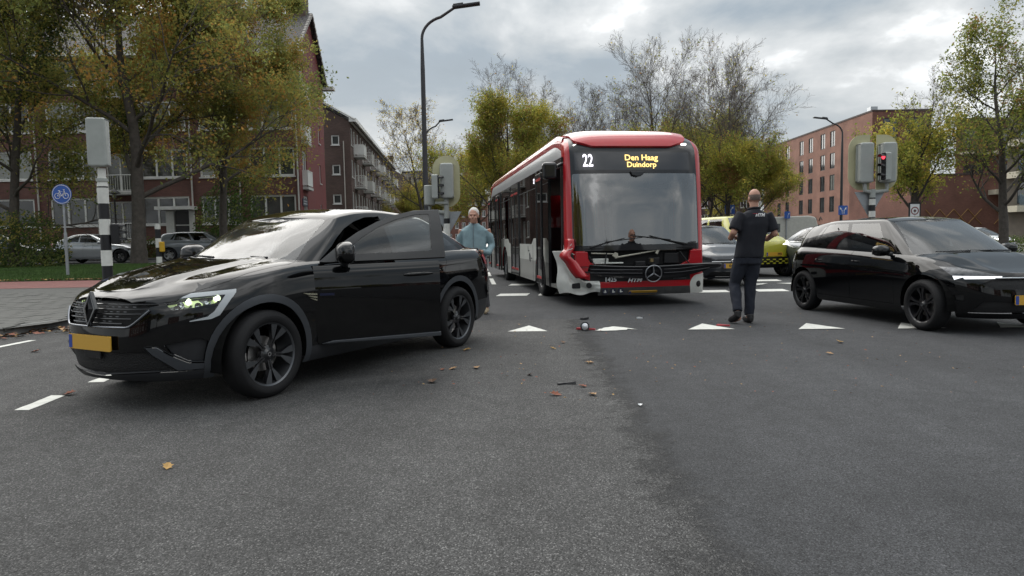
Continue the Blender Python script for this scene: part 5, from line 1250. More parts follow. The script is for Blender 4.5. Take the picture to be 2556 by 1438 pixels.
# ------------------------------------------------------------------ the damaged city bus
def bus():
    fw = Vector((0.139, -0.990)); ang = math.atan2(fw.y, fw.x); O = Vector((2.26, 12.1, 0))
    root = empty('city_bus', O, ang); tag(root, 'red, white and grey city bus with a smashed front corner and open front flap', 'bus')
    RED = mat('bus_red', (0.42, 0.007, 0.014), 0.35, coat=0.9, spec=0.3, var=0.06, vscale=2)
    WHITE = mat('bus_white', (0.62, 0.63, 0.59), 0.4, coat=0.5, var=0.12, vscale=3)
    GREY = mat('bus_skirt_grey', (0.33, 0.33, 0.31), 0.4, coat=0.4, var=0.10, vscale=4)
    SILV = mat('bus_silver', (0.55, 0.57, 0.59), 0.35, metal=0.4, coat=0.3, cr=0.15)
    BLK = mat('bus_black', (0.008, 0.008, 0.010), 0.5, coat=0.9, spec=0.2, cr=0.06); MATT = mat('bus_matt_black', (0.010, 0.010, 0.011), 0.75, var=0.3)
    GL = glass('bus_windscreen', (0.34, 0.38, 0.38), 1.55, boost=4.8, dirt=0.012); GS = glass('bus_side_glass', (0.10, 0.105, 0.105), 1.5, boost=1.15)
    GDOOR = glass('bus_door_glass', (0.30, 0.34, 0.33), 1.5, boost=1.3)
    XZ = Matrix(((1, 0, 0, 0), (0, 0, 1, 0), (0, 1, 0, 0), (0, 0, 0, 1)))      # prism in the x-z plane, extruded along y
    YZ = Matrix(((0, 0, 1, 0), (1, 0, 0, 0), (0, 1, 0, 0), (0, 0, 0, 1)))      # prism in the y-z plane, extruded along x
    # ---- front shell
    prof = [(0.0, 0.20), (0.02, 0.3), (0.03, 0.5), (0.025, 0.8), (0.01, 1.05), (-0.02, 1.4), (-0.06, 1.9), (-0.11, 2.3), (-0.17, 2.6), (-0.22, 2.78), (-0.30, 2.90), (-0.42, 3.0), (-0.62, 3.085), (-0.95, 3.15), (-1.35, 3.19)]
    def fsurf(th, u):          # th -90..90 deg across, u 0..1 up the profile
        i = u * (len(prof) - 1); k = min(int(i), len(prof) - 2); t = i - k
        p0, p1, p2, p3 = prof[max(k-1, 0)], prof[k], prof[k+1], prof[min(k+2, len(prof)-1)]
        cat = lambda a, b, c, d: 0.5 * (2*b + (c-a)*t + (2*a-5*b+4*c-d)*t*t + (3*b-a-3*c+d)*t**3)
        dx, z = cat(p0[0], p1[0], p2[0], p3[0]), cat(p0[1], p1[1], p2[1], p3[1])
        n = 3.6; y = 1.275 * spow(math.sin(th), 2/n); x = -0.42 + 0.42 * spow(math.cos(th), 2/n)
        drop = 0.14 * max(0, z - 2.75) / 0.35 * abs(y / 1.275) ** 5
        y *= 1 - 0.03 * max(0, z - 2.6)
        return (x + dx * (1 - 0.25 * abs(y / 1.275) ** 4), y, z - drop)
    rows = [[fsurf(-math.pi/2 + math.pi * j / 60, i / 64) for j in range(61)] for i in range(65)]
    A = grid_bm(rows, sym=False); P = {}
    fil = lambda c, n: True
    P['windscreen'] = take(A, knife(A, 1, rounded([(-1.155, 1.075), (1.115, 1.09), (1.105, 2.335), (-1.16, 2.335)], 0.04), FRONT, fil))
    P['display_glass'] = take(A, knife(A, 1, [(-1.105, 2.40), (0.985, 2.40), (0.985, 2.715), (-1.105, 2.715)], FRONT, fil))
    P['bay'] = take(A, knife(A, 1, [(-0.94, 0.62), (0.86, 0.62), (0.90, 0.78), (1.0, 0.985), (-0.98, 0.985), (-0.90, 0.80)], FRONT, fil))
    P['visor'] = take(A, knife(A, 1, rounded([(-1.13, 3.2), (-1.10, 2.90), (-0.78, 2.80), (0.64, 2.80), (0.95, 2.90), (1.0, 3.2)], 0.05), FRONT, fil))
    P['mask'] = take(A, knife(A, 1, [(-1.175, 0.985), (1.13, 0.985), (1.125, 2.80), (1.08, 3.2), (-1.13, 3.2), (-1.18, 2.80)], FRONT, fil))
    P['corner_left'] = take(A, knife(A, 1, rounded([(0.96, 0.1), (1.40, 0.1), (1.40, 0.56), (1.02, 0.52), (0.93, 0.40)], 0.06), FRONT, fil))
    P['red_strip'] = take(A, knife(A, 1, [(-0.76, 0.335), (0.93, 0.335), (0.95, 0.44), (-0.76, 0.44)], FRONT, fil))
    P['apron'] = take(A, knife(A, 1, [(-0.76, 0.0), (1.0, 0.0), (0.93, 0.335), (-0.76, 0.335)], FRONT, fil))
    P['cornerhole'] = take(A, knife(A, 1, [(-1.5, 0.0), (-0.76, 0.0), (-0.76, 0.42), (-1.0, 0.50), (-1.10, 0.62), (-1.18, 0.96), (-1.5, 0.96)], FRONT, lambda c, n: True))
    P['panel'] = take(A, knife(A, 1, [(-0.9, 0.44), (0.95, 0.44), (0.90, 0.70), (-0.9, 0.70)], FRONT, fil))
    P['shell'] = take(A, list(A.faces)); A.free()
    for _sg, _nm in ((1, 'front_pillar'), (-1, 'front_pillar')):
        _sh = P['shell']; _f = [q for q in _sh.f if sum(_sh.v[i][1] for i in q) * _sg > 0]; Patch(list(_sh.v), list(_sh.n), _f).weld().build(_nm, RED, root)
    P['windscreen'].build('windscreen', GL, root); P['mask'].build('front_mask', BLK, root)
    dg = P['display_glass'].build('destination_display', mat('display_panel', (0.020, 0.022, 0.028), 0.25, coat=0.5), root)
    P['visor'].offset(0.05).gap(0.0, 0.08).build('roof_visor', RED, root); P['red_strip'].build('bumper_stripe', RED, root); P['apron'].build('front_apron', mat('apron_grey', (0.05, 0.05, 0.05), 0.5, var=0.3), root)
    P['corner_left'].offset(0.01).gap(0.0, 0.04).build('bumper_corner', WHITE, root); P['panel'].build('front_panel', MATT, root)
    bay = Patch(list(P['bay'].v), list(P['bay'].n), list(P['bay'].f)); bay.gap(0.0, 0.40); nb = len(P['bay'].v)
    rec = MB(); rec.box((-0.42, 0, 0.80), (0.02, 2.1, 0.7)); rec.box((-0.2, 0, 0.62), (0.45, 2.0, 0.02)); rec.box((-0.2, 0, 1.02), (0.4, 2.0, 0.02)); rec.build('front_bay', MATT, root)
    # things in the open bay
    rod = MB(); rx = -0.03
    rod.tube([(rx, -0.87, 0.945), (rx, -0.45, 0.925)], 0.013, 8); rod.tube([(rx, -0.44, 0.86), (rx, 0.0, 0.925), (rx, 0.39, 0.985)], 0.017, 8); rod.tube([(rx, 0.39, 0.985), (rx, 0.68, 0.985)], 0.013, 8)
    rod.build('wiper_linkage', mat('linkage_cream_metal', (0.52, 0.50, 0.42), 0.4, metal=0.5, var=0.2, vscale=20), root, 50)
    br = MB(); br.prism([(-0.50, 0.90), (-0.45, 0.955), (-0.40, 0.94), (-0.39, 0.88), (-0.43, 0.84)], rx + 0.01, rx + 0.04, YZ); bevel(br.build('linkage_bracket', mat('linkage_cream_metal', ()), root), 0.005)
    b2 = MB(); b2.box((rx + 0.02, 0.335, 0.965), (0.025, 0.05, 0.12), Matrix.Rotation(-0.5, 3, 'X')); bevel(b2.build('linkage_bracket', mat('linkage_cream_metal', ()), root), 0.008)
    wb = MB(); wb.box((-0.12, -0.70, 0.80), (0.2, 0.28, 0.10)); wb.box((-0.10, -0.50, 0.765), (0.18, 0.42, 0.03)); bevel(wb.build('washer_tank', WHITE, root), 0.012)
    for (y, z, a, b, c) in ((0.30, 0.78, 0.2, 0.22, 0.14), (0.62, 0.83, 0.25, 0.28, 0.2), (0.05, 0.74, 0.2, 0.2, 0.1)):
        e = MB(); e.box((-0.2, y, z), (a, b, c)); bevel(e.build('bay_unit', mat('bay_unit_black', (0.012, 0.012, 0.014), 0.4), root), 0.02)
    cp = MB(); cp.tube([(-0.06, 0.24, 0.77), (-0.06, 0.24, 0.83)], 0.035, 12); cp.build('filler_cap', mat('brass_dull', (0.35, 0.27, 0.14), 0.4, metal=0.8), root, 50)
    for y0, y1, z0, z1 in ((-0.92, -0.78, 0.90, 0.66), (-0.60, -0.66, 0.95, 0.66), (0.74, 0.90, 0.95, 0.72)):
        s = MB(); s.tube([(0.0, y0, z0), (0.06, y1, z1)], 0.012, 6); s.build('flap_stay', MATT, root)
    for sg in (-1, 1):      # red brackets left bare beside the bay
        r = MB(); r.prism([(sg * 0.72, 0.70), (sg * 0.92, 0.80), (sg * 0.94, 0.97), (sg * 1.15, 0.975), (sg * 1.16, 0.72)], -0.06, 0.0, YZ); bevel(r.build('flap_bracket', RED, root), 0.01)
    # ---- front flap hanging forward, right end sprung out
    Pf = []
    for i in range(9):
        v = i / 8; r = []
        for j in range(49):
            u = j / 48; y = -1.02 + 2.55 * u
            ztop = 0.745 - 0.05 * math.sin(math.pi * min(1, u * 1.15)) + (0.03 if 0 else 0) - 0.045 * max(0, u - 0.72) / 0.28
            zbot = 0.60 - 0.105 * math.sin(math.pi * min(1, max(0, u / 0.9))) ** 0.6 + 0.05 * max(0, u - 0.7) / 0.3
            z = zbot + (ztop - zbot) * v
            x = 0.09 + 0.10 * math.sin(math.pi * min(1, u)) - 0.06 * (1 - v) - 0.10 * max(0, u - 0.75) / 0.25 - 0.16 * max(0, 0.1 - u) / 0.1
            x -= 0.012 * (1 - math.cos(4 * math.pi * v)) * 0.5
            r.append((x, y, z))
        Pf.append(r)
    fp = grid_bm(Pf, sym=False); pp = take(fp, list(fp.faces)); fp.free(); pp.gap(0.0, 0.03); flap = pp.build('front_flap', BLK, root)
    for zz in (0.58, 0.64):      # ridges either side of the star
        for (y0, y1) in ((-0.92, -0.02), (0.38, 1.28)):
            t = MB(); Q = []
            for j in range(13):
                y = y0 + (y1 - y0) * j / 12; u = (y + 1.02) / 2.40
                Q.append((0.10 + 0.095 * math.sin(math.pi * u) - 0.10 * max(0, u - 0.75) / 0.25, y, zz + 0.03 * abs(2*u - 1) + (0.045 * max(0, u - 0.72) / 0.28)))
            t.tube(Q, 0.009, 6); t.build('flap_ridge', mat('ridge_dark_grey', (0.05, 0.05, 0.055), 0.35, metal=0.4), flap, 60)
    ME = frame_m((0.205, 0.18, 0.575), (0, 1, 0.05), (1, 0, -0.15)); st = MB()
    st.tube([tuple(ME @ Vector((0.145 * math.cos(t), 0.145 * math.sin(t) * 1.0, 0))) for t in [i * math.pi / 18 for i in range(37)]], 0.011, 8, cap=False)
    for k in range(3):
        a = math.pi / 2 + k * 2 * math.pi / 3
        st.tube([tuple(ME @ Vector((0, 0, 0.004))), tuple(ME @ Vector((0.142 * math.cos(a), 0.142 * math.sin(a), 0)))], [0.020, 0.005], 6)
    st.build('star_emblem', mat('emblem_grey_metal', (0.32, 0.33, 0.35), 0.3, metal=0.9), flap, 60)
    cm = MB(); cm.lathe([(0.0005, 0.02), (0.025, 0.018), (0.028, 0.0)], 14, frame_m((0.16, 0.21, 0.72), (0, 1, 0), (1, 0, 0))); cm.build('flap_sensor', MATT, flap, 60)
    TG = mat('lettering_silver', (0.55, 0.56, 0.57), 0.4)
    text('fleet_number', '1425', 0.11, TG, frame_m((0.062, -0.55, 0.478), (0, 1, 0), (1, 0, 0)), root, bold=0.003)
    text('operator_lettering', 'HTM', 0.10, TG, frame_m((0.10, -0.13, 0.462), (0, 1, 0.02), (1, 0, 0)), root, shear=0.35, bold=0.003, xscale=1.2)
    ml = MB(); ml.box((0.045, 0.72, 0.475), (0.003, 0.24, 0.008)); ml.build('model_lettering', mat('lettering_dim', (0.12, 0.12, 0.13), 0.4), root)
    lbar = MB(); lbar.box((0.07, -0.33, 0.505), (0.004, 0.26, 0.010)); lbar.build('chrome_dash', mat('lettering_dim', ()), root)
    # pictograms and plate under the stripe
    for k, y in enumerate((-0.64, -0.50, -0.36)):
        d = MB(); d.lathe([(0.0005, 0.0), (0.055, 0.0)], 20, frame_m((0.032, y, 0.275), (0, 1, 0), (1, 0, 0))); o = d.build('pictogram_disc', mat('pictogram_dark', (0.01, 0.012, 0.03), 0.5), root)
        w = MB(); w.box((0.034, y, 0.275), (0.003, 0.016, 0.05)); w.box((0.034, y + (0.01 if k else 0), 0.262), (0.003, 0.05, 0.012)); w.build('pictogram_mark', WHITE, o)
    plate(root, (0.0, 0.05, 0.235), (0, 1, 0), (0.75, 0, -0.66), '', 0.52, 0.10)
    # left bumper corner lamps
    for (y, z, r, par) in ((1.12, 0.36, 0.045, 0), (1.215, 0.37, 0.03, 0)):
        l = MB(); l.lathe([(0.0005, 0.0), (r, 0.0), (r + 0.012, -0.012)], 18, frame_m((-0.055 - (0.10 if y > 1.2 else 0.0), y, z), (0, 1, 0), (0.9, 0.42, 0))); l.build('fog_lamp', MATT, root, 60)
    # smashed corner hanging off: white shell, red strip curling down to it
    Q = []
    for i in range(15):
        v = i / 14; r = []
        for j in range(15):
            u = j / 14
            zt = 0.98 - 0.52 * min(1, max(0, (u - 0.22) / 0.4)) ** 0.5 if u > 0.22 else 0.985
            zb_ = 0.22 + 0.05 * math.sin(u * 9) * 0.5 + 0.03 * u
            z = zb_ + (zt - zb_) * v
            y = -1.47 + 0.74 * u + 0.10 * (1 - v) * (1 - u) - 0.03 * math.sin(v * 7 + u * 3) * (1 - u)
            x = 0.02 - 0.40 * (1 - u) ** 1.6 + 0.05 * math.sin(u * 6 + v * 4) * 0.5 + 0.02 * mnoise.noise(Vector((u * 5, v * 5, 1)))
            r.append((x, y, z))
        Q.append(r)
    qb = grid_bm(Q, sym=False); qp = take(qb, list(qb.faces)); qb.free(); qp.gap(0.0, 0.02); crn = qp.build('broken_bumper_corner', WHITE, root); crn['label'] = 'cracked white bumper corner pushed outwards'
    for (y, z, w, h) in ((-1.14, 0.385, 0.15, 0.105), (-0.925, 0.385, 0.10, 0.09)):
        l = MB(); l.prism(rounded([(-w/2, -h/2), (w/2, -h/2), (w/2 - 0.01, h/2), (-w/2, h/2 - 0.02)] if w > 0.12 else circle(0, 0, w/2, 14), 0.02, 2), 0, 0.02, frame_m((0.012 if y > -1.0 else -0.045, y, z), (0.25 if y < -1.0 else 0.1, 1, 0), (1, -0.25, 0))); l.build('lamp_recess', mat('recess_black', (0.006, 0.006, 0.008), 0.3), crn)
    # curled red fender strip
    rs = MB(); Pq = []
    for i in range(17):
        t = i / 16
        cz = 1.20 - 0.68 * t; cy = -1.235 - 0.10 * math.exp(-((t - 0.42) / 0.12) ** 2) + 0.28 * max(0, t - 0.5) ** 1.6 * 2.2
        w = 0.055 + 0.06 * t
        Pq.append([(-0.16 + 0.10 * t + 0.10 * max(0, t - 0.6), cy - w, cz), (-0.06 + 0.10 * t + 0.03 * t, cy, cz - 0.01 * t), (-0.02 + 0.08 * t, cy + w, cz)])
    rs.grid(Pq); o = rs.build('torn_fender_strip', RED, root, 180); sol = o.modifiers.new('thick', 'SOLIDIFY'); sol.thickness = 0.012; o['label'] = 'torn red corner strip, scratched down to white'
    for (y, z, a, b) in ((-1.255, 1.02, 0.10, 0.3), (-1.20, 0.94, 0.05, -0.5), (-1.235, 1.10, 0.045, 0.9)):
        s = MB(); s.box((0.0, y, z), (0.004, a, 0.010), Matrix.Rotation(b, 3, 'X')); s.build('scrape', WHITE, root)
    # ---- display lettering
    W22 = mat('led_white', (0.9, 0.9, 1.0), 0.5, emit=(0.95, 0.90, 1.0), estr=1.0); AMB = mat('led_amber', (0.9, 0.6, 0.2), 0.5, emit=(1.0, 0.68, 0.22), estr=0.9)
    MD = lambda y, z: frame_m((-0.092 - 0.2 * (z - 2.3), y, z), (0, 1, 0), (1, 0, 0.17))
    text('route_number', '22', 0.31, W22, MD(-0.885, 2.555), dg, xscale=0.62, bold=0.003)
    text('destination_line', 'Den Haag', 0.145, AMB, MD(0.085, 2.612), dg, bold=0.002, xscale=1.05); text('destination_line', 'Duindorp', 0.132, AMB, MD(0.085, 2.488), dg, bold=0.002, xscale=1.05)
    for (y, z) in ((-1.055, 2.845), (0.90, 2.855)):
        l = MB(); l.prism(rounded([(-0.05, -0.018), (0.05, -0.018), (0.05, 0.018), (-0.05, 0.018)], 0.015, 3), 0, 0.02, frame_m((-0.245 - 0.10 * (abs(y) > 1), y, z), (0, 1, 0), (1, 0, 0.3))); l.build('marker_lamp', mat('marker_white', (0.9, 0.9, 0.85), 0.3, emit=(1, 0.97, 0.9), estr=1.2), root)
    cmr = MB(); cmr.prism([(-0.14, 0.03), (0.14, 0.03), (0.08, -0.04), (-0.02, -0.065), (-0.11, -0.04)], 0, 0.06, frame_m((-0.125, 0.0, 2.335), (0, 1, 0), (1, 0, 0.1))); bevel(cmr.build('front_camera', BLK, root), 0.01)
    # wipers
    for (a, b, c) in (((0.045, -0.90, 1.045), (0.035, -0.62, 1.12), (0.02, -0.28, 1.20)), ((0.04, 0.86, 1.075), (0.03, 0.55, 1.14), (0.02, 0.18, 1.235))):
        w = MB(); w.tube([a, b, c], [0.020, 0.013, 0.008], 6); w.tube([tuple(Vector(c) + Vector((0.0, 0.34 if a[1] < 0 else -0.34, 0.012))), tuple(Vector(b) + Vector((0.01, 0, 0.02)))], 0.008, 6); w.build('wiper', MATT, root, 60)
    # ---- sides
    xe = -12.10
    def side(sg):
        y = sg * 1.275
        openings = [(-0.46, -1.66, 'o'), (-5.65, -7.05, 'c'), (-9.35, -10.80, 'o')] if sg < 0 else []
        arch = (-2.78, -8.55); xs = -0.40
        solid = []; x = xs
        for (a, b, k) in openings: solid.append((x, a)); x = b
        solid.append((x, xe))
        for (a, b) in solid:
            # white and grey lower panels with arch openings, edge rising beside the wheels
            n = max(2, int(abs(a - b) / 0.06)); top = []; bot = []
            for i in range(n + 1):
                xx = a + (b - a) * i / n
                zt = 1.095; dmin = min(abs(xx - w) for w in arch)
                if dmin < 1.05: zt += 0.13 * min(1, (1.05 - dmin) / 0.28)
                zb_ = 0.27
                for w in arch:
                    if abs(xx - w) < 0.62: zb_ = max(zb_, 0.40 + math.sqrt(max(0, 0.62 ** 2 - (xx - w) ** 2)) * 0.98)
                top.append((xx, zt)); bot.append((xx, zb_))
            if abs(a - b) < 0.05: continue
            lo, hi = MB(), MB(); up = MB()
            for i in range(n):
                x0, x1 = top[i][0], top[i+1][0]; zm0, zm1 = max(0.73, bot[i][1]), max(0.73, bot[i+1][1])
                if bot[i][1] < 0.73 or bot[i+1][1] < 0.73: lo.quad((x0, y, bot[i][1]), (x1, y, bot[i+1][1]), (x1, y, zm1), (x0, y, zm0))
                hi.quad((x0, y, zm0), (x1, y, zm1), (x1, y, top[i+1][1]), (x0, y, top[i][1]))
                up.quad((x0, y, top[i][1]), (x1, y, top[i+1][1]), (x1, y, 2.66), (x0, y, 2.66))
            if lo.f: lo.build('skirt_panel', GREY, root, fix=True)
            hi.build('side_panel', WHITE, root, fix=True); up.build('side_window', GS, root, fix=True)
            for i in range(1, max(2, int(abs(a - b) / 1.45))):        # mullions behind the glass, panel joints below
                xx = a + (b - a) * i / max(1, int(abs(a - b) / 1.45)); p = MB(); p.box((xx, y - sg * 0.03, 1.9), (0.09, 0.03, 1.55)); p.build('window_post', MATT, root)
                if min(abs(xx - w) for w in arch) > 0.7: j = MB(); j.box((xx, y + sg * 0.0015, 0.68), (0.008, 0.004, 0.8)); j.build('panel_joint', MATT, root)
            rl = MB(); rl.box(((a + b) / 2, y + sg * 0.003, 2.32), (abs(a - b), 0.006, 0.014)); rl.build('window_rail', mat('rail_dull_grey', (0.16, 0.165, 0.17), 0.4, metal=0.5), root)
        for (a, b, k) in openings:
            h = MB(); h.box(((a + b) / 2, y, 2.575), (abs(a - b), 0.03, 0.17)); h.build('door_header', BLK, root)
            for xx in (a, b): f = MB(); f.box((xx, y + sg * 0.004, 1.44), (0.05, 0.05, 2.35)); f.build('door_post', BLK, root)
            st = MB(); st.box(((a + b) / 2, y - sg * 0.25, 0.30), (abs(a - b), 0.5, 0.06)); st.build('door_step', mat('step_grey', (0.14, 0.14, 0.13), 0.7, var=0.2), root)
            hw = abs(a - b) / 2
            def leaf(x0, x1, yy, red=True):
                d = empty('door_leaf', ((x0 + x1) / 2, yy, 0), 0, root); w = abs(x1 - x0); fr = MB()
                for zc, hh in ((0.36, 0.10), (2.46, 0.10)): fr.box((0, 0, zc), (w, 0.04, hh))
                for s2 in (-1, 1): fr.box((s2 * (w / 2 - 0.03), 0, 1.41), (0.06, 0.04, 2.0))
                bevel(fr.build('leaf_frame', BLK, d), 0.01); g = MB(); g.box((0, 0, 1.41), (w - 0.12, 0.01, 2.0)); g.build('leaf_glass', GDOOR if k == 'o' else GS, d)
                for zc in (0.44, 2.39): r = MB(); r.box((0, sg * 0.012, zc), (w - 0.12, 0.012, 0.05)); r.build('red_edge', mat('edge_red_plastic', (0.35, 0.03, 0.03), 0.5), d)
                ha = MB(); ha.tube([(0.06 * 1, sg * -0.03, 0.95), (0.06, sg * -0.05, 1.0), (0.06, sg * -0.05, 1.5), (0.06, sg * -0.03, 1.55)], 0.014, 6); ha.build('grab_rail', mat('rail_yellowish', (0.45, 0.42, 0.30), 0.4), d, 60)
            if k == 'c': leaf(a - 0.03, a - hw, y + sg * 0.006); leaf(a - hw, b + 0.03, y + sg * 0.006)
            else:
                if hw < 0.65: leaf(b - 0.02, b - 0.64, y + sg * 0.15)
                else: leaf(a + 0.62, a + 0.02, y + sg * 0.15); leaf(b - 0.02, b - 0.66, y + sg * 0.15)
        # silver band and red roof edge
        secs = [('silver_band', SILV, [(1.279, 2.655), (1.278, 2.75), (1.268, 2.86), (1.245, 2.945)]), ('roof_edge', RED, [(1.252, 2.94), (1.248, 3.03), (1.228, 3.10), (1.18, 3.155), (1.08, 3.185), (0.9, 3.20), (0.5, 3.21), (0.0, 3.21)])]
        for nm, m, pr in secs:
            nx = 40; rows = []
            for (yy, zz) in pr:
                r = []
                for i in range(nx + 1):
                    t = i / nx; xx = -0.50 + (xe + 0.2 + 0.50) * t if nm == 'silver_band' else (-0.62 - 0.72 * min(1, (1.252 - yy) / 0.25)) * (1 - t) + xe * t
                    ff = max(0, 1 - t * 14)       # the band sweeps down into the front pillar
                    zz2 = zz - (0.20 * ff ** 2 * (1 if nm == 'silver_band' else 0)) - 0.16 * (ff ** 2 if nm == 'roof_edge' else 0) * (1 if zz < 3.0 else 0.6)
                    zz2 -= 0.15 * max(0, (t - 0.965) / 0.035) ** 2
                    r.append((xx, sg * yy, zz2))
                rows.append(r)
            g = grid_bm(rows, flip=(sg < 0), sym=False); pt = take(g, list(g.faces)); g.free(); pt.build(nm, m, root)
        # wheels
        for w in arch:
            wheel(root, w, sg * 1.12, 0.478, 0.28, 0.30, mat('bus_rim', (0.22, 0.22, 0.22), 0.5, metal=0.6), 'plain'); arch_liner(root, w, 0.66, 1.24, sg)
    side(-1); side(1)
    # rear, roof units, underbody, floor
    re = MB(); re.box((xe - 0.02, 0, 1.65), (0.06, 2.5, 2.75)); bevel(re.build('rear_wall', RED, root), 0.03)
    ub = MB(); ub.box((-5.5, 0, 0.33), (10.2, 2.1, 0.12)); ub.box((-0.9, 0, 0.36), (0.8, 2.0, 0.08)); ub.build('floor', mat('bus_floor', (0.06, 0.06, 0.065), 0.7), root)
    rf = MB(); rf.box((-3.2, 0, 3.17), (3.4, 1.5, 0.20)); bevel(rf.build('battery_cover', RED, root), 0.08, 3)
    r2 = MB(); r2.box((-8.5, 0, 3.17), (4.5, 1.6, 0.18)); bevel(r2.build('climate_unit', RED, root), 0.08, 3)
    ce = MB(); ce.box((-6.3, 0, 2.72), (11.2, 2.3, 0.04)); ce.build('ceiling', mat('bus_ceiling', (0.5, 0.5, 0.48), 0.6), root)
    # inside: driver cab, seats, poles
    db = MB(); db.prism([(-0.50, 0.60), (-0.14, 0.70), (-0.10, 1.04), (-0.45, 1.10), (-0.70, 0.95), (-0.62, 0.6)], -1.15, 1.12, XZ); bevel(db.build('dashboard', INT_DARK, root), 0.03)
    sw = MB(); Ms = frame_m((-0.68, 0.62, 1.12), (0, 1, 0), (-0.5, 0, 0.86)); sw.tube([tuple(Ms @ Vector((0.24 * math.cos(t), 0.24 * math.sin(t), 0))) for t in [i * math.pi / 12 for i in range(25)]], 0.016, 8, cap=False); sw.tube([tuple(Ms @ Vector((0, 0, 0))), tuple(Ms @ Vector((0, 0, -0.3)))], 0.04, 8); sw.build('steering_wheel', INT_DARK, root, 60)
    def seat(x, y, m):
        s = MB(); s.box((x, y, 0.82), (0.42, 0.44, 0.10)); s.box((x - 0.22, y, 1.15), (0.09, 0.44, 0.62), Matrix.Rotation(-0.15, 3, 'Y')); bevel(s.build('seat', m, root), 0.04, 2)
    seat(-1.25, 0.62, INT_SEAT); sm = mat('bus_seat_fabric', (0.05, 0.012, 0.016), 0.9)
    for i in range(9):
        for y in (-0.95, -0.5, 0.5, 0.95):
            if (y < 0 and i in (0, 3, 4, 8)) or i == 0: continue
            seat(-2.0 - i * 0.95, y, sm)
    for (x, y) in ((-1.75, -0.55), (-3.2, 0.35), (-5.6, -0.5), (-7.0, -0.5), (-9.4, -0.4)):
        p = MB(); p.tube([(x, y, 0.38), (x, y, 2.7)], 0.018, 8); p.build('pole', mat('rail_yellowish', ()), root, 60)
    pt = MB(); pt.box((-1.75, 0.62, 1.3), (0.04, 1.2, 1.8)); pt.box((-1.2, 0.05, 0.95), (1.0, 0.04, 1.1)); pt.build('cab_partition', mat('cab_grey', (0.10, 0.10, 0.105), 0.6), root)
    # side mirror on its bracket
    mi = MB(); mi.box((-0.50, -1.50, 2.42), (0.16, 0.26, 0.30)); mo = bevel(mi.build('side_mirror', BLK, root), 0.05, 3)
    ar = MB(); ar.tube([(-0.42, -1.24, 2.56), (-0.46, -1.36, 2.50)], 0.03, 8); ar.build('mirror_arm', BLK, root, 60)
    sn = MB(); sn.box((-3.35, -1.281, 2.47), (0.30, 0.01, 0.17)); so_ = sn.build('side_display', mat('display_panel', ()), root); text('side_route_number', '22', 0.15, W22, frame_m((-3.35, -1.288, 2.47), (1, 0, 0), (0, -1, 0)), so_)
    LG = mat('lettering_grey', (0.08, 0.08, 0.085), 0.5); lm = MB(); lm.box((-4.32, -1.278, 0.99), (0.045, 0.004, 0.13)); lm.box((-4.22, -1.278, 0.94), (0.16, 0.004, 0.028)); lm.build('corner_mark', LG, root)
    lw = MB(); lw.tube([(-4.12, -1.278, 0.72), (-4.12, -1.278, 0.86), (-4.05, -1.278, 0.89), (-3.99, -1.278, 0.83), (-3.98, -1.278, 0.70), (-4.12, -1.278, 0.72)], 0.012, 5); lw.box((-3.85, -1.278, 0.77), (0.16, 0.004, 0.03)); lw.build('panel_emblem', LG, root)
    return root
bus()
# ------------------------------------------------------------------ buildings
def brick(name, base, mortar=(0.16, 0.15, 0.14), var=0.25, swap=False):
    m = bpy.data.materials.new(name); m.use_nodes = True; MATS[name] = m; nt = m.node_tree; N = nt.nodes; L = nt.links; b = N['Principled BSDF']
    tc = N.new('ShaderNodeTexCoord'); mp = N.new('ShaderNodeMapping'); L.new(tc.outputs['UV'], mp.inputs[0])
    br = N.new('ShaderNodeTexBrick'); L.new(mp.outputs[0], br.inputs['Vector']); br.inputs['Scale'].default_value = 1.0
    br.inputs['Brick Width'].default_value = 0.22; br.inputs['Row Height'].default_value = 0.065; br.inputs['Mortar Size'].default_value = 0.006
    br.inputs['Color1'].default_value = (*base, 1); br.inputs['Color2'].default_value = (*[c * (1 - var) for c in base], 1); br.inputs['Mortar'].default_value = (*mortar, 1)
    n = N.new('ShaderNodeTexNoise'); n.inputs['Scale'].default_value = 0.5; n.inputs['Detail'].default_value = 8; L.new(mp.outputs[0], n.inputs['Vector'])
    mr = N.new('ShaderNodeMapRange'); L.new(n.outputs['Fac'], mr.inputs[0]); mr.inputs[1].default_value = 0.3; mr.inputs[2].default_value = 0.7; mr.inputs[3].default_value = 0.78; mr.inputs[4].default_value = 1.2
    sc = N.new('ShaderNodeVectorMath'); sc.operation = 'SCALE'; L.new(br.outputs['Color'], sc.inputs[0]); L.new(mr.outputs[0], sc.inputs['Scale']); L.new(sc.outputs[0], b.inputs['Base Color'])
    b.inputs['Roughness'].default_value = 0.9; bp = N.new('ShaderNodeBump'); bp.inputs['Strength'].default_value = 0.4; bp.inputs['Distance'].default_value = 0.01; L.new(br.outputs['Fac'], bp.inputs['Height']); bp.invert = True; L.new(bp.outputs[0], b.inputs['Normal'])
    return m
def uvify(o):
    me = o.data; uv = me.uv_layers.new(name='UVMap')
    for p in me.polygons:
        n = p.normal
        u = Vector((-n.y, n.x, 0)); u = u.normalized() if u.length > 0.1 else Vector((1, 0, 0)); v = n.cross(u)
        for li in p.loop_indices:
            c = me.vertices[me.loops[li].vertex_index].co; uv.data[li].uv = (c.dot(u), c.dot(v))
    return o
PANE = None
def _pane():
    global PANE
    if PANE is None:
        PANE = [mat('pane_dark', (0.012, 0.014, 0.016), 0.06, spec=0.9), mat('pane_curtain', (0.20, 0.21, 0.19), 0.12, spec=0.8, var=0.2, vscale=1.5), mat('pane_mid', (0.05, 0.055, 0.055), 0.06, spec=0.9, var=0.5, vscale=0.8), mat('pane_sky', (0.02, 0.022, 0.025), 0.02, spec=1.0, coat=1.0)]
    return PANE
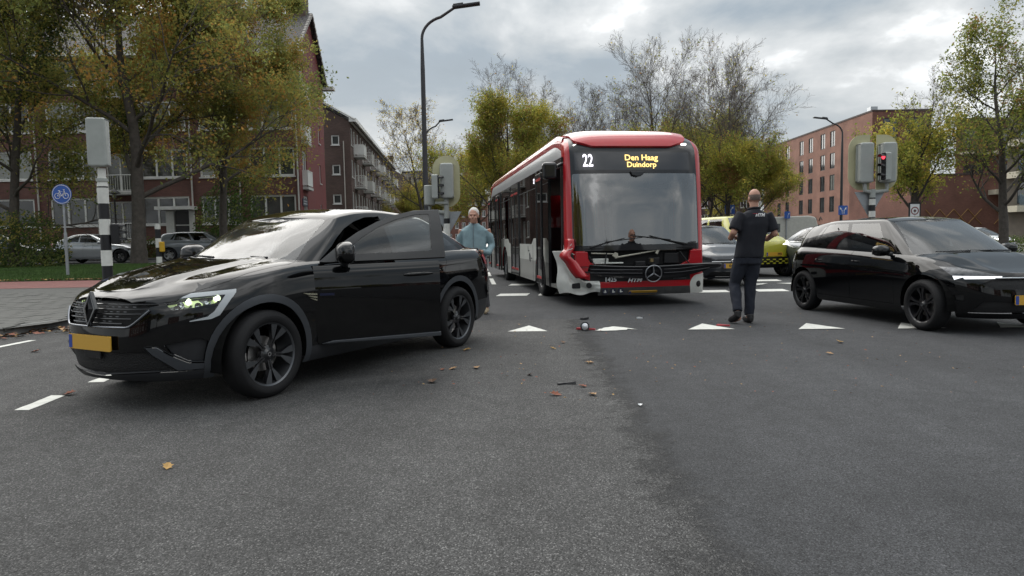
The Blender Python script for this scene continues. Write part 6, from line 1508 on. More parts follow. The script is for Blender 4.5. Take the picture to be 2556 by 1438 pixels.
FRW = mat('white_window_frame', (0.68, 0.68, 0.66), 0.5, var=0.08, vscale=4); FRD = mat('dark_window_frame', (0.018, 0.02, 0.024), 0.5)
class Facade:
    """wall in the plane o + u*a + z, outward normal n, with real openings"""
    def __init__(s, root, o, u, w, z0, z1, m, name='wall', depth=0.12):
        s.root = root; s.o = Vector(o); s.u = Vector(u).normalized(); s.n = s.u.cross(Vector((0, 0, 1))).normalized(); s.w = w; s.z0 = z0; s.z1 = z1; s.m = m; s.name = name; s.d = depth; s.wins = []; s.cut = None
    def P(s, a, z, d=0.0): p = s.o + s.u * a - s.n * d; return (p.x, p.y, z)
    def win(s, a0, a1, z0, z1, panes=(1,), frame=FRW, pane=0, fw=0.07, sill=True, transom=None, name='window'):
        s.wins.append((a0, a1, z0, z1)); pm = _pane()[pane]; f = MB(); d = s.d; t = 0.06
        def bar(b0, b1, c0, c1):
            q = [s.P(b0, c0, d - t), s.P(b1, c0, d - t), s.P(b1, c1, d - t), s.P(b0, c1, d - t), s.P(b0, c0, d), s.P(b1, c0, d), s.P(b1, c1, d), s.P(b0, c1, d)]
            b = len(f.v); f.v += q
            for k in ((0, 1, 2, 3), (4, 5, 1, 0), (1, 5, 6, 2), (2, 6, 7, 3), (3, 7, 4, 0)): f.f.append(tuple(b + i for i in k)); f.mi.append(0)
        bar(a0, a1, z0, z0 + fw); bar(a0, a1, z1 - fw, z1); bar(a0, a0 + fw, z0 + fw, z1 - fw); bar(a1 - fw, a1, z0 + fw, z1 - fw)
        tot = sum(panes); x = a0
        for p in panes[:-1]: x += (a1 - a0) * p / tot; bar(x - fw / 2, x + fw / 2, z0 + fw, z1 - fw)
        if transom: bar(a0 + fw, a1 - fw, transom - fw / 2, transom + fw / 2)
        o = f.build(name, frame, s.root); g = MB(); g.quad(s.P(a0, z0, d - 0.015), s.P(a1, z0, d - 0.015), s.P(a1, z1, d - 0.015), s.P(a0, z1, d - 0.015)); g.build('pane', pm, o)
        if sill:
            k = MB(); q = [s.P(a0 - 0.05, z0 - 0.07, -0.06), s.P(a1 + 0.05, z0 - 0.07, -0.06), s.P(a1 + 0.05, z0 - 0.01, -0.06), s.P(a0 - 0.05, z0 - 0.01, -0.06), s.P(a0 - 0.05, z0 - 0.07, 0.02), s.P(a1 + 0.05, z0 - 0.07, 0.02), s.P(a1 + 0.05, z0 - 0.0, 0.02), s.P(a0 - 0.05, z0 - 0.0, 0.02)]
            k.v += q
            for c in ((0, 1, 2, 3), (3, 2, 6, 7), (4, 5, 1, 0), (1, 5, 6, 2), (3, 7, 4, 0)): k.f.append(c); k.mi.append(0)
            k.build('sill', frame, o)
        return o
    def hole(s, a0, a1, z0, z1): s.wins.append((a0, a1, z0, z1))
    def finish(s, top=None):
        us = sorted(set([0.0, s.w] + [c for w in s.wins for c in w[:2]] + (top[1] if top else []))); zs = sorted(set([s.z0, s.z1] + [c for w in s.wins for c in w[2:]])); g = MB()
        us = [a for a in us if -1e-6 <= a <= s.w + 1e-6]
        for a0, a1 in zip(us, us[1:]):
            z = None
            for z0, z1 in zip(zs, zs[1:]):
                c = ((a0 + a1) / 2, (z0 + z1) / 2)
                if any(w[0] < c[0] < w[1] and w[2] < c[1] < w[3] for w in s.wins): continue
                g.quad(s.P(a0, z0), s.P(a1, z0), s.P(a1, z1), s.P(a0, z1))
            if top: g.quad(s.P(a0, s.z1), s.P(a1, s.z1), s.P(a1, top[0](a1)), s.P(a0, top[0](a0)))
        for (a0, a1, z0, z1) in s.wins:
            d = s.d
            g.quad(s.P(a0, z0), s.P(a0, z0, d), s.P(a0, z1, d), s.P(a0, z1)); g.quad(s.P(a1, z0, d), s.P(a1, z0), s.P(a1, z1), s.P(a1, z1, d)); g.quad(s.P(a0, z1), s.P(a0, z1, d), s.P(a1, z1, d), s.P(a1, z1)); g.quad(s.P(a0, z0, d), s.P(a0, z0), s.P(a1, z0), s.P(a1, z0, d))
        o = uvify(g.build(s.name, s.m, s.root)); return o
    def box(s, name, a0, a1, z0, z1, out, m, back=0.0, parent=None):
        g = MB(); q = [s.P(a0, z0, -out), s.P(a1, z0, -out), s.P(a1, z1, -out), s.P(a0, z1, -out), s.P(a0, z0, back), s.P(a1, z0, back), s.P(a1, z1, back), s.P(a0, z1, back)]
        g.v += q
        for k in ((0, 1, 2, 3), (4, 5, 1, 0), (1, 5, 6, 2), (2, 6, 7, 3), (3, 7, 4, 0), (7, 6, 5, 4)): g.f.append(k); g.mi.append(0)
        return g.build(name, m, parent or s.root)
    def balcony(s, a0, a1, z, out=0.9, h=1.0, m=None, solid=False):
        m = m or FRW; b = s.box('balcony', a0, a1, z - 0.16, z, out, mat('balcony_slab', (0.45, 0.45, 0.43), 0.7, var=0.15))
        r = MB()
        def rail(p, q):
            p, q = Vector(p), Vector(q); r.tube([p + Vector((0, 0, h)), q + Vector((0, 0, h))], 0.025, 6); r.tube([p + Vector((0, 0, 0.1)), q + Vector((0, 0, 0.1))], 0.018, 6)
            n = max(2, int((q - p).length / 0.14))
            for i in range(n + 1): c = p.lerp(q, i / n); r.tube([c + Vector((0, 0, 0.1)), c + Vector((0, 0, h))], 0.010, 4, cap=False)
            if solid: r.quad(p + Vector((0, 0, .12)), q + Vector((0, 0, .12)), q + Vector((0, 0, h - .03)), p + Vector((0, 0, h - .03)))
        A, B = s.P(a0, z, -out + 0.04), s.P(a1, z, -out + 0.04); rail(A, B); rail(s.P(a0, z, 0.0), A); rail(s.P(a1, z, 0), B)
        r.build('railing', m, b); return b
    def pipe(s, a, z0, z1, m, r=0.05): t = MB(); t.tube([s.P(a, z0, -0.09), s.P(a, z1, -0.09)], r, 8); return t.build('downpipe', m, s.root, 60)
BR_A = brick('dark_red_brick', (0.17, 0.070, 0.056), (0.11, 0.10, 0.095)); BR_B = brick('brown_brick', (0.115, 0.070, 0.058), (0.10, 0.09, 0.085)); BR_S = brick('salmon_brick', (0.30, 0.158, 0.116), (0.26, 0.15, 0.12), 0.12); BR_D = brick('russet_brick', (0.20, 0.088, 0.064), (0.14, 0.09, 0.075), 0.2)
RENDER = mat('red_render', (0.15, 0.028, 0.028), 0.8, var=0.12, vscale=0.6, bump=0.1, bscale=20)
def tiles(name, base):
    m = mat(name, base, 0.75); nt = m.node_tree; N = nt.nodes; L = nt.links; b = N['Principled BSDF']; tc = N.new('ShaderNodeTexCoord')
    br = N.new('ShaderNodeTexBrick'); L.new(tc.outputs['UV'], br.inputs['Vector']); br.inputs['Scale'].default_value = 1; br.inputs['Brick Width'].default_value = 0.3; br.inputs['Row Height'].default_value = 0.34; br.inputs['Mortar Size'].default_value = 0.035; br.offset = 0.5
    br.inputs['Color1'].default_value = (*base, 1); br.inputs['Color2'].default_value = (*[c * 0.7 for c in base], 1); br.inputs['Mortar'].default_value = (*[c * 0.3 for c in base], 1); L.new(br.outputs['Color'], b.inputs['Base Color'])
    bp = N.new('ShaderNodeBump'); bp.inputs['Strength'].default_value = 1; bp.inputs['Distance'].default_value = 0.05; L.new(br.outputs['Fac'], bp.inputs['Height']); bp.invert = True; L.new(bp.outputs[0], b.inputs['Normal']); return m
TILES = tiles('roof_tiles', (0.085, 0.078, 0.076))
def block_a():
    root = empty('apartment_block', (0, 0, 0)); tag(root, 'four storey dark brick apartment block with steep tiled roof and red end wall', 'building')
    YF, X1, X0, zb, ze, za = 42.0, -12.75, -62.0, 0.42, 12.55, 16.3
    F = Facade(root, (X0, YF, 0), (1, 0, 0), X1 - X0, zb, ze, BR_A)
    ax = lambda px: (at(px, 450, YF).x - X0); zz = lambda py, px=200: at(px, py, YF).z
    rows = [(2.45, 4.15), (5.28, 7.02), (8.10, 9.88), (10.85, 12.30)]
    cols = [(-620, -480), (-430, -300), (-270, -130), (-60, 82), (122, 250), (352, 470), (500, 600), (622, 737)]
    random.seed(3)
    for ci, (c0, c1) in enumerate(cols):
        for ri, (z0, z1) in enumerate(rows):
            F.win(ax(c0), ax(c1), z0, z1, (1, 1, 1) if ci % 2 else (1.0, 1.0, 1.0), FRW, random.choice((0, 2, 1)) if ri < 3 else 3, 0.11)
    for (c0, c1) in ((262, 335), (-118, -70), (-470, -440)):       # recessed balcony bays
        for ri, z in enumerate((1.55, 4.42, 7.25, 10.05)):
            w = F.win(ax(c0) + 0.1, ax(c1), z + 0.05, z + 2.35, (1, 1), FRW, 2 if ri else 0, 0.08, sill=False, name='balcony_door'); F.balcony(ax(c0) - 0.05, ax(c1) + 0.3, z, 0.85, 1.0)
    for px in (95, 243, 600, 745, 480, -90, -290): F.pipe(ax(px), zb, ze - 0.1, mat('pipe_cream', (0.5, 0.49, 0.46), 0.5))
    # entrance with white surround
    F.box('entrance_frame', ax(412), ax(432), zb, 3.3, 0.15, FRW); F.box('entrance_frame', ax(470), ax(482), zb, 3.3, 0.15, FRW); F.box('entrance_canopy', ax(400), ax(490), 3.32, 3.52, 0.9, FRW); F.box('entrance_door', ax(434), ax(468), zb, 3.25, 0.04, mat('entrance_dark', (0.01, 0.01, 0.012), 0.4))
    F.finish(); F.box('plinth', 0.0, X1 - X0 - 0.01, 1.28, 1.50, 0.06, FRW)
    F.box('gutter', -0.2, X1 - X0 + 0.35, ze - 0.12, ze + 0.18, 0.62, FRW, back=0.02)
    # end wall, slightly skewed along the side street, with its openings
    B = Vector((-13.75, 51.6, 0)); u = Vector((B.x - X1, B.y - YF, 0)); wlen = u.length
    G = Facade(root, (X1, YF, 0), u, wlen, zb, ze, RENDER, 'end_wall')
    for ri, z in enumerate((1.9, 4.7, 7.5, 10.0)):
        G.win(1.0, 2.4, z, z + 2.25, (1, 1), FRW, 3 if ri == 3 else 2, 0.09, sill=False, name='french_window'); G.balcony(0.85, 2.55, z - 0.02, 0.35, 1.0, solid=True)
        G.win(7.2, 7.75, z + 0.7, z + 2.0, (1,), FRW, 0, 0.07)
    pk = wlen / 2
    G.finish(top=(lambda a: ze + (za - ze) * (1 - abs(a - pk) / pk), [pk]))
    sn = G.box('street_name_sign', 0.5, 2.0, 3.5, 3.95, 0.05, mat('sign_navy', (0.01, 0.02, 0.05), 0.4)); sl = MB(); sl.box((0, 0, 0), (1, 1, 1))
    for zc in (3.80, 3.64): G.box('sign_line', 0.7, 1.8, zc - 0.03, zc + 0.03, 0.055, mat('lettering_grey_white', (0.4, 0.42, 0.45), 0.5), parent=sn)
    # roof
    ov = 0.5; n = Vector((u.x, u.y, 0)).normalized(); mid = Vector((X1, YF, 0)) + u / 2; r = MB()
    fr = Vector((X1, YF, 0)) + Vector((0.28, -0.55, 0)); bk = Vector((X1, YF, 0)) + u + Vector((0.28, 0.5, 0)); rd = mid + Vector((0.28, 0, 0))
    r.quad((X0, YF - 0.55, ze - 0.02), (fr.x, fr.y, ze - 0.02), (rd.x, rd.y, za + 0.12), (X0, rd.y, za + 0.12)); r.quad((X0, rd.y, za + 0.12), (rd.x, rd.y, za + 0.12), (bk.x, bk.y, ze - 0.02), (X0, bk.y, ze - 0.02))
    ro = uvify(r.build('roof', TILES, root)); so = ro.modifiers.new('t', 'SOLIDIFY'); so.thickness = 0.16
    for a, b in ((fr, rd), (rd, bk)):
        za_, zb_ = (ze, za + 0.1) if a is fr else (za + 0.1, ze); v = MB()
        for i in range(14):
            t = (i + 0.5) / 14; c = a.lerp(b, t); v.box((c.x - 0.04, c.y, za_ + (zb_ - za_) * t - 0.06), (0.16, 0.36, 0.16), Matrix.Rotation(math.atan2(zb_ - za_, b.y - a.y), 3, 'X'))
        v.build('verge_tiles', mat('verge_pale', (0.30, 0.28, 0.26), 0.8, var=0.25), ro)
    for q, dm in (((X1 + 0.15, YF - 0.45, ze + 0.03), (0.9, 0.55, 0.24)), ((B.x + 0.35, B.y + 0.35, ze + 0.03), (0.9, 0.6, 0.26))): g = MB(); g.box(q, dm); g.build('eaves_corner', FRW, root)
    c = MB(); c.box((X1 - 1.2, mid.y, za + 0.6), (1.25, 0.9, 2.1)); c.box((X1 - 1.2, mid.y, za + 1.7), (1.4, 1.05, 0.14)); uvify(c.build('chimney', BR_B, ro))
    bk2 = MB(); bk2.quad((X0, B.y, zb), (B.x, B.y, zb), (B.x, B.y, ze), (X0, B.y, ze)); bk2.build('back_wall', BR_A, root)
    return root
block_a()
def block_b():
    root = empty('apartment_row', (0, 0, 0)); tag(root, 'brown brick apartment row with white balconies down the side street', 'building')
    Y0, X1, zb, ze = 62.0, -14.2, 0.2, 11.9
    G = Facade(root, (-27, Y0, 0), (1, 0, 0), X1 + 27, zb, ze, BR_B, 'end_wall')
    for (px0, px1, py0, py1) in ((827, 846, 337, 362), (830, 849, 411, 436), (832, 852, 485, 509)):
        a, b = at(px0, py1, Y0), at(px1, py0, Y0); G.win(a.x + 27, b.x + 27, a.z, b.z, (1,), FRW, 2, 0.1)
    G.pipe(at(861, 450, Y0).x + 27, zb, 10.2, mat('pipe_pale', (0.45, 0.42, 0.38), 0.6), 0.05)
    pk = (X1 + 27) / 2; G.finish(top=(lambda a: ze + 3.6 * (1 - abs(a - pk) / pk), [pk]))
    E_ = Vector((-17.6, 104, 0)); u = E_ - Vector((X1, Y0, 0)); F = Facade(root, (X1, Y0, 0), u, u.length, zb, ze, BR_B)
    n = 7; bay = u.length / n; random.seed(8)
    for i in range(n):
        for r in range(4):
            z = 0.6 + r * 2.85; o = i * bay
            F.win(o + 0.5, o + 1.6, z + 0.75, z + 2.35, (1,), FRW, random.choice((0, 3, 1)), 0.12)
            F.win(o + 2.2, o + 3.3, z + 0.05, z + 2.3, (1, 1), FRW, 0, 0.1, sill=False, name='balcony_door')
            if r: F.balcony(o + 1.95, o + 4.0, z, 0.95, 1.0, solid=(i + r) % 3 == 0)
            F.win(o + 4.3, o + 5.5, z + 0.75, z + 2.35, (1, 1), FRW, random.choice((0, 3)), 0.12)
    F.finish(); F.box('gutter', -0.3, u.length, ze - 0.05, ze + 0.28, 0.6, FRW, back=0.02)
    r = MB(); A = Vector((X1 + 0.5, Y0 - 0.15, ze + 0.05)); Bq = Vector((E_.x + 0.5, E_.y, ze + 0.05)); rx = Vector((-6.5, 0, 3.7))
    r.quad(A, Bq, Bq + rx, A + rx); r.quad(A + rx, Bq + rx, Bq + Vector((-13.8, 0, 0)), A + Vector((-13.8, 0, 0))); uvify(r.build('roof', TILES, root)).modifiers.new('t', 'SOLIDIFY').thickness = 0.2
    vb = MB(); vb.tube([A + Vector((0, -0.1, 0.12)), A + rx + Vector((0, -0.1, 0.12))], 0.10, 6); vb.build('verge_board', FRW, root)
block_b()
def block_far(name, label, x0, x1, y, z1, m, cols, floors, d=14, frame=FRW, pane=0, zb=0.3, flat=True, chimney=None):
    root = empty(name, (0, 0, 0)); tag(root, label, 'building'); F = Facade(root, (x0, y, 0), (1, 0, 0), x1 - x0, zb, z1, m)
    fh = (z1 - zb - 0.6) / floors; cw = (x1 - x0) / cols
    for c in range(cols):
        for r in range(floors): F.win(c * cw + cw * 0.25, c * cw + cw * 0.75, zb + 0.9 + r * fh, zb + 0.9 + r * fh + fh * 0.55, (1, 1), frame, pane if (c + r) % 3 else 3, 0.12)
    F.finish(); s = MB()
    s.quad((x1, y, zb), (x1, y + d, zb), (x1, y + d, z1), (x1, y, z1)); s.quad((x0, y + d, zb), (x0, y, zb), (x0, y, z1), (x0, y + d, z1)); s.quad((x0, y, z1), (x1, y, z1), (x1, y + d, z1), (x0, y + d, z1)); uvify(s.build('side_walls', m, root))
    F.box('parapet', -0.1, x1 - x0 + 0.1, z1 - 0.02, z1 + 0.25, 0.12, frame, back=0.3)
    if chimney: c = MB(); c.box((chimney, y + 2, z1 + 1.0), (1.0, 0.9, 2.2)); c.box((chimney, y + 2, z1 + 2.1), (1.15, 1.05, 0.2)); uvify(c.build('chimney', m, root))
    return root, F
block_far('town_house', 'small brown house with chimney closing off the far street', -19.8, -17.9, 106, 12.2, BR_B, 1, 4, chimney=-18.7)
block_far('glass_topped_block', 'far pale block with glazed upper floors behind the bare tree', -21.5, -16.5, 138, 14.8, mat('pale_stone', (0.30, 0.28, 0.25), 0.8), 5, 5, frame=FRD, pane=3)
block_far('street_end_house', 'orange brown houses closing the far street end', -16.3, -6.0, 175, 12.5, BR_D, 6, 4)
block_far('terrace_house', 'brown terrace with white windows behind the yellow trees', 26.0, 45.8, 132, 14.0, BR_B, 8, 5)
def block_e():
    root = empty('salmon_block', (0, 0, 0)); tag(root, 'salmon brick block with rows of dark framed windows and sloping roofline', 'building'); XF = 46.6; Y0, Y1 = 89.3, 127.0
    F = Facade(root, (XF, Y1, 0), (0, -1, 0), Y1 - Y0, 0.1, 16.75, BR_S)
    for Yc in (100.2, 103.3, 107.4, 110.8, 116.3, 119.8):
        for z in (4.35, 7.47, 10.6, 13.72):
            F.win(Y1 - Yc - 0.75, Y1 - Yc + 0.75, z, z + 2.25, (1, 1), FRD, 2 if Yc != 100.2 or z != 7.47 else 1, 0.09, sill=False)
    F.hole(Y1 - 108, Y1 - 98.5, 0.1, 2.6); F.finish()
    F.box('garage_dark_panel', Y1 - 108, Y1 - 98.5, 0.1, 2.6, -0.1, mat('opening_dark', (0.02, 0.02, 0.022), 0.6), back=0.14); F.box('coping', 0.0, Y1 - Y0, 16.73, 16.95, 0.06, mat('coping_dark', (0.06, 0.04, 0.035), 0.7), back=0.3)  # dark panel standing in for the shade inside the garage opening
    for Yc in (105.3, 103.6):
        t = MB(); t.tube([(XF - 0.04, Yc + 0.5, 3.2), (XF - 0.04, Yc, 3.75), (XF - 0.04, Yc - 0.5, 3.3)], 0.07, 5); t.build('facade_mark', mat('mark_near_black', (0.03, 0.02, 0.018), 0.6), root)
    G = Facade(root, (XF, Y0, 0), (1, 0, 0), 7.6, 0.1, 16.75, BR_D, 'corner_wall')
    for a in (1.4, 4.4): G.win(a, a + 1.9, 13.2, 15.9, (1, 1), FRD, 2, 0.1, sill=False)
    for a in (1.4, 4.4): G.win(a, a + 1.9, 9.8, 12.2, (1, 1), FRD, 0, 0.1, sill=False)
    G.finish(); G.box('coping', -0.05, 7.6, 16.73, 16.95, 0.06, mat('coping_dark', ()), back=0.3)
    c = MB(); c.box((XF + 0.6, Y0 + 1.2, 17.1), (0.9, 0.9, 0.8)); c.build('roof_vent', mat('vent_metal', (0.4, 0.42, 0.44), 0.4, metal=0.7), root)
    s = MB(); s.quad((XF + 7.6, Y0, 0.1), (XF + 7.6, Y0 + 20, 0.1), (XF + 7.6, Y0 + 20, 16.75), (XF + 7.6, Y0, 16.75)); s.quad((XF, Y0, 16.75), (XF + 7.6, Y0, 16.75), (XF + 7.6, Y1, 16.75), (XF, Y1, 16.75)); s.build('roof', BR_D, root)
block_e()
def block_f():
    root = empty('russet_block', (0, 0, 0)); tag(root, 'russet brick block with cream balconies and yellow lattice on its base wall', 'building')
    F = Facade(root, (54.0, 84, 0), (1, 0, 0), 45, 0.1, 14.6, BR_D)
    for i, a in enumerate((1.0, 5.6, 11.0, 15.5, 20.5, 26.0)):
        F.win(a, a + (2.6 if i == 1 else 1.8), 11.0 - (1.4 if i == 1 else 0), 13.6, (1,), FRD, 3, 0.12, sill=False)
        F.win(a, a + 2.4, 7.4, 9.3, (1, 1), FRD, 0, 0.12, sill=False)
    F.finish()
    for z in (10.4, 7.0): F.box('balcony_band', 0.4, 30, z, z + 0.4, 1.4, mat('cream_concrete', (0.50, 0.46, 0.36), 0.7, var=0.15)); 
    F.box('coping', -0.05, 45, 14.55, 14.85, 0.1, mat('coping_dark', ()), back=0.3)
    W = Facade(root, (41.2, 71, 0), (1, 0, 0), 15.3, 0.1, 7.0, BR_D, 'base_wall'); W.finish(); W.box('coping', -0.05, 15.3, 6.98, 7.15, 0.05, mat('coping_dark', ()), back=0.3)
    LT = mat('lattice_ochre', (0.28, 0.15, 0.05), 0.7)
    for (c0, n) in ((1.5, 4), (8.6, 3), ):
        for k in range(n):
            for sg in (-1, 1):
                for half in (0, 1):
                    g = MB(); a = c0 + k * 1.45 + 0.72; z = 2.55 + half * 0.0
                    p, q = Vector(W.P(a - sg * 0.72, 1.9 , -0.02)), Vector(W.P(a + sg * 0.72, 3.5, -0.02)); g.tube([p, q], 0.055, 4)
                    if half == 0: g.build('lattice_bar', LT, root)
    W.box('balcony', 7.9, 12.6, 4.9, 5.4, 1.2, mat('cream_concrete', ())); r = MB()
    for i in range(34): c = Vector(W.P(7.95 + i * 0.14, 5.4, -1.15)); r.tube([c, c + Vector((0, 0, 1.0))], 0.015, 4)
    r.tube([W.P(7.9, 6.4, -1.15), W.P(12.6, 6.4, -1.15)], 0.03, 6); r.build('railing', mat('rail_black', (0.01, 0.01, 0.012), 0.5), root)
    for sg, wx in ((1, 0),):
        s = MB(); s.quad((41.2, 71, 0.1), (41.2, 71, 7.0), (41.2, 84, 7.0), (41.2, 84, 0.1)); s.quad((41.2, 71, 7.0), (56.5, 71, 7.0), (56.5, 84, 7.0), (41.2, 84, 7.0)); uvify(s.build('wing_side', BR_D, root))
    d = MB(); d.box((46.5, 88.9, 1.7), (4.5, 0.5, 3.2)); d.build('entrance_recess', mat('dark_crimson_door', (0.10, 0.006, 0.02), 0.5), root)
block_f()
def block_g():
    root = empty('balcony_block', (0, 0, 0)); tag(root, 'cream banded block with glass balconies at the right edge of the street', 'building')
    F = Facade(root, (44.5, 62, 0), (1, 0, 0), 30, 0.1, 12, mat('beige_brick', (0.24, 0.20, 0.16), 0.85, var=0.15, vscale=2))
    for z in (3.6, 6.6, 9.4): F.win(1.0, 6.5, z, z + 2.0, (1, 1, 1), FRD, 3, 0.1, sill=False); F.box('cream_band', 0.0, 12, z - 0.75, z - 0.2, 1.4, mat('cream_concrete', ())); F.box('glass_railing', 0.2, 12, z - 0.2, z + 0.8, 1.38, glass('balcony_glass', (0.6, 0.7, 0.75), 1.5), back=-1.36)
    F.win(8, 12, 0.3, 2.4, (1, 1), FRD, 0, 0.1, sill=False); F.finish()
block_g()
# ------------------------------------------------------------------ trees and shrubs
def leafmat(name, c, tr=0.55):
    if name in MATS: return MATS[name]
    m = bpy.data.materials.new(name); m.use_nodes = True; MATS[name] = m; nt = m.node_tree; N = nt.nodes; L = nt.links; N.clear()
    o = N.new('ShaderNodeOutputMaterial'); mx = N.new('ShaderNodeMixShader'); d = N.new('ShaderNodeBsdfDiffuse'); t = N.new('ShaderNodeBsdfTranslucent')
    tc = N.new('ShaderNodeTexCoord'); n = N.new('ShaderNodeTexNoise'); n.inputs['Scale'].default_value = 1.7; n.inputs['Detail'].default_value = 3; L.new(tc.outputs['Object'], n.inputs['Vector'])
    r = N.new('ShaderNodeValToRGB'); L.new(n.outputs['Fac'], r.inputs[0]); r.color_ramp.elements[0].position = 0.3; r.color_ramp.elements[1].position = 0.7
    r.color_ramp.elements[0].color = (*[a * 0.7 for a in c], 1); r.color_ramp.elements[1].color = (*[a * 1.3 for a in c], 1)
    L.new(r.outputs[0], d.inputs[0]); L.new(r.outputs[0], t.inputs[0])
    mx.inputs[0].default_value = tr; L.new(d.outputs[0], mx.inputs[1]); L.new(t.outputs[0], mx.inputs[2]); L.new(mx.outputs[0], o.inputs[0]); return m
BARK = mat('bark_grey_brown', (0.075, 0.065, 0.056), 0.95, var=0.4, vscale=6, bump=0.6, bscale=25); BARK2 = mat('twig_bark', (0.125, 0.105, 0.092), 0.95, var=0.3, vscale=3)
class Tree:
    def __init__(s, seed, h, r, first=0.3, spread=0.42, nb=13, up=0.25, levels=4, kids=(0, 9, 6, 4), droop=0.0, lmax=0.9, leader=1.0, tw=0.0035):
        s.tw = tw
        s.R = random.Random(seed); s.h = h; s.w = MB(); s.tips = []; s.levels = levels; s.kids = kids; s.up = up; s.droop = droop
        p = Vector((0, 0, -0.15)); d = Vector((s.R.uniform(-.03, .03), s.R.uniform(-.03, .03), 1)).normalized(); n = 12; pts = [p]; rad = [r * 1.25]
        L = h * leader
        for i in range(n):
            d = (d + Vector((s.R.uniform(-1, 1), s.R.uniform(-1, 1), 0)) * (0.05 if i < 4 else 0.11)).normalized(); p = p + d * (L / n); pts.append(p.copy()); t = (i + 1) / n; rad.append(r * max(0.05, (1 - t) ** 0.85))
        s.w.tube(pts, rad, 10, cap=False)
        for k in range(nb):
            t = first + (0.96 - first) * ((k + s.R.random() * 0.6) / nb); i = min(int(t * n), n - 1); q = pts[i].lerp(pts[i+1], t * n - i)
            a = k * 2.4 + s.R.uniform(-0.5, 0.5); el = s.R.uniform(0.25, 0.75) + 0.5 * (t - first)
            dd = Vector((math.cos(a) * math.cos(el), math.sin(a) * math.cos(el), math.sin(el)))
            ln = h * spread * (1.05 - 0.50 * ((t - first) / (1 - first)) ** 1.2) * s.R.uniform(0.75, 1.1)
            s.branch(q, dd, ln, r * 0.42 * (1.1 - t), 1)
    def branch(s, p, d, ln, r, lv):
        n = (0, 7, 5, 4, 3)[min(lv, 4)]; pts = [p]; rad = [r]; R = s.R
        for i in range(n):
            d = (d + Vector((R.uniform(-1, 1), R.uniform(-1, 1), R.uniform(-1, 1))) * (0.20 if lv < 3 else 0.26) + Vector((0, 0, s.up * (0.30 if lv == 1 else 0.18) - s.droop * lv * 0.05))).normalized()
            p = p + d * (ln / n); pts.append(p.copy()); rad.append(max(s.tw, r * (1 - (i + 1) / n * 0.85)))
        s.w.tube(pts, rad, (0, 7, 5, 3, 3)[min(lv, 4)], mi=0 if lv < 3 else 1, cap=False)
        if lv >= s.levels - 1:
            for q in pts[1:]: s.tips.append((q, d, lv))
        if lv >= s.levels: return
        for k in range(s.kids[lv]):
            t = 0.22 + 0.78 * (k + R.random()) / s.kids[lv]; i = min(int(t * n), n - 1); q = pts[i].lerp(pts[i+1], min(1, t * n - i))
            ax = Vector((R.uniform(-1, 1), R.uniform(-1, 1), R.uniform(-1, 1))).cross(d).normalized(); a = R.uniform(0.45, 1.0)
            nd = (d * math.cos(a) + ax * math.sin(a)).normalized()
            s.branch(q, nd, ln * R.uniform(0.38, 0.62) * (1.05 - 0.35 * t), r * 0.5 * (1 - 0.6 * t), lv + 1)
    def leaves(s, n, size, dens, cols, spread=0.22, seed=1, patch=0.35):
        """dens(z/h, rel radius) 0..1 keeps a leaf; cols: weights per material slot driven by clump noise"""
        R = random.Random(seed); V = []; Fc = []; MI = []
        if not s.tips: return None
        off = R.uniform(0, 50); wt = []; cc = []
        for q, d, lv in s.tips:
            wt.append(max(0.0, min(1.0, dens(q.z / s.h, mnoise.noise(q * patch + Vector((off, 0, 0))) * 0.5 + 0.5)))); cc.append(mnoise.noise(q * 0.55 + Vector((0, off, 7))) * 0.5 + 0.5)
        for k in R.choices(range(len(s.tips)), weights=wt, k=n):
            q = s.tips[k][0]; p = q + Vector((R.gauss(0, 1), R.gauss(0, 1), R.gauss(0, 1))) * spread
            mi = max(0, min(len(cols) - 1, int((cc[k] + R.gauss(0, 0.13)) * 1.15 * len(cols) - 0.2)))
            nn = Vector((R.gauss(0, 1), R.gauss(0, 1), R.gauss(0, 1) + 0.5)).normalized(); u = nn.orthogonal().normalized(); v = nn.cross(u); a = R.uniform(0, 6.28); u, v = u * math.cos(a) + v * math.sin(a), v * math.cos(a) - u * math.sin(a)
            z = size * R.uniform(0.6, 1.35); b = len(V); bend = nn * z * 0.18
            V += [tuple(p - u * z * 0.5), tuple(p + v * z * 0.30 + bend), tuple(p + u * z * 0.55), tuple(p - v * z * 0.30 + bend)]
            Fc += [(b, b + 1, b + 2), (b, b + 2, b + 3)]; MI += [mi, mi]
        me = bpy.data.meshes.new('crown'); me.from_pydata(V, [], Fc); me.polygons.foreach_set('material_index', MI)
        for c in cols: me.materials.append(c)
        return me
    def wood(s, name='trunk'):
        me = s.w.mesh(name); me.materials.append(BARK); me.materials.append(BARK2); me.polygons.foreach_set('use_smooth', [True] * len(me.polygons)); return me
def plant(name, label, loc, wood, crown, rz=0.0, sc=1.0, group=None, cat='tree', szm=1.0):
    r = empty(name, loc, rz); r.scale = (sc, sc, sc * szm); tag(r, label, cat, group)
    if wood: link('trunk', wood, r)
    if crown: link('crown', crown, r)
    return r
YG = [leafmat('leaf_yellow', (0.62, 0.50, 0.11)), leafmat('leaf_olive', (0.42, 0.39, 0.09)), leafmat('leaf_green', (0.30, 0.34, 0.08)), leafmat('leaf_brown', (0.36, 0.22, 0.09))]
OAK = [leafmat('oak_dark', (0.17, 0.20, 0.07)), leafmat('oak_green', (0.26, 0.29, 0.09)), leafmat('oak_olive', (0.36, 0.32, 0.09)), leafmat('oak_orange', (0.46, 0.27, 0.08))]
GRN = [leafmat('shrub_green', (0.11, 0.20, 0.055)), leafmat('shrub_dark', (0.075, 0.115, 0.04)), leafmat('oak_green', ())]
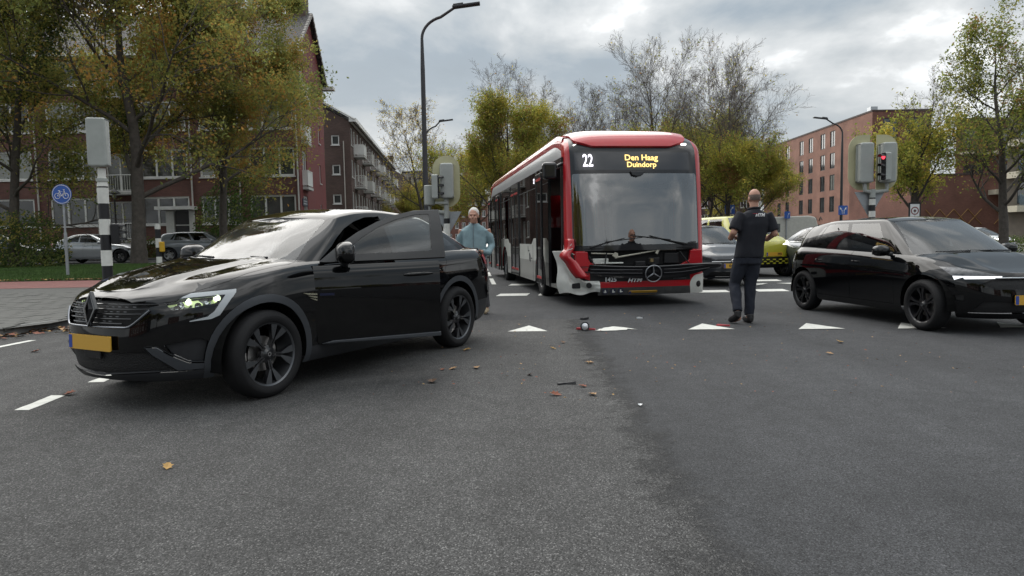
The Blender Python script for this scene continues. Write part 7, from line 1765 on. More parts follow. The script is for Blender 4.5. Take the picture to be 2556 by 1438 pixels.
# big oaks on the verge
T1 = Tree(11, 14.5, 0.30, 0.20, 0.44, 19, 0.16, 4, (0, 11, 7, 4)); w1 = T1.wood(); c1 = T1.leaves(95000, 0.135, lambda t, c: min(1, max(0, (c - 0.24) * 3)) * (0.45 + 0.9 * t if t < 0.6 else 1), OAK, 0.20, 3)
T2 = Tree(23, 14.0, 0.26, 0.22, 0.44, 17, 0.16, 4, (0, 11, 6, 4)); w2 = T2.wood(); c2 = T2.leaves(72000, 0.135, lambda t, c: min(1, max(0, (c - 0.28) * 3)), OAK, 0.20, 5)
_g = gnd(350, 660, 0.40); plant('oak_tree', 'big oak with green and rust leaves and thick trunk behind the striped pole', (at(350, 600, 28.6).x, 28.4, zl(28.4) - 0.03), w1, c1, 0.4)
plant('oak_tree', 'oak leaning over the brick block, its orange crown left of the red end wall', (at(548, 600, 33).x, 33.5, 0.40), w2, c2, 2.2, 0.84)
T3 = Tree(37, 13.5, 0.20, 0.12, 0.30, 20, 0.15, 4, (0, 9, 6, 4), droop=0.4); w3 = T3.wood(); c3 = T3.leaves(46000, 0.12, lambda t, c: min(1, max(0, (c - 0.2) * 3)) * min(1, max(0, (t - 0.16) * 8)), [OAK[0], OAK[1], OAK[2], GRN[1]], 0.22, 9)
plant('birch_tree', 'dense dark tree beside the bicycle sign, leaves hanging to the grass', (at(52, 600, 28).x, 27.6, zl(27.6)), w3, c3, 1.0)
plant('birch_tree', 'slender dark tree at the edge of the verge left of the silver coupe', (at(-150, 600, 30).x, 30, 0.41), w3, c2, 3.3, 0.95)
# semi-bare street trees
def halfbare(seed, h, low=0.62, n=9000, leafk=1.0, sp=0.30, nb=15, fs=0.20):
    T = Tree(seed, h, h * 0.018, fs, sp * 1.6, nb + 4, 0.42, 4, (0, 11, 7, 5), tw=0.0065); R = T.leaves(int(n * 3.2), 0.155, lambda t, c: leafk * min(1, max(0, (c - 0.22) * 3)) * max(0.004, min(1, (low + 0.14 - t) / 0.20)), YG, 0.24, seed + 1)
    return T.wood(), R
PROT = [halfbare(101, 14.0, 0.72, 13000), halfbare(102, 14.0, 0.64, 10000, 0.8, 0.28), halfbare(103, 13.0, 0.92, 17000, 1.0, 0.32), halfbare(104, 14.0, 0.56, 8000, 0.6, 0.30, 17)]
for (px, Y, k, sc, rz, lab) in (
    (1252, 47, 2, 0.98, 0.3, 'leafy yellow green street tree whose crown rises behind the bus roof rear'),
    (1195, 64, 2, 0.95, 1.6, 'low leafy yellow tree behind the man in the blue shirt'),
    (1335, 58, 0, 1.02, 2.1, 'half bare street tree above the middle of the bus roof'),
    (1440, 60, 1, 1.08, 4.0, 'thin twiggy tree between leafy crowns above the bus roof'),
    (1530, 56, 1, 1.0, 5.2, 'sparse brown tree above the route number display'),
    (1640, 46, 3, 1.06, 0.9, 'tallest bare topped tree above the destination display'),
    (1735, 50, 0, 1.05, 3.0, 'bare topped tree above the right bus pillar'),
    (1822, 42, 3, 0.90, 2.5, 'wide bare branched tree right of the bus with dark trunk'),
    (1885, 44, 0, 0.72, 1.1, 'short yellow leaved tree above the bald man head'),
    (1770, 62, 2, 0.9, 0.2, 'leafy low tree filling the gap behind the yellow car'),
    (1600, 70, 2, 0.92, 4.4, 'leafy tree in the second row behind the bus'),
    (1390, 72, 2, 0.95, 5.9, 'leafy tree in the second row above the bus doors')):
    g = at(px, 590, Y); plant('street_tree', lab, (g.x, Y, 0.0), PROT[k][0], PROT[k][1], rz, sc * 0.80)
RT1 = Tree(201, 8.4, 0.24, 0.26, 0.40, 14, 0.42, 4, (0, 9, 6, 5)); rc1 = RT1.leaves(9500, 0.15, lambda t, c: min(1, max(0, (c - 0.25) * 3)) * max(0.06, min(1, (0.93 - t) / 0.3)), [YG[0], YG[1], YG[2], YG[1]], 0.20, 4)
plant('street_tree', 'yellow green tree with forked trunk behind the right traffic signal', (at(2283, 560, 31).x, 31, 0.05), RT1.wood(), rc1, 0.7, 0.84)
RT2 = Tree(205, 10.8, 0.24, 0.20, 0.36, 17, 0.35, 4, (0, 9, 6, 5)); rc2 = RT2.leaves(15000, 0.13, lambda t, c: min(1, max(0, (c - 0.24) * 3)), [YG[3], YG[2], OAK[0], YG[1]], 0.20, 6)
plant('street_tree', 'tall brown green tree with stout trunk beside the white car', (at(2507, 560, 29).x, 29, 0.05), RT2.wood(), rc2, 2.0, 0.85)
BT = Tree(301, 13.5, 0.20, 0.28, 0.42, 14, 0.30, 4, (0, 9, 6, 5), tw=0.010); bc = BT.leaves(2600, 0.16, lambda t, c: max(0.08, min(1, (0.6 - t) * 3)) * 0.7, [YG[3], YG[0], YG[1]], 0.3, 2)
plant('bare_tree', 'nearly leafless tree behind the tall lamp post', (at(1062, 600, 68).x, 68, 0.05), BT.wood(), bc, 0.5)
plant('bare_tree', 'leafy orange tree low in the far street behind the signal board', (at(1035, 600, 84).x, 84, 0.1), PROT[2][0], PROT[2][1], 2.6, 0.62)
plant('bare_tree', 'thin far tree right of the tall lamp post', (at(1105, 600, 80).x, 80, 0.05), PROT[3][0], PROT[3][1], 1.9, 0.75)
def shrub(name, label, loc, sx, sy, h, n, cols, size=0.09, seed=1, cat='shrub'):
    R = random.Random(seed); V = []; Fc = []; MI = []; r = empty(name, loc); tag(r, label, cat)
    for i in range(n):
        while True:
            p = Vector((R.uniform(-1, 1), R.uniform(-1, 1), R.uniform(0, 1)))
            e = (abs(p.x) ** 2.6 + abs(p.y) ** 2.6 + p.z ** 3) + 0.5 * mnoise.noise(Vector((p.x * sx * 1.3, p.y * sy * 1.3, p.z * h * 1.3)) + Vector((seed * 3, 0, 0)))
            if e < 1: break
        q = Vector((p.x * sx, p.y * sy, p.z * h)); nn = Vector((R.gauss(0, 1), R.gauss(0, 1), R.gauss(0, 1))).normalized(); u = nn.orthogonal().normalized(); v = nn.cross(u); z = size * R.uniform(0.6, 1.4); b = len(V)
        V += [tuple(q - u * z * 0.5), tuple(q + v * z * 0.3), tuple(q + u * z * 0.5), tuple(q - v * z * 0.3)]; Fc.append((b, b + 1, b + 2, b + 3))
        MI.append(max(0, min(len(cols) - 1, int((mnoise.noise(q * 1.2) * 0.5 + 0.5 + R.gauss(0, .15)) * len(cols)))))
    me = bpy.data.meshes.new('foliage'); me.from_pydata(V, [], Fc); me.polygons.foreach_set('material_index', MI)
    for c in cols: me.materials.append(c)
    link('foliage', me, r); st = MB()
    for k in range(7): a = k * 0.9; st.tube([(0.1 * math.cos(a), 0.1 * math.sin(a), -0.05), (sx * 0.4 * math.cos(a), sy * 0.4 * math.sin(a), h * 0.6)], [0.02, 0.006], 4)
    st.build('stems', BARK2, r); return r
shrub('bush', 'tangled dark bush at the foot of the dense tree', (at(60, 640, 27).x, 27.0, zl(27)), 1.7, 0.9, 2.3, 5200, [OAK[0], GRN[1], OAK[2]], 0.10, 3)
shrub('bush', 'green bushy tree in front of the brick block entrance', (at(570, 600, 35).x, 35.5, 0.42), 1.9, 1.2, 4.2, 6500, GRN, 0.12, 5)
shrub('hedge', 'brown red hedge along the garden behind the silver coupe', (-24.5, 40.6, 0.45), 8.0, 0.5, 1.3, 7000, [leafmat('hedge_red', (0.145, 0.051, 0.036)), GRN[1], OAK[0], leafmat('hedge_brown', (0.116, 0.072, 0.043))], 0.12, 7, 'hedge')
shrub('hedge', 'dark garden hedge right of the oak trunk by the entrance', (-13.5, 40.6, 0.45), 2.6, 0.5, 1.2, 2600, [GRN[1], OAK[0], GRN[0]], 0.12, 8, 'hedge')
shrub('hedge', 'low dark hedge behind the white car at the street corner', (27.0, 34.5, 0.1), 5.5, 0.6, 0.9, 3500, [GRN[1], OAK[0]], 0.11, 9, 'hedge')
# ------------------------------------------------------------------ signals, lamps, signs
SIGG = mat('signal_grey', (0.36, 0.38, 0.36), 0.5, var=0.1, vscale=4); BOARD = mat('backboard_cream', (0.47, 0.45, 0.28), 0.6, var=0.12, vscale=3); PWHITE = mat('pole_white', (0.66, 0.66, 0.62), 0.5, var=0.1, vscale=6); PBLACK = mat('pole_black', (0.010, 0.010, 0.012), 0.5); GALV = mat('galvanised_steel', (0.34, 0.36, 0.38), 0.45, metal=0.6, var=0.15, vscale=8); LAMPP = mat('lamp_post_dark', (0.035, 0.037, 0.042), 0.5, var=0.15)
def banded(root, x, y, z0, z1, r, band=0.30, first=0):
    z = z0; i = first
    while z < z1 - 0.01:
        e = min(z + band, z1); p = MB(); rr = r + (0.004 if i % 2 else 0); p.tube([(x, y, z), (x, y, e)], rr, 16); p.build('white_band' if i % 2 else 'black_band', PWHITE if i % 2 else PBLACK, root, 50); z = e; i += 1
def stadium(w, h, r, n=8, half=0):
    pts = []
    for cx, cy, a0 in ((w/2 - r, h/2 - r, 0), (-w/2 + r, h/2 - r, 90), (-w/2 + r, -h/2 + r, 180), (w/2 - r, -h/2 + r, 270)):
        if half == 1 and cx < 0: continue
        if half == -1 and cx > 0: continue
        pts += [(cx + r * math.cos(math.radians(a0 + 90 * i / n)), cy + r * math.sin(math.radians(a0 + 90 * i / n))) for i in range(n + 1)]
    if half == 1: i = n + 1; pts = pts[:i] + [(0.02, h/2), (0.02, -h/2)] + pts[i:]
    if half == -1: pts = [(-0.02, h/2)] + pts + [(-0.02, -h/2)]
    return pts
def housing(root, M, w=0.32, h=0.95, d=0.24):
    """grey back of a three-lens signal head; local z faces the viewer"""
    b = MB(); P = []
    for k, (zz, s) in enumerate(((0.0, 1.0), (d * 0.75, 0.98), (d * 0.93, 0.88), (d, 0.7))): P.append((zz, s))
    b.prism(rounded([(-w/2, -h/2), (w/2, -h/2), (w/2, h/2), (-w/2, h/2)], 0.06, 4), 0, d, M); o = bevel(b.build('signal_head', SIGG, root), 0.035, 3)
    for y in (-h/2 + 0.03, h/2 - 0.03): s = MB(); s.prism([(-w/2 - 0.006, y - 0.008), (w/2 + 0.006, y - 0.008), (w/2 + 0.006, y + 0.008), (-w/2 - 0.006, y + 0.008)], 0.01, d * 0.9, M); s.build('joint', mat('signal_joint', (0.2, 0.21, 0.2), 0.6), o)
    hg = MB(); hg.prism([(-w/2 - 0.02, -h/2 + 0.05), (-w/2 + 0.01, -h/2 + 0.05), (-w/2 + 0.01, h/2 - 0.05), (-w/2 - 0.02, h/2 - 0.05)], 0.03, 0.08, M); hg.build('hinge', SIGG, o); return o
def small_signal(root, pos, ang, lit=True, h=0.62, w=0.20, hm=None):
    """narrow signal head whose lenses look along angle ang (deg, 0 = +x)"""
    a = math.radians(ang); f = Vector((math.cos(a), math.sin(a), 0)); M = frame_m(pos, f.cross(Vector((0, 0, 1))) * -1, f)
    b = MB(); b.prism(rounded([(-w/2, -h/2), (w/2, -h/2), (w/2, h/2), (-w/2, h/2)], 0.03, 2), -0.14, 0, M); o = bevel(b.build('small_signal_head', hm or SIGG, root), 0.012)
    pl = MB(); pl.prism(rounded([(-w/2 + .01, -h/2 + .01), (w/2 - .01, -h/2 + .01), (w/2 - .01, h/2 - .01), (-w/2 + .01, h/2 - .01)], 0.03, 2), 0.0, 0.012, M); pl.build('signal_face', PBLACK, o)
    for k in range(3):
        z = h/2 - h * (k + 0.5) / 3; r = min(w * 0.36, h / 7); l = MB(); l.lathe([(0.0005, 0.022), (r * 0.7, 0.02), (r, 0.013)], 16, M @ Matrix.Translation((0, z, 0)))
        l.build('lens', mat('lens_red_lit', (0.5, 0.02, 0.03), 0.3, emit=(1, 0.05, 0.08), estr=1.2) if (lit and k == 0) else mat('lens_off', (0.02, 0.02, 0.02), 0.2), o, 60)
        v = MB(); v.lathe([(r + 0.012, 0.0), (r + 0.012, 0.12)], 12, M @ Matrix.Translation((0, z, 0)), a0=0.15, a1=math.pi - 0.15); v.build('visor', PBLACK, o).modifiers.new('t', 'SOLIDIFY').thickness = 0.004
    return o
TOCAM = Vector((0, -1, 0))
def sig_left():
    x, y = at(256, 467, 14).x, 14.0; g = zl(y); r = empty('traffic_signal', (0, 0, 0)); tag(r, 'grey traffic signal back on a striped pole beside the bicycle sign', 'traffic signal')
    banded(r, x, y, g, 2.42, 0.098, 0.315, 1); p = MB(); p.tube([(x, y, 2.42), (x, y, 2.55), (x, y, 2.62), (x, y, 2.78)], [0.10, 0.085, 0.075, 0.075], 16); p.build('pole_top', PWHITE, r, 50)
    p = MB(); p.tube([(x, y, 2.52), (x, y, 2.58)], 0.11, 16); p.build('collar', SIGG, r, 50); housing(r, frame_m((x - 0.03, y + 0.08, 3.29), (1, 0.25, 0), (0.2, -1, 0)), 0.36, 0.96, 0.26)
    small_signal(r, (x + 0.24, y + 0.08, 1.46), 15, False, 0.42, 0.15, PBLACK)
    b = MB(); b.tube([(x, y, 1.42), (x + 0.14, y + 0.05, 1.42)], 0.03, 8); b.build('bracket', PBLACK, r)
sig_left()
def sig_mid():
    Y = 16.0; a = at(1112, 450, Y); r = empty('traffic_signal', (0, 0, 0)); tag(r, 'grey signal with rounded cream backboard beside the lamp post', 'traffic signal')
    c = at(1113, 452, Y); banded(r, c.x, Y, 0.1, 1.72, 0.07, 0.30, 1); p = MB(); p.tube([(c.x, Y, 1.72), (c.x, Y, 2.25)], 0.06, 12); p.build('pole_top', SIGG, r, 50)
    b = MB(); b.prism(stadium(0.63, 1.19, 0.30, 8), 0, 0.012, frame_m((c.x, Y + 0.14, c.z), (1, 0, 0), (0, -1, 0))); b.build('backboard', BOARD, r)
    housing(r, frame_m((c.x + 0.02, Y + 0.12, c.z), (1, 0.1, 0), (0.05, -1, 0)), 0.30, 0.80, 0.26)
    small_signal(r, (c.x - 0.16, Y - 0.20, c.z - 0.14), -8, False, 0.55, 0.13); q = MB(); q.box((c.x - 0.1, Y - 0.05, c.z - 0.5), (0.3, 0.1, 0.05)); q.build('bracket', SIGG, r)
    d = at(1071, 487, Y); h = MB(); h.tube([(d.x, Y + 0.1, d.z - 0.23), (d.x, Y + 0.1, d.z + 0.23)], 0.125, 18); o = bevel(h.build('signal_barrel', SIGG, r, 50), 0.02)
    q = MB(); q.tube([(d.x, Y + 0.1, d.z - 0.25), (d.x, Y + 0.1, 1.9), (c.x, Y, 1.85)], 0.045, 8); q.build('bracket', SIGG, r, 50)
    s = MB(); s.prism([(-0.32, 0.26), (0.32, 0.26), (0, -0.30)], 0, 0.01, frame_m((c.x + 0.02, Y + 0.08, 1.62), (1, 0, 0), (0, -1, 0))); s.build('give_way_plate', GALV, r)
sig_mid()
isl = MB(); isl.prism(rounded([(-2.35, 15.2), (-1.0, 15.2), (-1.35, 24.5), (-3.3, 25)], 0.4, 4), 0.0, 0.11); o = bevel(isl.build('traffic_island', CONC), 0.02); struct(o)
def sig_right():
    Y = 15.0; c = at(2188, 404, Y); r = empty('traffic_signal', (0, 0, 0)); tag(r, 'double grey signal with split cream backboard and lit red light beyond the hatchback', 'traffic signal')
    px = at(2177, 520, Y).x; banded(r, px, Y, 0.0, 1.98, 0.062, 0.13, 1); p = MB(); p.tube([(px, Y, 1.98), (px, Y, 2.16)], 0.062, 12); p.build('pole_top', SIGG, r, 50)
    for sg in (-1, 1):
        M = frame_m((c.x, Y + 0.16, c.z), (1, 0, 0), (0, -1, 0)); b = MB(); pts = [(x + sg * 0.05, y) for x, y in stadium(0.98, 1.20, 0.30, 8, sg)]; b.prism(pts, 0, 0.012, M); b.build('backboard', BOARD, r)
        housing(r, frame_m((c.x + sg * 0.245 + 0.02, Y + 0.14, c.z - 0.02), (1, -0.12, 0), (-0.1, -1, 0)), 0.29, 0.86, 0.24)
        q = MB(); q.tube([(c.x + sg * 0.24, Y + 0.02, c.z - 0.44), (c.x + sg * 0.24, Y, c.z - 0.62), (px, Y, c.z - 0.66)], 0.045, 8); q.build('bracket', SIGG, r, 50)
    small_signal(r, (c.x + 0.05, Y - 0.20, c.z - 0.12), 196, True, 0.60, 0.14)
    s = MB(); s.prism([(-0.33, 0.27), (0.33, 0.27), (0, -0.30)], 0, 0.012, frame_m((px - 0.02, Y + 0.09, 1.84), (1, 0, 0), (0, -1, 0))); s.build('give_way_plate', GALV, r)
sig_right()
def lamp(label, X, Y, h, dirx, reach=1.9, arms=1):
    r = empty('street_lamp', (X, Y, 0)); tag(r, label, 'street lamp'); k = MB(); s = h / 9.3
    pts = [(0, 0, 0), (0, 0, 1.2), (0, 0, 4.5 * s), (0, 0, 7.2 * s)]; rad = [0.11, 0.10, 0.085, 0.075]
    k.tube(pts, rad, 14); k.build('pole', LAMPP, r, 50); a = MB(); q = []
    for i in range(10): t = i / 9 * math.radians(74); q.append((dirx * 0.9 * (1 - math.cos(t)), 0, 8.2 * s + 0.75 * math.sin(t) * s))
    q = [(0, 0, 7.2 * s)] + q + [(dirx * reach * 0.72, 0, h - 0.08)]; a.tube(q, [0.075] + [0.05] * 10 + [0.045], 10); a.build('arm', LAMPP, r, 50)
    f = MB(); f.box((dirx * (reach * 0.72 + 0.42), 0, h - 0.0), (0.95, 0.26, 0.075), Matrix.Rotation(-dirx * 0.12, 3, 'Y')); f.box((dirx * (reach * 0.72 + 0.15), 0, h + 0.03), (0.35, 0.18, 0.07), Matrix.Rotation(-dirx * 0.12, 3, 'Y')); bevel(f.build('lamp_head', LAMPP, r), 0.02)
_l1 = at(1066, 590, 24); lamp('tall dark lamp post with curved arm beside the cream backboard', _l1.x, 24, 9.18, 1, 1.55)
_l2 = at(1069, 590, 46); lamp('far lamp post, only its arm showing behind the tall lamp post', _l2.x, 46, 9.1, 1, 1.3)
_l3 = at(2099, 560, 47); lamp('dark lamp post in front of the salmon brick block', _l3.x, 47, 9.0, -1, 1.5)
SBLUE = mat('sign_blue', (0.012, 0.085, 0.38), 0.4, coat=0.3, var=0.05); SWH = mat('sign_white', (0.75, 0.76, 0.76), 0.4)
def bike_sign():
    Y = 21.0; b = at(171, 694, Y); c = at(157, 485, Y); g = zl(Y); r = empty('bicycle_sign', (0, 0, 0)); tag(r, 'round blue bicycle path sign on a grey post in the grass', 'sign')
    p = MB(); p.tube([(c.x + 0.0, Y, g - 0.05), (c.x, Y, 1.65)], 0.045, 12); p.tube([(c.x, Y, 1.6), (c.x, Y, c.z + 0.25)], 0.030, 12); p.build('post', GALV, r, 50)
    M = frame_m((c.x, Y - 0.05, c.z), (1, 0, 0), (0, -1, 0)); d = MB(); d.lathe([(0.0005, 0.012), (0.30, 0.012), (0.30, 0.0), (0.0005, 0.0)], 40, M); o = d.build('disc', SBLUE, r); t = MB(); t.lathe([(0.268, 0.0135), (0.282, 0.0135)], 40, M); t.build('rim_line', SWH, o)
    k = MB()
    for cx in (-0.125, 0.125):
        k.tube([tuple(M @ Vector((cx + 0.082 * math.cos(a), -0.055 + 0.082 * math.sin(a), 0.016))) for a in [i * math.pi / 10 for i in range(21)]], 0.009, 5, cap=False)
    for pts in ([(-0.125, -0.055), (-0.06, 0.075), (0.085, 0.075), (0.005, -0.055), (-0.125, -0.055)], [(0.005, -0.055), (-0.07, 0.105), (-0.10, 0.105), (-0.04, 0.105)], [(0.125, -0.055), (0.075, 0.125), (0.045, 0.13), (0.10, 0.14)]): k.tube([tuple(M @ Vector((a, b_, 0.016))) for a, b_ in pts], 0.009, 5)
    k.build('bicycle_symbol', SWH, o)
bike_sign()
def lane_sign(px, py, Y, w, h, label, post=True, arrows=2):
    c = at(px, py, Y); r = empty('lane_sign', (0, 0, 0)); tag(r, label, 'sign'); M = frame_m((c.x, Y - 0.12, c.z), (1, 0, 0), (0, -1, 0)); b = MB(); b.prism(rounded([(-w/2, -h/2), (w/2, -h/2), (w/2, h/2), (-w/2, h/2)], 0.04, 3), 0, 0.015, M); o = b.build('panel', SBLUE, r); e = MB()
    for s in ((-1, 1) if arrows == 2 else (1,)):
        e.tube([tuple(M @ Vector((s * w * 0.10, -h * 0.38, 0.02))), tuple(M @ Vector((s * w * 0.10, -h * 0.05, 0.02))), tuple(M @ Vector((s * w * 0.26, h * 0.15, 0.02)))], w * 0.035, 4)
        e.prism([(s * w * 0.16, h * 0.18), (s * w * 0.34, h * 0.06), (s * w * 0.36, h * 0.34)], 0.016, 0.02, M)
    e.build('arrows', SWH, o)
    if post: p = MB(); p.tube([(c.x, Y, 0), (c.x, Y, c.z + h / 2)], 0.04, 8); p.build('post', GALV, r, 50)
    return r
lane_sign(2102, 525, 46.6, 0.62, 0.62, 'blue lane arrow sign low on the lamp post by the salmon block', False); lane_sign(1820, 523, 43, 0.62, 0.55, 'blue lane arrow sign above the yellow car roof'); lane_sign(1963, 537, 41, 0.34, 0.42, 'small blue arrow sign in front of the white trailer', True, 1)
def zone_sign():
    Y = 30.2; c = at(2273, 527, Y); r = empty('ring_sign', (0, 0, 0)); tag(r, 'white board with a dark ringed round symbol in a black frame under the forked tree', 'sign'); M = frame_m((c.x, Y - 0.3, c.z), (1, 0, 0), (0, -1, 0))
    f = MB(); f.prism([(-0.26, -0.5), (0.26, -0.5), (0.26, 0.36), (-0.26, 0.36)], -0.02, 0.01, M); f.build('frame', PBLACK, r); b = MB(); b.prism([(-0.2, -0.45), (0.2, -0.45), (0.2, 0.29), (-0.2, 0.29)], 0.011, 0.016, M); o = b.build('board', SWH, r); g = MB(); g.lathe([(0.13, 0.019), (0.175, 0.019)], 24, M); g.build('red_ring', mat('sign_red', (0.22, 0.05, 0.05), 0.5), o)
    k_ = MB(); k_.prism(circle(0, 0, 0.06, 10), 0.017, 0.02, M); k_.build('ring_symbol', mat('sign_brown', (0.12, 0.06, 0.06), 0.6), o); p = MB(); p.tube([(c.x, Y - 0.28, 0.05), (c.x, Y - 0.28, c.z)], 0.04, 8); p.build('post', GALV, r)
zone_sign()
def misc():
    Y = 27.0; b = at(395, 600, Y); r = empty('striped_post', (0, 0, 0)); tag(r, 'short striped signal post with yellow push button behind the bonnet', 'post'); banded(r, b.x, Y, zl(Y), 2.05, 0.10, 0.36, 1)
    k = MB(); k.tube([(b.x + 0.16, Y - 0.05, 0.95), (b.x + 0.16, Y - 0.05, 1.35)], 0.10, 14); bevel(k.build('push_button_box', mat('button_yellow', (0.62, 0.36, 0.02), 0.5), r, 50), 0.03)
    Y = 36; c = at(285, 483, Y); r = empty('lantern', (0, 0, 0)); tag(r, 'black hat shaped lantern on a thin post by the balconies', 'street lamp'); p = MB(); p.tube([(c.x, Y, 0.4), (c.x, Y, c.z - 0.1)], [0.06, 0.04], 10); p.build('post', PBLACK, r, 50); h = MB(); h.lathe([(0.02, 0.28), (0.06, 0.22), (0.30, 0.03), (0.31, 0.0), (0.12, -0.02)], 20, Matrix.Translation((c.x, Y, c.z))); h.build('hat', PBLACK, r, 40); g = MB(); g.lathe([(0.11, 0.0), (0.09, -0.22), (0.03, -0.24)], 16, Matrix.Translation((c.x, Y, c.z))); g.build('lamp_glass', mat('lantern_glass', (0.3, 0.3, 0.28), 0.2), r, 60)
    Y = 46; c = at(2119, 560, Y); r = empty('utility_cabinet', (c.x, Y, 0.1)); tag(r, 'grey utility cabinet behind the lamp post by the salmon block', 'cabinet'); b = MB(); b.box((0, 0, 0.95), (1.15, 0.5, 1.9)); bevel(b.build('cabinet', mat('cabinet_grey', (0.26, 0.27, 0.25), 0.6, var=0.15), r), 0.03); d = MB(); d.box((0, -0.255, 0.95), (0.02, 0.02, 1.7)); d.build('door_joint', PBLACK, r)
misc()
# ------------------------------------------------------------------ crash debris and fallen leaves
def lean(name, mb, m, loc, rz, label, cat, group=None, smooth=None):
    o = mb.build(name, m, None, smooth); o.location = loc; o.rotation_euler = (0, 0, rz); return tag(o, label, cat, group)
def lens_ring():
    g = gnd(1460, 826); r = empty('broken_lamp', (g.x, g.y, 0.004)); tag(r, 'round black lamp ring with clear glass lying beside a red strip', 'debris')
    M = frame_m((0, 0, 0.055), (1, 0.2, 0), (0.15, -1, 0.15)); t = MB(); t.tube([tuple(M @ Vector((0.052 * math.cos(a), 0.055 * math.sin(a), 0))) for a in [i * math.pi / 14 for i in range(29)]], 0.010, 8, cap=False); t.build('ring', MBLACK(), r, 60)
    l = MB(); l.lathe([(0.0005, 0.02), (0.03, 0.015), (0.05, 0.0)], 20, M); l.build('lens', mat('broken_lens', (0.7, 0.71, 0.74), 0.15, metal=0.4), r, 60)
lens_ring()
REDP_ = mat('red_shard_plastic', (0.38, 0.03, 0.04), 0.4)
def strip_(px0, px1, label, h=0.012, zoff=0.012, m=REDP_, name='trim_shard', w=0.03):
    a, b = gnd(*px0), gnd(*px1); mb = MB(); c = (a + b) / 2; d = b - a; n = Vector((-d.y, d.x, 0)).normalized() * w; P = [a - c - n, b - c - n * 0.4, b - c + n * 0.2, a - c + n]
    q = [(p.x, p.y) for p in P]; mb.prism(q, 0, h); o = mb.build(name, m); o.location = (c.x, c.y, zoff); tag(o, label, 'debris', 'crash debris on the road'); return o
strip_((1440, 824), (1486, 826), 'thin red plastic strip lying at the worn triangle', 0.02); strip_((1790, 815), (1822, 817), 'red shard lying on the give way triangle by the walking man', 0.018, 0.014)
strip_((1393, 962), (1437, 957), 'black wiper shaped strip among the leaves', 0.012, 0.006, MBLACK(), 'black_strip', 0.012); strip_((1395, 960), (1438, 961), 'second black strip forming a narrow V on the asphalt', 0.01, 0.006, MBLACK(), 'black_strip', 0.008)
strip_((1452, 799), (1468, 797), 'curved black plastic piece in front of the bus', 0.03, 0.002, MBLACK(), 'black_strip', 0.03)
strip_((1592, 795), (1603, 796), 'small clear plastic shard with white edge in front of the bus', 0.02, 0.002, WHITE_D := mat('shard_white', (0.6, 0.62, 0.63), 0.3), 'clear_shard', 0.03)
LF = [mat('dead_leaf_tan', (0.36, 0.22, 0.11), 0.8), mat('dead_leaf_rust', (0.20, 0.07, 0.04), 0.8), mat('dead_leaf_yellow', (0.36, 0.22, 0.07), 0.8), mat('dead_leaf_brown', (0.11, 0.065, 0.04), 0.8)]
def leafmesh(seed, s):
    R = random.Random(seed); mb = MB(); c = []
    out = [(0, -0.5), (0.18, -0.28), (0.34, -0.2), (0.22, 0.0), (0.40, 0.14), (0.2, 0.24), (0.14, 0.42), (0, 0.55), (-0.16, 0.40), (-0.24, 0.22), (-0.40, 0.1), (-0.24, -0.02), (-0.32, -0.22), (-0.15, -0.3)]
    z = lambda x, y: s * (0.35 * abs(x) + 0.18 * y * y + R.uniform(0, 0.05))
    ctr = (0, 0, 0.004); pts = [(x * s, y * s, 0.004 + z(x, y)) for x, y in out]
    for i in range(len(pts)): mb.poly([ctr, pts[i], pts[(i + 1) % len(pts)]])
    return mb.mesh('fallen_leaf')
LM = [leafmesh(k, 0.075) for k in range(3)]
_lv = [(418, 1170, 2, 'orange leaf alone on the near asphalt', 1.0), (1385, 988, 1, 'crumpled dark red leaf by the black strips', 1.3), (1478, 988, 0, 'tan curled leaf right of the black strips', 1.2), (1455, 967, 1, 'torn reddish leaf beside the black strips', 1.0), (1470, 908, 0, 'pale orange leaf near the asphalt seam', 1.2), (1323, 938, 1, 'upright red brown leaf on the coarse asphalt', 1.0), (1190, 921, 0, 'pale leaf behind the crossover', 1.2), (1132, 923, 0, 'tan leaf behind the crossover rear wheel', 1.1), (1105, 925, 1, 'small red leaf near the crossover shadow', 0.9), (1080, 956, 3, 'dark leaf cluster at the crossover shadow edge', 1.6), (1405, 857, 3, 'brown leaf between triangle and seam', 1.2), (1380, 872, 2, 'thin yellow leaf on the coarse asphalt', 1.0), (1165, 876, 2, 'yellow leaf at the crossover rear tyre', 1.3), (173, 987, 1, 'dark red leaf at the lane dash tip', 1.6), (2095, 856, 2, 'yellow leaf on the asphalt in front of the black hatchback', 1.4), (2070, 885, 0, 'pale leaf on the dark asphalt', 1.0), (1598, 1014, 0, 'white scrap on the dark asphalt', 0.7), (90, 880, 1, 'reddish leaves beside the thin white line', 1.5), (450, 730, 2, 'pale leaf on the paving', 1.0)]
random.seed(2)
for (x, y, k, lab, sc) in _lv:
    g = gnd(x, y) if x > 200 or y > 850 else gnd(x, y, 0.13)
    if x == 450: continue
    o = bpy.data.objects.new('fallen_leaf', LM[k % 3].copy()); COL.objects.link(o); o.data.materials.append(LF[k] if 'scrap' not in lab else WHITE_D); o.location = (g.x, g.y, 0.006); o.rotation_euler = (random.uniform(-.25, .25), random.uniform(-.25, .25), random.uniform(0, 6)); o.scale = (sc, sc, sc); tag(o, lab, 'leaf', 'fallen leaves')
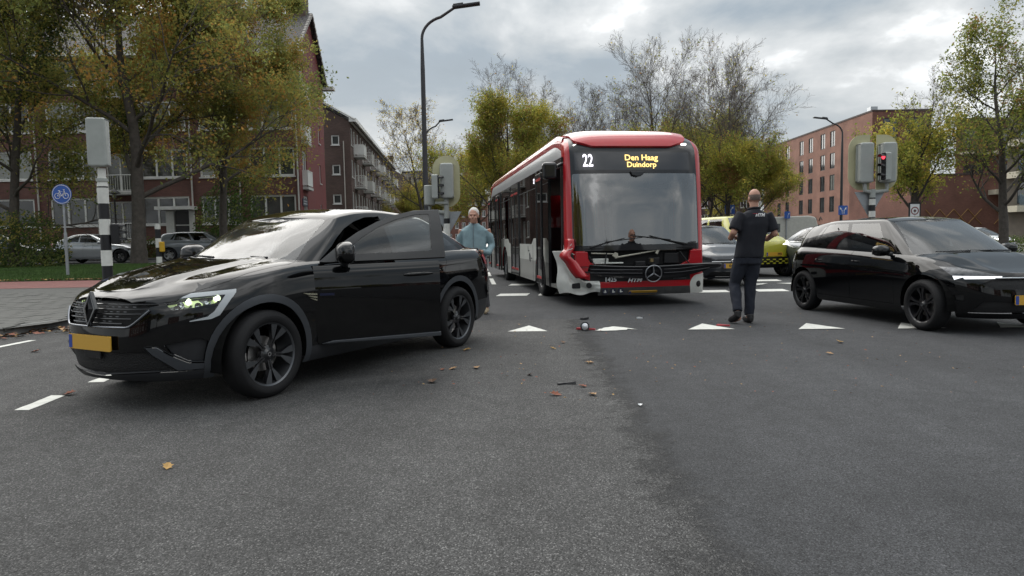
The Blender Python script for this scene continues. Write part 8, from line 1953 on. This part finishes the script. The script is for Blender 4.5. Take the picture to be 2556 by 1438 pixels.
def litter(name, n, fn, label, seed):
    R = random.Random(seed); V = []; Fc = []; MI = []
    for i in range(n):
        x, y, z = fn(R); a = R.uniform(0, 6.28); s = R.uniform(0.03, 0.06); t = R.uniform(-0.5, 0.5); b = len(V); u = (math.cos(a) * s, math.sin(a) * s); v = (-math.sin(a) * s * 0.6, math.cos(a) * s * 0.6)
        V += [(x - u[0], y - u[1], z), (x + v[0], y + v[1], z + abs(t) * s), (x + u[0], y + u[1], z + 0.3 * s), (x - v[0], y - v[1], z + 0.5 * s)]; Fc.append((b, b+1, b+2, b+3)); MI.append(R.randrange(4))
    me = bpy.data.meshes.new(name); me.from_pydata(V, [], Fc); me.polygons.foreach_set('material_index', MI); o = link(name, me, None, LF); stuff(o); o['label'] = label; o['category'] = 'leaves'; return o
def _kf(R):
    i = R.randrange(2, len(_kc) - 1)
    while not (7.3 < _kc[i][1] < 16): i = R.randrange(2, len(_kc) - 1)
    x, y = _kc[i]; d = abs(R.gauss(0, 0.16)) + 0.03; return (x + d * (0.9 if y > 9 else 0.5) + R.uniform(-.25, .25), y - d * (0.4 if y > 9 else 0.9) + R.uniform(-.3, .3), 0.012 + R.uniform(0, 0.03))
litter('gutter_leaves', 1500, _kf, 'rust brown leaves heaped along the kerb', 4)
litter('verge_leaves', 900, lambda R: (R.uniform(-26, -8), 19.1 + abs(R.gauss(0, 0.25)), zl(19.2) + 0.03), 'brown leaves along the grass edge of the cycle path', 5)
litter('road_specks', 260, lambda R: (R.uniform(-1.2, 4.5), R.uniform(5.0, 11.0), 0.009), 'small leaf crumbs and crash specks on the road', 6)
for v in bpy.data.objects['road_specks'].data.vertices: pass
_o = bpy.data.objects['road_specks']
for p in _o.data.polygons:
    c = p.center.copy()
    for i in p.vertices: _o.data.vertices[i].co = c + (_o.data.vertices[i].co - c) * 0.28
# the street behind the photographer: seen only as reflections in bus windscreen and paint
def behind():
    for k, (x, y, p, sc, rz) in enumerate(((24, -58, 2, 0.85, 1), (31, -62, 0, 0.8, 2), (38, -64, 2, 0.75, 3), (-9, -30, 2, 0.9, 4), (-16, -24, 2, 1.0, 5), (-24, -30, 2, 1.0, 0))):
        plant('street_tree', ['tree reflected at the left of the bus windscreen', 'bare tree reflected low in the bus windscreen', 'bushy tree reflected in the middle of the bus windscreen', 'tree reflected in the crossover front door', 'leafy tree reflected in the crossover flank', 'tree reflected in the hatchback flank'][k], (x, y, 0), PROT[p][0], PROT[p][1], rz, sc)
    for k, (x0, x1, y, h) in enumerate(((-46, -20, -38, 11), (48, 60, -72, 7.5), (2, 20, -80, 8))):
        r = empty('street_house', (0, 0, 0)); tag(r, ['brick row reflected in the crossover side', 'gabled house with chimney reflected in the bus windscreen', 'low brick row reflected in the bus headlamps and bumper'][k], 'building'); F = Facade(r, (x1, y, 0), (-1, 0, 0), x1 - x0, 0, h, BR_A)
        n = int((x1 - x0) / 3.3)
        for i in range(n):
            for f in range(3): F.win(0.9 + i * 3.3, 2.6 + i * 3.3, 1.0 + f * 2.9, 2.7 + f * 2.9, (1, 1), FRW, 0, 0.1)
        F.finish(); m = MB(); m.quad((x0, y, h), (x1, y, h), (x1, y - 5, h + 3.5), (x0, y - 5, h + 3.5)); m.quad((x0, y - 5, h + 3.5), (x1, y - 5, h + 3.5), (x1, y - 10, h), (x0, y - 10, h)); m.poly([(x0, y, 0), (x0, y, h), (x0, y - 5, h + 3.5), (x0, y - 10, h), (x0, y - 10, 0)]); m.poly([(x1, y, 0), (x1, y, h), (x1, y - 5, h + 3.5), (x1, y - 10, h), (x1, y - 10, 0)]); uvify(m.build('roof', TILES, r)); c = MB(); c.box(((x0 + x1) / 2, y - 5, h + 4.2), (1.2, 0.9, 2.2)); c.build('chimney', BR_B, r)
behind()
